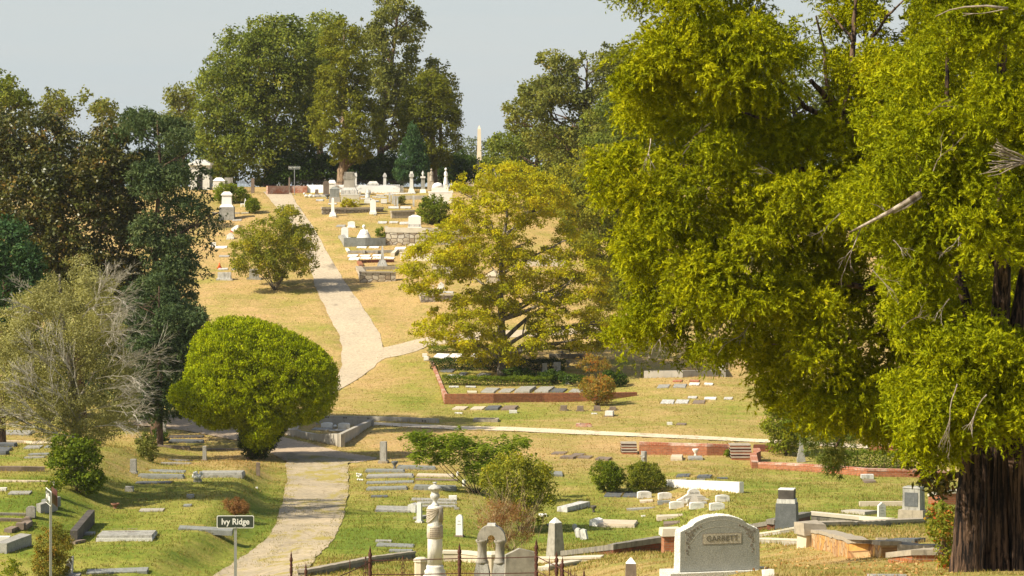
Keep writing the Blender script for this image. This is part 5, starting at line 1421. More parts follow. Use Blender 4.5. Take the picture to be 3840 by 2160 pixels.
o, H = signpost(190, 1863, 50, .70, .235, 'Ivy Ridge', 'tilted road sign seen nearly edge-on on a leaning galvanised post at lower left', R(-75), ts=.155, sx=.92, lean=0)
o.rotation_euler = (0, 0, R(-75))
o2 = MB().box(0, .06, H - .125, .70, .006, .25).build('brown_sign_blade', M['sign_brown'], o)
signpost(1104, 629, 254.5, .92, .235, 'William Wolff Cemetery', 'white-edged sign on a pole at the hilltop gate reading William Wolff Cemetery', 0, ts=.125, sx=.70)

# draped marble column with urn
p, s = base(1631, 2262)
dcol = p.y; s = F / dcol
o = tag(empty('column_monument', p), 'tall white marble column draped with carved cloth and topped by an urn', 'monument')
Z = lambda y: (2262 - y) / s
r = 29 / s
m = MB(); m.lathe([(r * 1.9, -.1), (r * 1.9, Z(2200)), (r * 1.55, Z(2185)), (r * 1.6, Z(2172)), (r * 1.55, Z(2160)), (r * 1.32, Z(2150)), (r * 1.38, Z(2141)), (r * 1.1, Z(2132)), (r * 1.16, Z(2126)), (r * 1.02, Z(2118))], 28)
m.build('base', M['column'], o, smooth=True)
m = MB(); m.lathe([(r * .98, Z(2120)), (r * .96, Z(2040)), (r * .95, Z(1975)), (r * .94, Z(1902)), (r * .80, Z(1897))], 28)
m.build('shaft', M['column'], o, smooth=True)
m = MB()    # cloth folds wrapped round the shaft
for k in range(8):
    pts = []
    for t in np.linspace(0.9, math.pi + .25, 20):
        q = (t - 0.9) / (math.pi - .65)
        zz = Z(1901) - (k * 5.2 * q + math.sin(q * math.pi * .85) * (6 + k * 3.6)) / s - .004
        rr0 = r * (1.01 + .035 * (k % 2))
        pts.append((math.cos(t) * rr0, -math.sin(t) * rr0, zz))
    m.tube(pts, [r * (.05 + .06 * math.sin(math.pi * (i_ + 1) / 21)) for i_ in range(20)], 6)
for k in range(6):
    t = .35 + k * .13
    m.tube([(math.cos(t) * r * 1.03, -math.sin(t) * r * 1.03, Z(1900)), (math.cos(t) * r * 1.06, -math.sin(t) * r * 1.06, Z(1935)), (math.cos(t) * r * 1.04, -math.sin(t) * r * 1.04, Z(1958 + 8 * math.sin(k * 2)))], [r * .09, r * .12, r * .05], 6)
m.build('drapery', M['drape'], o, smooth=True)
m = MB(); m.lathe([(r * 1.0, Z(2018)), (r * 1.05, Z(2014)), (r * 1.05, Z(1974)), (r * 1.0, Z(1970))], 28); bd = m.build('inscription_band', M['drape'], o, smooth=True)
m = MB()
for k in range(5):
    for j in range(6):
        t = 1.05 + j * .21
        m.box(math.cos(t) * r * 1.06, -math.sin(t) * r * 1.06, Z(1980 + k * 7.5), .028, .006, .012)
m.build('lettering', M['stone_brown'], bd)
m = MB(); ru = 26 / s
m.lathe([(ru * .62, Z(1897)), (ru * .62, Z(1893)), (ru * .4, Z(1888)), (ru * .26, Z(1882)), (ru * .34, Z(1876)), (ru * .62, Z(1868)), (ru * .70, Z(1860)), (ru * .62, Z(1853)), (ru * .5, Z(1850)), (ru * .56, Z(1846)), (ru * .70, Z(1838)), (ru * .98, Z(1834)), (ru * 1.0, Z(1829)), (ru * .82, Z(1826)), (ru * .62, Z(1822)), (ru * .50, Z(1819)), (ru * .2, Z(1816)), (ru * .2, Z(1813)), (ru * .33, Z(1811)), (ru * .33, Z(1808)), (ru * .1, Z(1807))], 24)
m.build('urn', M['marble_old'], o, smooth=True)

# double column arch monument
p, s = base(1843, 2262); s = F / p.y
o = tag(empty('arch_monument', p, R(-4)), 'weathered stone monument of two short columns joined by a round arch', 'monument')
Z = lambda y: (2262 - y) / s
X_ = lambda x: (x - 1843) / s
for cx_ in (1808, 1875):
    w0 = 60 / s
    m = MB()
    m.box(X_(cx_), 0, -.1, w0, w0 * .95, Z(2150) + .1, .96); m.box(X_(cx_), 0, Z(2150) , w0 * .96, w0 * .92, Z(2112) - Z(2150), .74)
    pd = m.build('pedestal', M['granite_pale'], o, rough=.003)
    m = MB(); rr_ = 18 / s
    m.lathe([(rr_ * 1.35, Z(2113)), (rr_ * 1.35, Z(2105)), (rr_ * 1.1, Z(2100)), (rr_ * 1.15, Z(2096)), (rr_, Z(2090)), (rr_ * .94, Z(2043)), (rr_ * 1.05, Z(2041)), (rr_ * 1.0, Z(2038)), (rr_ * 1.3, Z(2033)), (rr_ * 1.38, Z(2027)), (rr_ * 1.34, Z(2024))], 22, X_(cx_), 0)
    m.build('column', M['mossy'], o, smooth=True)
m = MB(); outer = []; inner = []
for t in np.linspace(0, math.pi, 21):
    outer.append((X_(1843) + math.cos(t) * 53 / s, Z(2024) + math.sin(t) ** .9 * 56 / s)); inner.append((X_(1843) + math.cos(t) * 15 / s, Z(2024) + math.sin(t) * 20 / s))
for i in range(20):
    m.prism([outer[i], outer[i + 1], inner[i + 1], inner[i]][::-1], -.12, .12)
m.build('arch', M['mossy'], o)
MB().box(X_(1843), 0, Z(1971), 34 / s, .25, 8 / s, .85).build('keystone', M['marble_old'], o)

# pointed slab
p, s = base(1945, 2262); s = F / p.y
o = tag(empty('headstone', p, R(10), 0, R(2)), 'wide brown-stained headstone with a low peaked top beside the iron fence', 'headstone')
Z = lambda y: (2262 - y) / s
MB().prism([(-56 / s, -.1), (60 / s, -.1), (52 / s, Z(2068)), (-6 / s, Z(2056)), (-57 / s, Z(2082))], -.07, .07).build('tablet', M['mossy'], o)
obel(2083, 2088, 1941, 52, 34, 'mossy', 'brown obelisk with a white tip standing at the end of the coped brick wall', yaw=R(38), capmat='marble_bright')
o = None
for px, yt, lab in [(1578, 2090, 'cream octagonal stone post just left of the draped column'), (1843, 2068, 'cream stone post showing between the two columns of the arch monument')]:
    p, s = base(px, 2200); hh = (2200 - yt) / s
    m = MB(); rr_ = 24 / s
    o = tag(empty('stone_post', p), lab, 'post', 'cream octagonal posts of the foreground plot')
    m.lathe([(rr_, -.1), (rr_, hh * .86)], 8); m.build('shaft', M['concrete_tan'], o)
    MB().lathe([(rr_ * 1.18, hh * .86), (rr_ * 1.18, hh * .93), (rr_ * .7, hh)], 8).build('cap', M['creamcap'], o)
# foreground kerb walls
wall([(1150, 2160, 2137), (1280, 2137, 2112), (1420, 2112, 2084), (1558, 2092, 2068)], .22, 'concrete_dark', 'long stained concrete kerb slanting up from the road to the draped column', 'stonecap', .08, .02, capjit=.01, cat='edging', name='plot_edging')
wall([(1662, 2106, 2066), (1730, 2108, 2067), (1790, 2112, 2074), (1870, 2114, 2070)], .30, 'concrete_tan', 'tan concrete kerb wall between the draped column and the arch monument', 'creamcap', .09, .03)
wall([(2000, 2118, 2087), (2110, 2118, 2090), (2250, 2096, 2088)], .5, 'concrete_tan', 'pale broad kerb behind the iron fence, running right from the pointed slab', 'creamcap', .06, .02, cat='edging', name='plot_edging')
wall([(2000, 2142, 2124), (2060, 2142, 2122), (2180, 2116, 2100)], .3, 'concrete', 'lower thin kerb behind the rusty fence spikes', 'creamcap', .04, .01, cat='edging', name='plot_edging')

# rusty iron fence
fd = 58.0
q0 = lift(1700, 2160, fd)
fb = Vector((lift(1560, HY, fd).x, fd, float(ground(lift(1560, HY, fd).x, fd))))
fo = tag(empty('iron_fence', fb), 'rusted iron fence with turned finial posts and looped scrolls along the bottom', 'fence')
FP = [(1092, 2064, 60), (1147, 2108, 56), (1388, 2046, 58), (1723, 2034, 58), (2011, 2018, 58), (2087, 2066, 56), (2109, 2086, 54.5), (2190, 2130, 52)]
for (x, yt, d) in FP:
    t_ = lift(x, yt, d); gz_ = float(ground(t_.x, t_.y)); s = F / d
    H = t_.z - gz_; r = 8.0 / s
    if x == 1092 or x == 1147 or x == 2190: r *= .8
    k = 1 / s
    prof = [(r * .7, -.1), (r * .7, max(.05, H - 200 * k)), (r * .95, H - 128 * k), (r * .6, H - 120 * k), (r * .65, H - 118 * k), (r * .95, H - 100 * k), (r * .62, H - 92 * k), (r * .9, H - 84 * k), (r * .98, H - 70 * k), (r * .6, H - 62 * k), (r * .98, H - 55 * k), (r * .6, H - 48 * k), (r * .62, H - 45 * k), (r * 1.0, H - 38 * k), (r * .9, H - 30 * k), (r * .45, H - 24 * k), (r * .6, H - 20 * k), (r * .2, H - 8 * k), (.003, H)]
    m = MB(); m.lathe(prof, 12, t_.x - fb.x, t_.y - fb.y); 
    for i in range(len(m.V)): m.V[i] = (m.V[i][0], m.V[i][1], m.V[i][2] + gz_ - fb.z)
    m.build('post', M['rust'], fo, smooth=True)
for a, b_ in [((1388, 2102, 58), (1723, 2094, 58)), ((1723, 2094, 58), (2011, 2088, 58)), ((1388, 2155, 58), (1723, 2150, 58)), ((1723, 2150, 58), (2011, 2148, 58)), ((1262, 2166, 56.5), (1388, 2108, 58)), ((2011, 2085, 58), (2087, 2122, 56)), ((2087, 2122, 56), (2175, 2172, 53)), ((2011, 2140, 58), (2090, 2178, 56))]:
    m = MB(); m.tube([lift(*a) - fb, (lift(*a) + lift(*b_)) / 2 - fb + Vector((0, 0, -.01)), lift(*b_) - fb], .009, 6); m.build('rail', M['rust'], fo)
for (x, y0, y1, d) in [(2060, 2084, 2200, 57), (2101, 2106, 2200, 55.5), (2131, 2124, 2200, 54.5), (2140, 2128, 2200, 54), (2154, 2139, 2210, 53.6), (2160, 2140, 2210, 53.2), (1312, 2088, 2200, 57.2)]:
    m = MB(); m.tube([lift(x, y1, d) - fb, lift(x, y0 + 18, d) - fb, lift(x, y0, d) - fb], [.008, .009, .001], 5); m.build('spike', M['rust'], fo)
for cx_ in (1371, 1511):
    m = MB()
    for cy_, r_ in ((2140, 8), (2122, 6), (2156, 8)):
        m.tube([lift(cx_ + r_ * math.cos(t), cy_ + r_ * 1.25 * math.sin(t), 57.9) - fb for t in np.linspace(0, 2 * math.pi, 15)], .006, 5)
    for sg in (-1, 1):
        m.tube([lift(cx_ + sg * 10, 2108, 57.9) - fb, lift(cx_ + sg * 7, 2102, 57.9) - fb, lift(cx_, 2110, 57.9) - fb, lift(cx_ + sg * 3, 2116, 57.9) - fb], .006, 5)
    m.tube([lift(cx_, 2175, 57.9) - fb, lift(cx_, 2110, 57.9) - fb, lift(cx_, 2080, 57.9) - fb], [.006, .007, .001], 5)
    m.ball(*(lift(cx_, 2092, 57.9) - fb), .016, .012, .03, 8)
    m.build('scroll', M['rust'], fo)

# ================= left plateau =================
_o = slab(358, 572, 1987, 2030, 'granite_pale', 'long double grey ledger with cross carvings on the green left lawn', 1.7, lay=3, mat2='garrett_rough')
_m = MB()
for _y in (.45, 1.25):
    _m.box(-.35, _y, .285, .5, .02, .01); _m.box(-.5, _y, .285, .02, .16, .01)
    for _k in range(3): _m.box(.02 + _k * .13, _y, .285, .09, .12, .01)
_m.build('inscription', M['stone_brown'], _o)
slab(666, 870, 1976, 1992, 'granite_blue', 'flat blue-grey ledger behind the green road sign', .9, thick=.05)
slab(320, 552, 2132, 2151, 'granite_blue', 'flat blue-grey ledger with a tan patch at the bottom left', 1.0)
slab(316, 353, 1993, 2008, 'granite', 'small low marker left of the long double grey ledger', .45)
slab(512, 688, 1776, 1797, 'granite_blue', 'nearer of the two long ledgers left of the white-flower vase', .9, lay=2)
slab(551, 694, 1760, 1773, 'granite_blue', 'farther of the two long ledgers left of the white-flower vase', .9, lay=2)
slab(742, 908, 1763, 1791, 'granite_pale', 'pale double ledger right of the white-flower vase', 1.8, lay=3)
block(500, 1774, 23, 52, 'granite', 'rough grey upright stone at the left end of two long ledgers', .3, basepx=30)
block(767, 1729, 14, 56, 'granite', 'slim grey upright stone alone on the left plateau', .25, basepx=22, bmat='stone_brown')
block(614, 1628, 17, 80, 'granite_pale', 'tallest square grey pillar behind the left plateau beside the crossing road', .3, cat='pillar', name='stone_pillar')
block(592, 1640, 20, 28, 'granite_dark', 'small dark rough stone at the foot of the tall square pillar', .3)
slab(628, 763, 1631, 1643, 'stone_black', 'farther dark raised ledger behind the left plateau near the road', .9, lay=2)
slab(630, 763, 1646, 1662, 'granite_dark', 'nearer dark raised ledger behind the left plateau near the road', .9, lay=2)
slab(579, 711, 1670, 1682, 'stone_brown', 'brown-grey kerb slab in front of the dark raised ledgers', .6)
slab(752, 898, 1681, 1690, 'stone_brown', 'low brown kerb running to the mushroom-shaped arborvitae', .5, cat='edging', name='plot_edging')
slab(596, 716, 1722, 1729, 'granite', 'farther worn flat slab sunk in dry turf on the left plateau', .9)
slab(600, 716, 1734, 1742, 'granite', 'nearer worn flat slab sunk in dry turf on the left plateau', .9)
block(485, 1844, 30, 20, 'granite_pale', 'small tilted grey block at the foot of the shaded bank', .35)
slab(505, 640, 1806, 1815, 'granite_dark', 'sunken dark slab in the shade below the two long ledgers', .9)
block(714, 1868, 26, 14, 'granite_pale', 'small grey block half in tree shade above the road sign', .4)
slab(686, 716, 1889, 1901, 'granite_blue', 'small flat blue-grey marker above the road sign', .5)
slab(520, 612, 1908, 1920, 'concrete', 'thin sunken kerb outline in the grass left of the rusty shrub', .8)
urn(432, 1907, 34, 20, 'terracotta', 'brown terracotta bowl on the shaded lawn at left', 'bowl', cat='urn')
block(968, 1785, 14, 50, 'stone_brown', 'small weathered post stone beside the road bank', .2)
slab(958, 966, 1826, 1832, 'marble', 'tiny white stone chip on the road bank', .2)
p, s = base(740, 1808)
o = tag(empty('flower_vase', p), 'stone flower block with white artificial flowers beside the pale double ledger', 'flower vase')
MB().box(0, .1, -.1, 30 / s, .3, .1 + 12 / s, .95).build('block', M['granite_pale'], o)
m = MB()
for i in range(20): m.ball(random.uniform(-.18, .19), random.uniform(-.16, .1), 15 / s + random.uniform(0, .25), .07, None, None, 7)
m.build('bouquet', M['petals'], o, smooth=True)
# upper-left terrace
for k, (x0, x1, yt, yb, lab) in enumerate([(-30, 54, 1658, 1678, 'highest'), (-30, 36, 1676, 1692, 'middle'), (-30, 22, 1687, 1706, 'lowest')]):
    slab(x0, x1, yt, yb, 'granite_dark', lab + ' of three dark stepped ledgers at the left edge', 1.0, lay=2, group='dark stepped ledgers at the left edge')
slab(-30, 114, 1611, 1632, 'granite', 'broad grey ledger under the hanging branches of the fading tree', 1.6, lay=2)
slab(87, 149, 1669, 1684, 'granite', 'grey flat slab left of the ivy bush, in shade', 1.2)
slab(164, 196, 1672, 1681, 'granite_blue', 'small grey slab touching the top left of the ivy bush', .8)
slab(104, 180, 1698, 1709, 'granite_blue', 'bluish flat slab in the shade left of the ivy bush', .9)
slab(88, 165, 1711, 1719, 'granite_pale', 'pale thin slab just below the bluish slab left of the ivy bush', .6)
wall([(-40, 1768, 1750), (80, 1768, 1750), (168, 1769, 1752)], .3, 'stone_brown', 'brown brick-edged terrace kerb left of the ivy bush', None, cat='edging', name='plot_edging')
wall([(-40, 1660, 1652), (90, 1662, 1654), (208, 1668, 1657)], .3, 'concrete_tan', 'thin tan kerb above the dark stepped ledgers', None, cat='edging', name='plot_edging')
wall([(-40, 1808, 1801), (100, 1809, 1803), (236, 1812, 1806)], .3, 'concrete_tan', 'long thin tan kerb crossing the left terrace below the ivy bush', None, cat='edging', name='plot_edging')
block(10, 1841, 30, 12, 'marble', 'small white block at the left edge of the terrace', .3)
slab(28, 110, 1841, 1856, 'granite', 'grey ledger at left edge beside the small white block', .8)
p, s = base(202, 1862)
o = tag(empty('flower_pot', p), 'stone pot with green leaves and white flowers behind the tilted sign', 'flower pot')
m = MB(); m.lathe([(.1, -.05), (.13, .15), (.17, .32)], 12); m.build('pot', M['concrete'], o)
m = MB()
for i in range(12): m.ball(random.uniform(-.16, .14), random.uniform(-.14, .1), .42 + random.uniform(0, .12), .04, None, None, 6)
m.build('flowers', M['petals'], o)
n = 900; pos = RNG.normal(size=(n, 3)) * np.array([.17, .15, .13]) + np.array([0, 0, .45]); leaf_object('leaves', pos + np.array(p), unit(RNG.normal(size=(n, 3)) + [0, 0, .6]), .07, .05, RNG.random(n), LM['bush'], o, None, p)
block(116, 1940, 34, 42, 'mossy', 'mossy round-shouldered headstone at the left, below the pot of flowers', .3, 'arch')
slab(134, 156, 1893, 1921, 'granite', 'grey angled kerb piece just right of the mossy headstone', 1.6, R(-35), thick=.3, cat='edging', name='plot_edging')
slab(152, 176, 1879, 1900, 'granite_blue', 'farther grey angled kerb piece beside the sign post', 1.4, R(-35), thick=.25, cat='edging', name='plot_edging')
wall([(-30, 1934, 1924), (95, 1936, 1926)], .25, 'concrete_dark', 'grey kerb ending at the mossy headstone', None, cat='edging', name='plot_edging')
wall([(-30, 1956, 1943), (82, 1958, 1946)], .25, 'stone_brown', 'brown kerb below the mossy headstone', None, cat='edging', name='plot_edging')
block(101, 1960, 32, 22, 'stone_brown', 'rounded brown gatepost stump below the mossy headstone', .4, 'round', name='stone_post', cat='post')
block(77, 1985, 30, 25, 'stone_brown', 'square brown gatepost stump, left one of the two', .4, name='stone_post', cat='post')
wall([(98, 1990, 1968), (122, 1972, 1952)], .3, 'stone_brown', 'short slanting brown kerb right of the gatepost stumps', None, cat='edging', name='plot_edging')
wall([(44, 2000, 1984), (70, 1988, 1973)], .3, 'stone_brown', 'short slanting brown kerb left of the gatepost stumps', None, cat='edging', name='plot_edging')
block(16, 2045, 44, 34, 'marble', 'white block monument cut by the left edge', .35)
slab(-20, 28, 2022, 2075, 'granite', 'grey slab leaning towards the viewer below the white block', 1.8, R(-20), thick=.35)
p, s = base(258, 2158)
o = tag(empty('headstone', p, R(-12), R(-6), R(4)), 'leaning pale headstone with carved lines beside the orange-tipped shrub', 'headstone')
MB().prism([(-15 / s, -.1), (15 / s, -.1), (10 / s, 72 / s), (6 / s, 74 / s), (-12 / s, 52 / s)], -.07, .07).build('tablet', M['marble_old'], o)
m = MB(); m.box(-.03, -.075, 14 / s, .035, .006, 26 / s); m.box(.04, -.075, 14 / s, .035, .006, 26 / s); m.build('inscription', M['carve'], o)
slab(250, 296, 2150, 2168, 'granite', 'grey slab at the foot of the leaning pale headstone', .6)
wall([(262, 2035, 1990), (329, 1960, 1912)], .26, 'stone_black', 'black-stained retaining wall pointing toward the viewer on the left lawn', 'stone_black', .04, .0)
slab(262, 284, 2022, 2042, 'stone_brown', 'dark kerb stone at the near end of the black retaining wall', .8, R(-20))

# ================= right of the road =================
block(1438, 1736, 24, 80, 'granite_pale', 'tall rough grey upright stone right of the road junction', .3, yaw=R(-8), basepx=37, baseh=9, bmat='stonecap')
urn(1480, 1757, 25, 28, 'granite_dark', 'dark stone urn beside the tall rough upright stone', 'bowl')
sl = [(1487,1634,1744,1762,'granite_blue','long grey ledger right of the dark urn, first row'), (1367,1517,1757,1772,'granite_blue','long grey ledger left in the second row below the rough upright'), (1372,1550,1775,1793,'granite','stained ledger with raised end beside the white flower cluster'),
      (1561,1701,1775,1790,'concrete_tan','tan ledger right of the stained ledger, second row'), (1372,1550,1804,1814,'granite_blue','thin grey-and-white ledger in the fourth row beside the road'), (1556,1716,1797,1803,'stone_brown','thin brown kerb stone in the third row'),
      (1372,1528,1822,1839,'granite_blue','bluish flat ledger left in the fifth row'), (1549,1713,1817,1839,'granite_blue','bluish wide ledger with pale end right in the fifth row'), (1390,1453,1857,1866,'granite_dark','small dark flat marker left of the marble urn'),
      (1410,1552,2036,2052,'granite_blue','blue-grey ledger half covered by grass near the long kerb'), (1457,1547,2058,2072,'granite_blue','blue-grey slab just above the long concrete kerb'), (1407,1467,2027,2034,'granite_pale','thin pale slab edge in tall grass above the long kerb')]
for x0, x1, yt, yb, mt, lab in sl: slab(x0, x1, yt, yb, mt, lab, .95 if x1 - x0 > 100 else .6, lay=2 if yb - yt > 13 else 1)
slab(1405, 1537, 1895, 1921, 'granite_pale', 'double grey ledger left of the slant-topped stone and small pillar', 1.9, lay=3)
slab(1540, 1713, 1869, 1880, 'granite_pale', 'topmost of three stacked pale ledgers behind the draped column urn', .8, lay=2)
slab(1560, 1713, 1881, 1891, 'granite_pale', 'middle of three stacked pale ledgers behind the draped column urn', .8, lay=2)
slab(1560, 1713, 1892, 1903, 'granite_pale', 'lowest of three stacked pale ledgers behind the draped column urn', .8, lay=2)
block(1698, 1875, 30, 16, 'marble', 'white rough block at the right end of the stacked pale ledgers', .35)
block(1551, 1920, 32, 34, 'marble_old', 'slant-topped rough white stone left of the small pillar', .4, 'gable', R(-20))
block(1573, 1960, 17, 74, 'marble', 'small white square pillar just left of the draped column', .2, yaw=R(-15), basepx=28, baseh=7)
slab(1548, 1566, 1930, 1950, 'granite', 'narrow grey slab beside the small white pillar', 1.2, R(-20))
slab(1702, 1722, 1903, 1912, 'granite', 'little grey stone beside the stacked pale ledgers', .3)
o = block(1723, 2012, 25, 82, 'marble_bright', 'slim bright white upright marker right of the draped column', .16, 'round', R(-10), letters=2, basepx=32, bmat='stone_brown', baseh=6)
urn(1716, 1786, 9, 18, 'marble', 'little white post at the far right corner of the ledger plot', 'post', cat='marker')
urn(1740, 1824, 13, 27, 'marble', 'little white pointed post right of the bluish wide ledger', 'post', cat='marker')
for x, y, lab in [(1346, 1790, 'white flower cluster at the left end of the stained ledger'), (1351, 1804, 'smaller white flower bunch below the first cluster at the road edge')]:
    p, s = base(x, y); m = MB()
    for i in range(8): m.ball(random.uniform(-.11, .11), random.uniform(-.05, .05), random.uniform(.03, .16 if y < 1800 else .07), .05, None, None, 6)
    tag(place(m.build('flowers', M['petals'], None, smooth=True), p), lab, 'flowers')
# concrete lot by the junction
wall([(1114, 1640, 1616), (1180, 1654, 1628), (1240, 1668, 1626), (1278, 1678, 1628)], .22, 'concrete', 'front concrete wall of the small plot at the road junction', None)
wall([(1280, 1677, 1628), (1340, 1636, 1600), (1401, 1596, 1573)], .22, 'concrete', 'right side concrete wall of the small plot at the road junction', None)
wall([(1185, 1592, 1571), (1300, 1596, 1571), (1400, 1600, 1573)], .2, 'concrete', 'back concrete wall of the small plot behind the two slant-topped white stones', None)
wall([(1060, 1628, 1609), (1114, 1638, 1612)], .25, 'concrete', 'short concrete block wall under the mushroom-shaped arborvitae', None)
block(1226, 1606, 42, 22, 'marble', 'left of two matching slant-topped white stones in the concrete plot', .3, 'arch', R(-6), group='two slant-topped white stones in the concrete plot')
block(1290, 1608, 44, 22, 'marble', 'right of two matching slant-topped white stones in the concrete plot', .3, 'arch', R(-6), group='two slant-topped white stones in the concrete plot')
slab(1166, 1240, 1605, 1615, 'granite', 'flat ledger before the left slant-topped white stone', .9, R(-8))
slab(1230, 1306, 1608, 1619, 'granite', 'flat ledger before the right slant-topped white stone', .9, R(-8))
urn(1257, 1606, 15, 14, 'petals', 'round white vase between the two slant-topped white stones', 'ball', cat='vase')
# low block kerb with square holes, their shade put in as dark blocks on the face
o = wall([(1205, 1572, 1559), (1330, 1574, 1561), (1480, 1580, 1565), (1638, 1587, 1571)], .25, 'concrete', 'long low concrete block kerb with pairs of square holes above the path', None)
bq = o.location
m = MB()
for x, y in [(1222, 1567), (1230, 1567), (1290, 1569), (1298, 1569), (1380, 1572), (1388, 1572), (1585, 1581), (1594, 1581)]:
    p = at(x, y + 5); q = p - bq
    m.box(q.x, q.y - .012, q.z + .07, .085, .03, .085)
m.build('hole_shade', M['carve'], o)

# ================= sunny lawn, centre right =================
for x, yb, w_, h_, lab in [(2416, 1868, 52, 26, 'leftmost rounded white marker, beside the two dark slabs'), (2493, 1873, 51, 26, 'rounded white marker with a low slab before it'), (2537, 1907, 53, 27, 'rounded white marker lower left of the wide stepped headstone'),
                           (2612, 1909, 53, 26, 'rounded white marker directly below the wide stepped headstone'), (2688, 1913, 55, 28, 'lowest rounded white marker, below right of the wide stepped headstone'), (2709, 1881, 51, 25, 'rounded white marker alone right of the wide stepped headstone')]:
    block(x, yb, w_, h_, 'marble', lab, .25, 'arch', R(8), letters=2, group='rounded white markers round the wide stepped headstone')
slab(2467, 2516, 1876, 1891, 'granite_blue', 'low slab in front of the second rounded white marker', .6)
slab(2400, 2450, 1872, 1886, 'concrete_tan', 'sunken tan slab in front of the leftmost rounded white marker', .8)
slab(2540, 2580, 1880, 1890, 'granite', 'grey slab behind the pale urn at the wide stepped headstone', .6)
slab(2612, 2652, 1880, 1893, 'granite', 'grey slab with white plate under the right wing of the wide stepped headstone', .6)
urn(2579, 1897, 17, 27, 'marble_old', 'pale chalice urn in front of the wide stepped headstone', 'urn')
p, s = base(2601, 1884)
o = tag(empty('headstone', p, R(8)), 'wide white stepped headstone with sweeping wings reading WALTER', 'headstone')
a = 63 / s; H = 55 / s
pr = [(-a, 0), (a, 0), (a, .14 * H * 1.6), (a * .8, H * .30), (a * .5, H * .52), (a * .36, H * .62), (a * .34, H * .80), (a * .2, H * .94), (0, H), (-a * .2, H * .94), (-a * .34, H * .80), (-a * .36, H * .62), (-a * .5, H * .52), (-a * .8, H * .30), (-a, .14 * H * 1.6)]
tb = MB().prism([(x, z - .02) for x, z in pr], -.12, .12).build('tablet', M['marble'], o)
textobj('WALTER', .10, 'granite', tb, (0, -.124, H * .66), ext=.002)
m = MB()
for sg in (-1, 1):
    for k in range(3): m.box(sg * a * .42, -.123, H * (.40 - .11 * k), a * (.5 - .06 * k), .006, .018)
m.build('inscription', M['granite_pale'], tb)
slab(2263, 2326, 1843, 1865, 'granite_dark', 'left dark grave slab below the round bushes', 1.6, R(-8)); slab(2333, 2391, 1843, 1866, 'granite_dark', 'second dark grave slab below the round bushes, next to the leftmost white marker', 1.6, R(-8))
slab(2534, 2583, 1777, 1790, 'granite_dark', 'left dark slab with a white plate behind the long white wall', 1.2, R(-8), inset=.5); slab(2613, 2664, 1779, 1795, 'granite_dark', 'middle dark slab with a white plate behind the long white wall', 1.2, R(-8), inset=.5)
slab(2690, 2730, 1789, 1797, 'granite_dark', 'faint flat slab at the right behind the long white wall', .7); slab(2530, 2575, 1797, 1803, 'granite_pale', 'white-edged slab touching the left top of the long white wall', .4); slab(2612, 2645, 1797, 1803, 'granite_pale', 'white-edged slab touching the middle top of the long white wall', .4)
wall([(2498, 1826, 1799), (2640, 1836, 1803), (2772, 1850, 1808)], .22, 'whitewall', 'long whitewashed wall on the lawn behind the white markers', None)
urn(2226, 1921, 23, 25, 'stone_black', 'small dark garden urn alone on the green lawn', 'bowl')
slab(2240, 2380, 1947, 1979, 'concrete_tan', 'triple banded tan and grey ledger left of the coped brick wall', 2.2, R(-6), lay=3)
block(2236, 1972, 34, 30, 'marble_bright', 'bright white slant-topped block at the left end of the banded ledger', .5, 'gable', R(-28))
for x, yb, w_, h_, lab in [(2158, 1988, 14, 24, 'small leaning white shard, left one of three'), (2172, 2016, 22, 38, 'leaning white stone in the middle of three beyond the obelisk'), (2192, 2024, 30, 42, 'largest of three leaning white stones beyond the obelisk')]:
    block(x, yb, w_, h_, 'marble_old', lab, .12, 'gable', R(-35), lean=R(-14))
slab(2086, 2130, 1888, 1920, 'marble_old', 'long white broken stone lying right of the leafy shrub', 2.6, R(-28), thick=.2)
slab(2022, 2110, 1765, 1786, 'granite_blue', 'blue-grey slab between the leafy shrub and the round bushes', 1.6)
slab(2464, 2608, 1927, 1940, 'concrete_tan', 'long tan ledger below the rounded white markers', .9); slab(2491, 2571, 1953, 1967, 'stone_brown', 'dark flat ledger with a white scrap left above the big headstone', .9)
slab(2350, 2480, 1905, 1911, 'granite', 'sunken grey slab line left of the white markers', .6); slab(2405, 2420, 1933, 1938, 'marble', 'tiny white scrap stone on the green lawn', .2)
slab(2052, 2100, 1965, 1972, 'granite_blue', 'bluish slab under the right side of the dry brush', .5); slab(2020, 2050, 1925, 1937, 'marble', 'white block half hidden by the leafy shrub', .5)
for x0, x1, yt, yb, k in [(2064, 2115, 1693, 1705, 'upper left'), (2098, 2150, 1707, 1721, 'lower left'), (2138, 2180, 1700, 1711, 'upper middle'), (2163, 2210, 1709, 1720, 'lower middle'), (2230, 2281, 1712, 1727, 'rightmost')]:
    slab(x0, x1, yt, yb, 'stone_brown', k + ' of five sunken reddish slabs on the dry slope', 1.1, R(-12), group='sunken reddish slabs on the dry slope')
urn(2415, 1742, 22, 50, 'granite', 'grey tree-stump gravestone rising behind the right round bush', 'log', cat='headstone')
slab(2514, 2558, 1703, 1728, 'concrete_tan', 'stepped tan slab under the middle of the long brick wall', 1.5, R(-5), lay=2); slab(2583, 2637, 1708, 1726, 'granite', 'dark-topped block ledger in front of the white planter', 1.0, lay=2)
urn(2608, 1710, 23, 27, 'marble', 'white bowl planter against the long brick wall', 'bowl', cat='planter')
wall([(2397, 1704, 1658), (2520, 1706, 1662), (2650, 1708, 1665), (2745, 1708, 1668)], .35, 'brick', 'long red brick retaining wall below the gravel path', 'brick_pale', .13, .012)
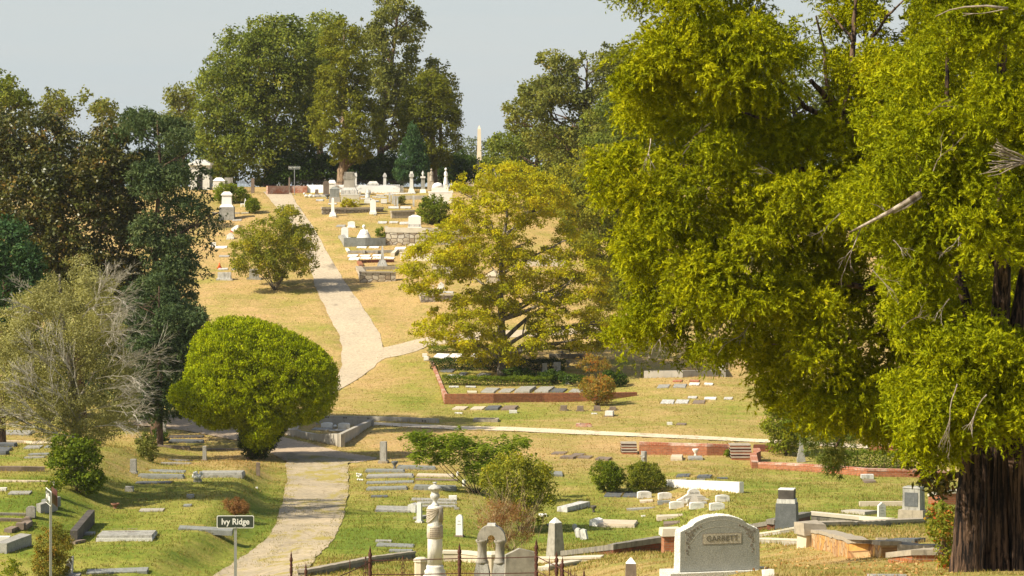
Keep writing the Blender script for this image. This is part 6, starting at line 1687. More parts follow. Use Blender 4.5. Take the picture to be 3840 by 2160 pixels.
for (x0, x1, y0, y1, nst, lab) in [(2332, 2390, 1704, 1660, 4, 'worn straw-covered brick steps at the left end of the long brick wall'), (2744, 2822, 1726, 1668, 5, 'brick steps at the right end of the long brick wall')]:
    p, s = base((x0 + x1) / 2, y0); o = tag(empty('steps', p), lab, 'steps'); H = (y0 - y1) / s - .15; w_ = (x1 - x0) / s
    for k in range(nst):
        MB().box(0, .3 * k + .6, -.3, w_, 1.2, .3 + H * (k + 1) / nst).build('step', M['brick_dark' if k % 2 else 'brick'], o)
        MB().box(0, .3 * k + .6 - .01, H * (k + 1) / nst + .001, w_ + .02, 1.22, .03).build('tread', M['stonecap'], o)
wall([(2824, 1722, 1680), (2836, 1738, 1700), (2843, 1757, 1730)], .3, 'brick', 'stepped brick side wall right of the right-hand steps', 'brick_pale', .05, .01)
wall([(2825, 1692, 1668), (2870, 1694, 1668), (2960, 1698, 1672)], .3, 'brick_dark', 'dark brick wall end behind the tall light green shrub', None)
wall([(2843, 1758, 1733), (2960, 1765, 1738), (3110, 1776, 1746), (3250, 1787, 1758), (3400, 1790, 1761), (3560, 1792, 1764)], .35, 'brick', 'low pinkish brick wall crossing the lawn under the hanging pine', 'brick_pale', .10, .015)
slab(3230, 3277, 1779, 1796, 'marble_old', 'pale marker leaning on the low pinkish brick wall', .4, thick=.18); slab(3243, 3285, 1797, 1812, 'stone_brown', 'brown flat slab before the pale marker at the pinkish brick wall', 1.0)
obel(3004, 1733, 1628, 15, 9, 'granite', 'slim grey obelisk on a stepped dark base behind the pinkish brick wall', 32, 48, steps=3)
wall([(3260, 1700, 1672), (3420, 1705, 1676)], .35, 'brick', 'distant brick wall seen under the cedar boughs', None)

# ================= brick plot and slope above the path =================
wall([(1668, 1516, 1478), (1850, 1512, 1477), (2040, 1508, 1475), (2180, 1506, 1474), (2290, 1498, 1473), (2389, 1484, 1471)], .35, 'brick', 'long orange brick retaining wall along the front of the shaded plot', None)
wall([(1666, 1515, 1479), (1655, 1468, 1458), (1632, 1405, 1400), (1607, 1345, 1341)], .2, 'brick_pale', 'left side brick kerb of the shaded plot climbing the slope', None)
fr_ = [(1799,1853,1452,1474,'granite',2), (1866,1915,1456,1473,'granite',1), (1927,1987,1446,1474,'granite',2), (2001,2057,1447,1473,'granite',2), (2061,2110,1455,1473,'granite_dark',1), (2131,2178,1457,1473,'granite',1)]
for i, (x0, x1, yt, yb, mt, ly) in enumerate(fr_):
    slab(x0, x1, yt, yb, mt, ['first', 'second', 'third', 'fourth', 'fifth', 'sixth'][i] + ' from left of the stained ledgers just behind the orange brick wall', 1.8, R(-14), lay=ly, group='stained ledgers behind the orange brick wall')
slab(1683, 1720, 1448, 1454, 'marble_old', 'thin pale stone edge at the left inside the brick plot', .4); slab(1745, 1784, 1448, 1454, 'marble_old', 'thin pale stone edge left of the first stained ledger', .4); slab(1751, 1788, 1466, 1475, 'concrete_tan', 'cream low slab touching the orange brick wall', .6)
slab(1665, 1720, 1404, 1417, 'marble_old', 'pale-rimmed ledger left in the middle of the brick plot', 1.4, R(-14)); slab(1716, 1744, 1396, 1408, 'granite_dark', 'small dark slab in the middle of the brick plot', 1.0, R(-14))
slab(1776, 1823, 1397, 1417, 'granite', 'sun-dappled grey ledger under the yellow tree', 1.6, R(-14), lay=2); slab(1644, 1697, 1381, 1397, 'granite_dark', 'dark ledger at the left edge under the long hedge', 1.2, R(-14), lay=2)
for x0, x1, yt, yb, lab in [(1621, 1673, 1324, 1344, 'first bright white ledger from the left behind the hedge'), (1680, 1727, 1325, 1342, 'second bright white ledger from the left behind the hedge'), (1694, 1739, 1342, 1354, 'lower bright white ledger partly under yellow leaves'), (1763, 1791, 1324, 1338, 'white rounded ledger below the yellow branches'), (1765, 1804, 1343, 1356, 'grey-white ledger nearest the trunk of the yellow tree')]:
    slab(x0, x1, yt, yb, 'marble_bright', lab, 1.6, R(-14), lay=2, group='white ledgers at the back of the brick plot')
block(1593, 1338, 18, 12, 'marble_bright', 'upper small white block outside the left kerb of the brick plot', .3); block(1598, 1351, 18, 14, 'marble_bright', 'lower small white block outside the left kerb of the brick plot', .3)
urn(2089, 1396, 27, 38, 'marble_old', 'carved stump-shaped stone in the shade of the brick plot', 'log', cat='headstone')
block(2043, 1394, 18, 32, 'marble_old', 'small shaded headstone left of the carved stump stone', .25, 'flat', basepx=24)
block(2129, 1440, 18, 31, 'marble_old', 'small round-topped shaded headstone among the ivy', .15, 'round', basepx=22)
urn(2130, 1377, 18, 26, 'granite', 'shaded goblet urn behind the carved stump stone', 'urn'); urn(2137, 1330, 13, 36, 'stone_black', 'tall dark urn with plant stub on the upper wall', 'urn'); urn(2107, 1326, 11, 12, 'stone_black', 'small round dark urn left of the tall dark urn', 'ball')
wall([(2060, 1344, 1328), (2160, 1344, 1327), (2260, 1350, 1335)], .35, 'concrete_dark', 'dark shaded kerb wall under the two dark urns', None)
for x0, x1, yt, yb, mt, lab in [(1694, 1741, 1523, 1538, 'concrete_tan', 'first from left of four slab stones below the orange brick wall'), (1761, 1809, 1523, 1538, 'concrete_tan', 'second from left of four slab stones below the orange brick wall'), (1816, 1868, 1519, 1539, 'granite_dark', 'third, darkest of four slab stones below the orange brick wall'), (1877, 1932, 1519, 1539, 'stone_brown', 'fourth from left of four slab stones below the orange brick wall')]:
    slab(x0, x1, yt, yb, mt, lab, 1.3, R(-10), lay=2 if yb > 1538 else 1, group='slab stones below the orange brick wall')
block(1924, 1549, 30, 11, 'marble', 'white low block by the fourth slab stone', .3); slab(1705, 1733, 1546, 1552, 'marble', 'small broken white slab on the lawn below the slab stones', .5)
p, s = base(1820, 1583)
o = tag(empty('grave_edging', p, R(-4)), 'oblong stone grave kerb like a basin above the path', 'grave edging'); w_ = 95 / s
for args in [(0, 0, w_, .14), (0, 1.0, w_, .14), (-w_ / 2 + .09, .5, .18, .9), (w_ / 2 - .09, .5, .18, .9)]:
    MB().box(args[0], args[1] + .1, -.15, args[2], args[3], .30, .96).build('kerb_stone', M['stonecap'], o, rough=.01)
MB().box(0, .62, .02, w_ * .7, .55, .06).build('gravel_bed', M['granite_dark'], o)
p, s = base(2190, 1601)
o = tag(empty('grave_edging', p, R(-4)), 'small broken brick grave frame above the path', 'grave edging'); w_ = 60 / s
for args in [(0, 0, w_, .14), (0, .8, w_ * .8, .14), (-w_ / 2 + .08, .4, .2, .7)]:
    MB().box(args[0], args[1] + .1, -.15, args[2], args[3], .28, .94).build('kerb_stone', M['brick_pale'], o, rough=.015)
for i, (x, yb, w_, h_) in enumerate([(2114, 1539, 24, 19), (2176, 1541, 23, 19), (2239, 1541, 24, 19), (2298, 1538, 24, 13)]):
    block(x, yb, w_, h_, 'stone_brown', ['first', 'second', 'third', 'fourth'][i] + ' from left of the small square brown stones below the crape shrub', .3, 'flat', R(-6), basepx=w_ + 8, baseh=3, group='small square brown stones below the crape shrub')
block(2286, 1560, 29, 19, 'marble', 'white cube stone on a sunken base right of the square brown stones', .5, 'flat', R(-12), basepx=38, baseh=3, bmat='stone_brown')
slab(2218, 2239, 1550, 1554, 'marble', 'tiny pale flat stone below the third square brown stone', .4)
for x0, x1, yt, yb, mt, lab in [(2462, 2507, 1440, 1456, 'granite', 'left grey-topped ledger in the row below the concrete wall'), (2522, 2570, 1438, 1455, 'granite', 'second grey-topped ledger in the row below the concrete wall'), (2583, 2620, 1435, 1446, 'marble', 'small pale stone in the row below the concrete wall'), (2639, 2672, 1437, 1445, 'marble', 'pale slab under the hanging cedar tips'),
      (2475, 2525, 1497, 1515, 'marble_old', 'left streaked white ledger in the lower row'), (2530, 2579, 1497, 1514, 'marble_old', 'second streaked white ledger in the lower row'), (2596, 2641, 1499, 1515, 'stone_brown', 'tan ledger right of the two streaked white ledgers'), (2578, 2612, 1486, 1495, 'marble_old', 'small slab behind the tan ledger'),
      (2639, 2684, 1489, 1500, 'marble', 'white-edged slab right of the tan ledger'), (2714, 2746, 1490, 1499, 'marble_old', 'rightmost small slab in the lower row, near the tree shadow'), (2522, 2556, 1425, 1433, 'brick_pale', 'reddish worn slab behind the second grey-topped ledger'), (2586, 2620, 1425, 1433, 'brick_pale', 'reddish worn slab behind the small pale stone'), (2535, 2570, 1587, 1595, 'stone_brown', 'sunken brown slab beside the tilted white stone')]:
    slab(x0, x1, yt, yb, mt, lab, 1.5, R(-8), lay=2 if yb - yt > 15 else 1)
block(2511, 1593, 20, 10, 'marble', 'small tilted white stone alone above the gravel path', .2)
wall([(2415, 1419, 1391), (2560, 1416, 1390), (2706, 1413, 1388)], .25, 'concrete', 'plain tan concrete wall under the hanging cedar tips', None)
wall([(2706, 1413, 1386), (2690, 1386, 1358)], .25, 'concrete', 'return of the tan concrete wall going uphill', None)

# ================= the hill plots =================
GT = 'tall monuments in a row along the hilltop fence'
def stack(px, yb, parts, label, yaw=0.0, cat='monument', name='monument', group=None, dep=None):
    """parts: list of (part name, y bottom, y top, width bottom, width top, material)"""
    p, s = base(px, yb); o = tag(empty(name, p, yaw), label, cat, group)
    for i, (nm, y0, y1, w0, w1, mt) in enumerate(parts):
        m = MB(); d = (dep / 1.0 if dep else 1.0)
        e = .15 if i == 0 else 0
        m.box(0, 0, (yb - y0) / s - e + .001 * i, w0 / s, w0 / s * d, (y0 - y1) / s + e, w1 / w0)
        m.build(nm, M[mt], o)
    return o, p, s
# picket wall and fence
wall([(1150, 723, 695), (1211, 723, 695), (1350, 723, 695), (1500, 722, 696)], .15, 'whitepaint', 'long white picket wall along the hilltop behind the monuments', None, cat='fence', name='picket_fence')
o = [q for q in bpy.data.objects if q.name.startswith('picket_fence')][0]
m = MB(); m2 = MB()
for i in range(70):
    x = 1150 + 350 * (i + .5) / 70
    p, s = base(x, 723); q = p - o.location
    m.box(q.x, q.y + .07, q.z + .60, .07, .12, .055, .3)
    m2.box(q.x + .052, q.y - .005, q.z + .30, .018, .01, .10)  # grey strips on the solid face imitate the dark gaps
m.build('picket_tip', M['whitepaint'], o); m2.build('painted_gap', M['granite'], o)
block(1507, 722, 13, 26, 'granite', 'grey slatted end panel right of the white picket wall', .15, cat='panel', name='fence_panel')
wall([(1004, 729, 697), (1083, 729, 697)], .3, 'brick_pale', 'brick wall left of the gate pole at the end of the hill road', None)
wall([(1085, 724, 697), (1152, 724, 697)], .3, 'brick_pale', 'brick wall right of the gate pole, behind the iron railings', None)
def railing(x0, x1, yb, yt, label, step=5.4, finial=True):
    p0, s = base(x0, yb); p1, _ = base(x1, yb)
    o = tag(empty('iron_railing', p0), label, 'railing')
    H = (yb - yt) / s; n = int((x1 - x0) / step)
    m = MB()
    for i in range(n + 1):
        q = p0.lerp(p1, i / n) - p0; q.z = float(ground(p0.x + q.x, p0.y + q.y)) - p0.z
        m.box(q.x, q.y, q.z, .022, .022, H - .12)
        if finial: m.box(q.x, q.y, q.z + H - .20, .07, .03, .09, .4); m.box(q.x, q.y, q.z + H - .12, .03, .03, .12, .1)
    m.build('bars', M['iron'], o)
    for z in (.12, H - .26):
        m = MB(); m.tube([(0, 0, z), p1 - p0 + Vector((0, 0, z))], .02, 4); m.build('rail', M['iron'], o)
railing(1088, 1300, 714, 672, 'spear-topped iron railing behind the white picket wall, left half'); railing(1335, 1495, 714, 673, 'spear-topped iron railing behind the white picket wall, middle'); railing(1500, 1578, 722, 673, 'dark iron railing at the right end of the hilltop')
railing(868, 940, 722, 674, 'rusty iron railing left of the hilltop gateway')
for x, yt, lab in [(948, 664, 'left iron gatepost of the hilltop gateway'), (1085, 662, 'right iron gatepost of the hilltop gateway')]:
    p, s = base(x, 724); H = (724 - yt) / s
    o = tag(empty('gatepost', p), lab, 'gatepost'); MB().box(0, 0, -.1, .28 if x < 1000 else .14, .2, H * .93 + .1, .9).build('post', M['stone_brown'], o)
    MB().box(0, 0, H * .93, .12, .1, H * .1, .1).build('finial', M['iron'], o)
# behind the fence
block(1212, 700, 39, 36, 'concrete_tan', 'broad round-topped tan headstone behind the iron railing', .4, 'arch', basepx=50); block(1075, 700, 22, 25, 'granite_pale', 'pale square stone behind the brick gate wall', .4); slab(1036, 1064, 688, 700, 'granite', 'low grey ledger behind the left brick gate wall', 1); slab(1105, 1150, 685, 698, 'granite', 'long grey ledger behind the railing at the gate pole', 1)
# rough brown stone etc.
block(1223, 736, 22, 58, 'stone_brown', 'dark rough-hewn brown headstone beside the hill road', .35, 'arch', R(5), basepx=30, baseh=8)
block(1188, 732, 12, 22, 'stone_brown', 'small brown square stone in front of the picket wall', .25, basepx=16); slab(1167, 1240, 730, 739, 'marble_old', 'low white kerb before the small brown stone', .4, cat='edging', name='plot_edging')
m_, p, s = stack(1160, 740, [], 'broken white rocks heaped at the road corner of the hilltop plot', cat='rocks', name='rock_pile')
for x, z, r_ in [(-.25, .12, .16), (.1, .1, .2), (.35, .05, .15), (-.4, .3, .1)]:
    MB().ball(x, 0, z, r_, None, r_ * .8, 8).build('rock', M['marble'], m_, rough=.02)
stack(1255, 756, [('base', 756, 738, 42, 40, 'concrete'), ('die', 738, 710, 36, 35, 'granite_blue'), ('cap', 710, 700, 38, 14, 'granite_blue')], 'blue-grey square monument with a pyramid cap left of the largest monument', dep=.7)
stack(1245, 722, [('body', 722, 688, 26, 26, 'marble'), ('roof', 688, 675, 32, 18, 'marble_bright')], 'small white tomb with a sloping roof behind the blue-grey monument', dep=.8)
urn(1228, 745, 20, 16, 'granite_dark', 'dark goblet urn with a white rim at the foot of the rough brown headstone', 'bowl')
stack(1310, 730, [('plinth', 730, 713, 66, 60, 'marble_old'), ('base', 713, 703, 58, 46, 'marble_old'), ('die', 703, 674, 42, 38, 'concrete'), ('cornice', 674, 664, 40, 48, 'marble_old'), ('roof', 664, 648, 46, 34, 'concrete_dark'), ('crown', 648, 645, 34, 36, 'marble_old')], 'largest grey stepped monument on the crest, stained with streaks', dep=.8)
stack(1334, 716, [('shaft', 716, 662, 8, 7, 'marble'), ('capital', 662, 648, 11, 8, 'marble')], 'white column peeping out behind the largest grey monument')
stack(1399, 722, [('plinth', 722, 712, 38, 36, 'marble_old'), ('body', 712, 694, 34, 34, 'marble'), ('lid', 694, 688, 44, 42, 'marble_old'), ('ridge', 688, 680, 38, 26, 'marble')], 'white sarcophagus tomb with a moulded lid on the crest', dep=.6)
stack(1443, 719, [('plinth', 719, 712, 18, 16, 'marble_old'), ('shaft', 712, 664, 12, 10, 'marble'), ('capital', 664, 657, 15, 14, 'marble_old'), ('cap', 657, 648, 13, 3, 'marble_old')], 'slim white column with a domed cap before the picket wall', group=GT)
stack(1543, 724, [('plinth', 724, 715, 28, 24, 'marble'), ('base', 715, 708, 22, 18, 'marble'), ('shaft', 708, 664, 15, 11, 'marble'), ('capital', 664, 652, 18, 17, 'marble_old'), ('cap', 652, 643, 12, 9, 'marble')], 'white column with a gabled block capital at the end of the railing', group=GT)
o, p, s = stack(1586, 722, [('plinth', 722, 710, 26, 20, 'marble_bright'), ('shaft', 710, 668, 14, 13, 'granite_pale'), ('capital', 668, 661, 19, 18, 'marble')], 'grey column carrying a white draped urn on the crest', group=GT)
m = MB(); k = 1 / s; m.lathe([(3 * k, 61 * k), (2 * k, 64 * k), (5 * k, 70 * k), (4 * k, 75 * k), (1.5 * k, 78 * k), (2 * k, 80 * k), (.3 * k, 82 * k)], 12); m.build('urn', M['marble'], o, smooth=True)
stack(1607, 714, [('shaft', 714, 646, 9, 8, 'concrete_tan')], 'plain tan square pillar right of the urn column', group=GT)
# statues
def statue(px, yb, h, w_, label, mat='marble', wings=False, seated=False, ped=0, pmat=None, raised=False):
    p, s = base(px, yb); o = tag(empty('statue', p), label, 'statue'); k = 1 / s
    z = 0
    if ped:
        MB().box(0, 0, -.1, w_ * 1.1 * k, w_ * 1.0 * k, ped * .35 * k + .1, .95).build('base', M[pmat or mat], o)
        MB().box(0, 0, ped * .35 * k, w_ * .85 * k, w_ * .8 * k, ped * .65 * k, .92).build('pedestal', M[pmat or mat], o); z = ped * k
    H = h * k - z; r = w_ * k * (.5 if seated else .40)
    prof = [(r, z), (r * .95, z + H * .1), (r * .72, z + H * .35), (r * .52, z + H * .52), (r * .55, z + H * .66), (r * .50, z + H * .76), (r * .18, z + H * .82), (r * .14, z + H * .86)]
    if seated: prof = [(r, z), (r * .94, z + H * .10), (r * .80, z + H * .26), (r * .64, z + H * .42), (r * .50, z + H * .55), (r * .40, z + H * .62), (r * .14, z + H * .68), (r * .11, z + H * .74)]
    m = MB(); m.lathe(prof, 14, 0, 0, 1, .7, .03)
    hr = H * (.085 if not seated else .145)
    m.ball(0, -.01, z + H - hr, hr * .85, None, hr, 10)
    for sg in (-1, 1):
        if seated: m.tube([(sg * r * .36, 0, z + H * .62), (sg * r * .55, -r * .2, z + H * .4), (sg * r * .1, -r * .5, z + H * .34)], [r * .12, r * .11, r * .07], 6); continue
        if raised and sg > 0: m.tube([(r * .45, 0, z + H * .72), (r * .8, -.03, z + H * .8), (r * .7, -.05, z + H * .98)], [r * .16, r * .13, r * .07], 6)
        else: m.tube([(sg * r * .48, 0, z + H * .72), (sg * r * .66, -r * .2, z + H * .56), (sg * r * .15, -r * .62, z + H * .52)], [r * .17, r * .14, r * .09], 6)
    m.build('figure', M[mat], o, smooth=True)
    if wings:
        for sg in (-1, 1):
            MB().prism([(sg * x * w_ * k, z + zz * H) for x, zz in ([(0.05, .45), (.42, .35), (.52, .7), (.40, .98), (.12, .8)] if sg > 0 else [(.05, .45), (.12, .8), (.40, .98), (.52, .7), (.42, .35)])], r * .35, r * .55).build('wing', M[mat], o)
    return o
statue(1618, 712, 80, 22, 'dark-streaked statue on a pierced pedestal right of the tan pillar', 'drape', ped=30, pmat='drape')
statue(1672, 745, 116, 24, 'tall white praying statue on a white pedestal right of the domed tomb', 'marble_bright', ped=50)
statue(1379, 760, 52, 24, 'stained white winged angel on a pedestal among the low stones', 'marble', wings=True, ped=18)
statue(1693, 722, 36, 13, 'small white bust partly hidden by the yellow tree', 'marble', ped=12)
p, s = base(1642, 722)
o = tag(empty('tomb', p), 'white domed tomb left of the tall praying statue', 'tomb'); k = 1 / s
MB().box(0, 0, -.1, 48 * k, 30 * k, .1 + 18 * k).build('body', M['marble_bright'], o)
MB().prism([(-22 * k, 18 * k)] + [(-22 * k * math.cos(t), 18 * k + 22 * k * math.sin(t)) for t in np.linspace(.0, math.pi, 11)][1:-1] + [(22 * k, 18 * k)][:1], -14 * k, 14 * k).build('dome', M['marble_bright'], o) if False else MB().lathe([(22 * k, 18 * k), (20 * k, 27 * k), (12 * k, 35 * k), (1 * k, 38 * k)], 14, 0, 0, 1, .6).build('dome', M['marble_bright'], o, smooth=True)
stack(1652, 760, [('body', 760, 722, 90, 88, 'whitewall'), ('top', 722, 718, 94, 92, 'marble_bright')], 'broad whitewashed base wall under the domed tomb and praying statue', cat='tomb', name='tomb', dep=.3)
# cream wall and low stones
stack(1313, 770, [('body', 770, 731, 70, 68, 'creamcap'), ('coping', 731, 728, 72, 72, 'marble')], 'cream-coloured tomb front below the largest grey monument', cat='tomb', name='tomb', dep=.3)
obel(1248, 811, 741, 13, 9, 'marble_bright', 'bright white obelisk at the left end of the low stone plot', 27, 14)
block(1399, 802, 22, 55, 'marble_bright', 'bright white round-topped tablet in front of the low stone plot', .25, 'round', basepx=28, baseh=8)
slab(1246, 1260, 807, 816, 'marble', 'little white footstone below the bright white obelisk', .3); slab(1402, 1410, 800, 808, 'marble_old', 'little grey footstone below the white tablet', .2)
for i, (x0, x1, yt, yb) in enumerate([(1184, 1212, 747, 755), (1365, 1420, 752, 757), (1395, 1450, 738, 742), (1440, 1470, 727, 732), (1350, 1380, 731, 736), (1410, 1440, 730, 735), (1352, 1395, 744, 748), (1460, 1560, 724, 729), (1230, 1262, 762, 768)]):
    slab(x0, x1, yt, yb, 'marble_old', ['pale slab at the road side of the hilltop plot', 'long pale slab under the winged angel', 'pale kerb slab left of the thin posts', 'pale slab before the slim domed column', 'small pale slab right of the largest monument', 'pale slab before the white sarcophagus', 'pale slab left of the winged angel', 'long pale kerb before the gabled column', 'pale slab below the blue-grey monument'][i], .6)
block(1440, 762, 23, 15, 'marble', 'white low block stone in the middle of the hilltop lawn', .5)
for i, (x, y, h_) in enumerate([(1461, 757, 34), (1472, 764, 34), (1480, 771, 36), (1490, 776, 40), (1551, 774, 42), (1349, 738, 20)]):
    block(x, y, 7, h_, 'marble_old', ['first', 'second', 'third', 'fourth', 'lone right-hand', 'lone left-hand'][i] + ' of the thin weathered stone posts on the upper hill', .12, name='stone_post', cat='post', basepx=0, group='thin weathered stone posts on the upper hill')
wall([(1470, 748, 734), (1600, 748, 733)], .3, 'concrete', 'grey low wall between the thin posts and the domed tomb', None)
# low stone plot walls
wall([(1209, 805, 776), (1320, 800, 778), (1437, 795, 776)], .4, 'rubble_dark', 'low fieldstone plot wall with a thick rough coping, holding the yellow-green shrub', 'stonecap', .16, .05, capjit=.015)
wall([(1470, 819, 790), (1555, 817, 788)], .5, 'stonecap', 'mossy stone box wall left of the round dark bush', 'stonecap', .14, .05, capjit=.015)
slab(1455, 1495, 774, 783, 'marble_old', 'left pale slab above the mossy stone box wall', .8); slab(1500, 1540, 774, 783, 'marble_old', 'right pale slab above the mossy stone box wall', .8)
block(1318, 852, 27, 22, 'marble_bright', 'white flat-topped headstone on the open golden slope', .3, 'arch', basepx=32, baseh=3)
slab(1258, 1292, 843, 852, 'granite', 'dark flat slab left of the white flat-topped headstone', 1, R(-10))
for i, (x0, x1, y0, y1) in enumerate([(1416, 1451, 829, 839), (1459, 1493, 830, 838), (1498, 1532, 831, 842)]):
    slab(x0, x1, y0, y1, 'marble_old', ['left', 'middle', 'right'][i] + ' of three low grey ledgers above the rubble retaining wall', 1.0, lay=2 if i != 1 else 1, group='three low ledgers above the rubble wall')
stack(1555, 860, [('base', 860, 850, 54, 52, 'marble_bright'), ('plinth', 850, 841, 50, 46, 'marble_old'), ('die', 841, 813, 47, 46, 'marble_bright'), ('cap', 813, 806, 47, 14, 'marble_bright')], 'white house-shaped monument standing over the rubble retaining wall', dep=.6)
wall([(1446, 920, 853), (1600, 920, 855), (1780, 918, 858)], .4, 'rubble', 'tall rubble stone retaining wall with cream coping on the upper hill', 'creamcap', .36, .03)
for x in (1639, 1688, 1449): block(x, 862, 14, 16, 'creamcap', 'small cream gable post %s' % {1639: 'on the middle of the rubble wall coping', 1688: 'on the right of the rubble wall coping', 1449: 'at the left corner of the rubble wall'}[x], .3, 'gable', name='stone_post', cat='post')
# grey-blue concrete lot
wall([(1289, 926, 892), (1370, 925, 892), (1446, 922, 892)], .25, 'granite_blue', 'smooth blue-grey wall under the seated white figure', None)
wall([(1289, 926, 892), (1279, 905, 880), (1268, 892, 884)], .25, 'granite_pale', 'left return of the smooth blue-grey wall', None)
p, s = base(1293, 898); k = 1 / s
block(1293, 893, 26, 42, 'marble_bright', 'bright white rounded tablet left of the seated white figure', .4, 'arch', basepx=44, baseh=3)
statue(1365, 896, 54, 56, 'white seated figure in spreading robes above the blue-grey wall', 'marble_bright', seated=True)
for i, (x0, x1, y0, y1) in enumerate([(1336, 1373, 925, 931), (1382, 1419, 925, 931), (1478, 1519, 926, 936), (1519, 1566, 910, 921)]):
    slab(x0, x1, y0, y1, 'marble_bright', ['left white slab just below the blue-grey wall', 'right white slab just below the blue-grey wall', 'white ledger on the grass below the rubble wall', 'white ledger at the foot of the rubble wall'][i], .9, R(-8))
wall([(1303, 952, 940), (1400, 950, 939), (1475, 948, 937)], .2, 'concrete', 'low stone edging in front of the blue-grey wall plot', None); wall([(1303, 952, 940), (1295, 934, 929)], .2, 'marble', 'short white edging at the road end of the low stone edging', None)
for x in (1364, 1413): block(x, 951, 10, 13, 'concrete', 'small square gatepost stone in the low edging, %s one' % ('left' if x < 1400 else 'right'), .25, name='stone_post', cat='post')
for i, (x0, x1, y0, y1) in enumerate([(1300, 1338, 955, 964), (1305, 1344, 966, 976), (1347, 1386, 956, 963), (1349, 1390, 965, 972), (1394, 1430, 955, 963), (1396, 1428, 965, 971), (1437, 1476, 964, 971)]):
    slab(x0, x1, y0, y1, 'marble_bright', ['upper first', 'lower first', 'upper second', 'lower second', 'upper third', 'lower third', 'far right'][i] + ' of the white ledgers in two rows below the edging', .8, R(-8), group='white ledgers in two rows on the hill')
obel(1434, 998, 922, 13, 6, 'marble_old', 'slender carved obelisk on a stepped base in the brick-edged plot', 38, 22, steps=3)
wall([(1347, 987, 976), (1400, 985, 974), (1478, 984, 973)], .25, 'brick_dark', 'red brick kerb behind the slender carved obelisk', None, cat='edging', name='plot_edging')
wall([(1347, 1000, 992), (1338, 986, 978)], .3, 'brick', 'slanted red kerb at the left of the slender carved obelisk', None, cat='edging', name='plot_edging')
wall([(1350, 1060, 1018), (1420, 1058, 1018), (1484, 1054, 1019)], .4, 'rubble', 'stone block plot wall with overgrown coping beside the hill road', 'stonecap', .10, .05, capjit=.01)
wall([(1350, 1060, 1018), (1342, 1030, 1008), (1334, 1012, 998)], .4, 'rubble', 'left side of the stone block plot wall beside the hill road', 'stonecap', .10, .02, capjit=.01)
wall([(1350, 1012, 1000), (1420, 1012, 998), (1490, 1010, 999)], .35, 'stonecap', 'rear coping of the stone block plot', None, capjit=.02)
slab(1425, 1470, 1003, 1010, 'creamcap', 'cream slab inside the stone block plot', .7)
wall([(1500, 975, 945), (1560, 978, 950), (1640, 980, 952), (1760, 978, 950)], .5, 'creamcap', 'curved cream stone kerb left of the yellow tree', 'creamcap', .08, .03, capjit=.01)
wall([(1480, 960, 948), (1492, 945, 935), (1560, 942, 934)], .3, 'creamcap', 'rounded cream corner kerb above the curved kerb', None)
wall([(1620, 1040, 990), (1760, 1040, 992)], .5, 'rubble', 'rubble plot wall glimpsed through the yellow tree, left', 'creamcap', .12, .03)
wall([(1960, 1000, 955), (2120, 1000, 960)], .5, 'creamcap', 'cream wall glimpsed through the right boughs of the yellow tree', None)
stack(1852, 1055, [('body', 1055, 1035, 60, 60, 'concrete_tan'), ('roof', 1035, 1015, 66, 8, 'concrete_tan')], 'tan gabled tomb seen through the middle of the yellow tree', cat='tomb', name='tomb', dep=.8)
wall([(1578, 1135, 1105), (1640, 1132, 1105), (1712, 1128, 1103)], .4, 'rubble_dark', 'dark rubble plot wall left of the yellow tree', 'creamcap', .10, .02, capjit=.01)
wall([(1578, 1135, 1105), (1567, 1105, 1090), (1558, 1088, 1080)], .4, 'stonecap', 'left return of the dark rubble plot wall', None)
block(1592, 1086, 22, 20, 'marble_bright', 'small white crouching-lamb stone inside the rubble plot', .3, 'serp'); urn(1624, 1082, 6, 12, 'marble', 'tiny white stone urn inside the rubble plot', 'urn'); block(1654, 1082, 22, 24, 'marble', 'white tablet inside the rubble plot at the tree edge', .25, 'serp', basepx=28)
slab(1592, 1640, 1094, 1101, 'marble_old', 'left pale ledger along the rubble plot wall', .6); slab(1645, 1700, 1093, 1100, 'marble_old', 'right pale ledger along the rubble plot wall', .6)
wall([(2000, 1110, 1092), (2140, 1112, 1094)], .4, 'creamcap', 'cream kerb seen under the right boughs of the yellow tree', None)
# ---- left of the hill road
stack(851, 822, [('base', 822, 797, 58, 56, 'granite_pale'), ('plinth', 797, 776, 56, 56, 'granite'), ('foot', 776, 768, 52, 42, 'marble_bright'), ('die', 768, 733, 38, 34, 'marble_bright'), ('cornice', 733, 728, 42, 42, 'marble_bright'), ('cap', 728, 719, 40, 22, 'marble_bright')], 'bright white flared monument on a tall grey base left of the hill road', dep=.8)
wall([(795, 802, 796), (900, 802, 796)], .3, 'concrete', 'low pale kerb beside the flared monument', None, cat='edging', name='plot_edging'); slab(870, 905, 822, 830, 'concrete', 'pale kerb slab at the right foot of the flared monument', .8); slab(905, 932, 797, 802, 'concrete', 'pale kerb stone left of the ball-shaped bush', .4)
p, s = base(912, 775); k = 1 / s
o = tag(empty('chair', p, R(-20)), 'white ornamental metal chair on the hill beside the ball-shaped bush', 'chair')
MB().box(0, 0, 9 * k, 17 * k, 12 * k, 2.5 * k).build('seat', M['whitepaint'], o)
m = MB(); m.tube([(7 * k, 5 * k, 10 * k), (8 * k, 6 * k, 22 * k), (6 * k, 6 * k, 30 * k)], 1.2 * k, 6); m.tube([(2 * k, 6 * k, 10 * k), (3 * k, 7 * k, 20 * k), (6 * k, 6 * k, 30 * k)], 1.0 * k, 6); m.build('backrest', M['whitepaint'], o)
for sx_ in (-1, 1):
    for sy_ in (-1, 1): MB().box(sx_ * 7 * k, sy_ * 5 * k, -.02, 1.6 * k, 1.6 * k, 9 * k + .02).build('leg', M['whitepaint'], o)
p, s = base(882, 870); k = 1 / s
o = tag(empty('headstone', p, R(-10), 0, 0), 'tilted bright white scroll stone with red flowers at its foot', 'headstone')
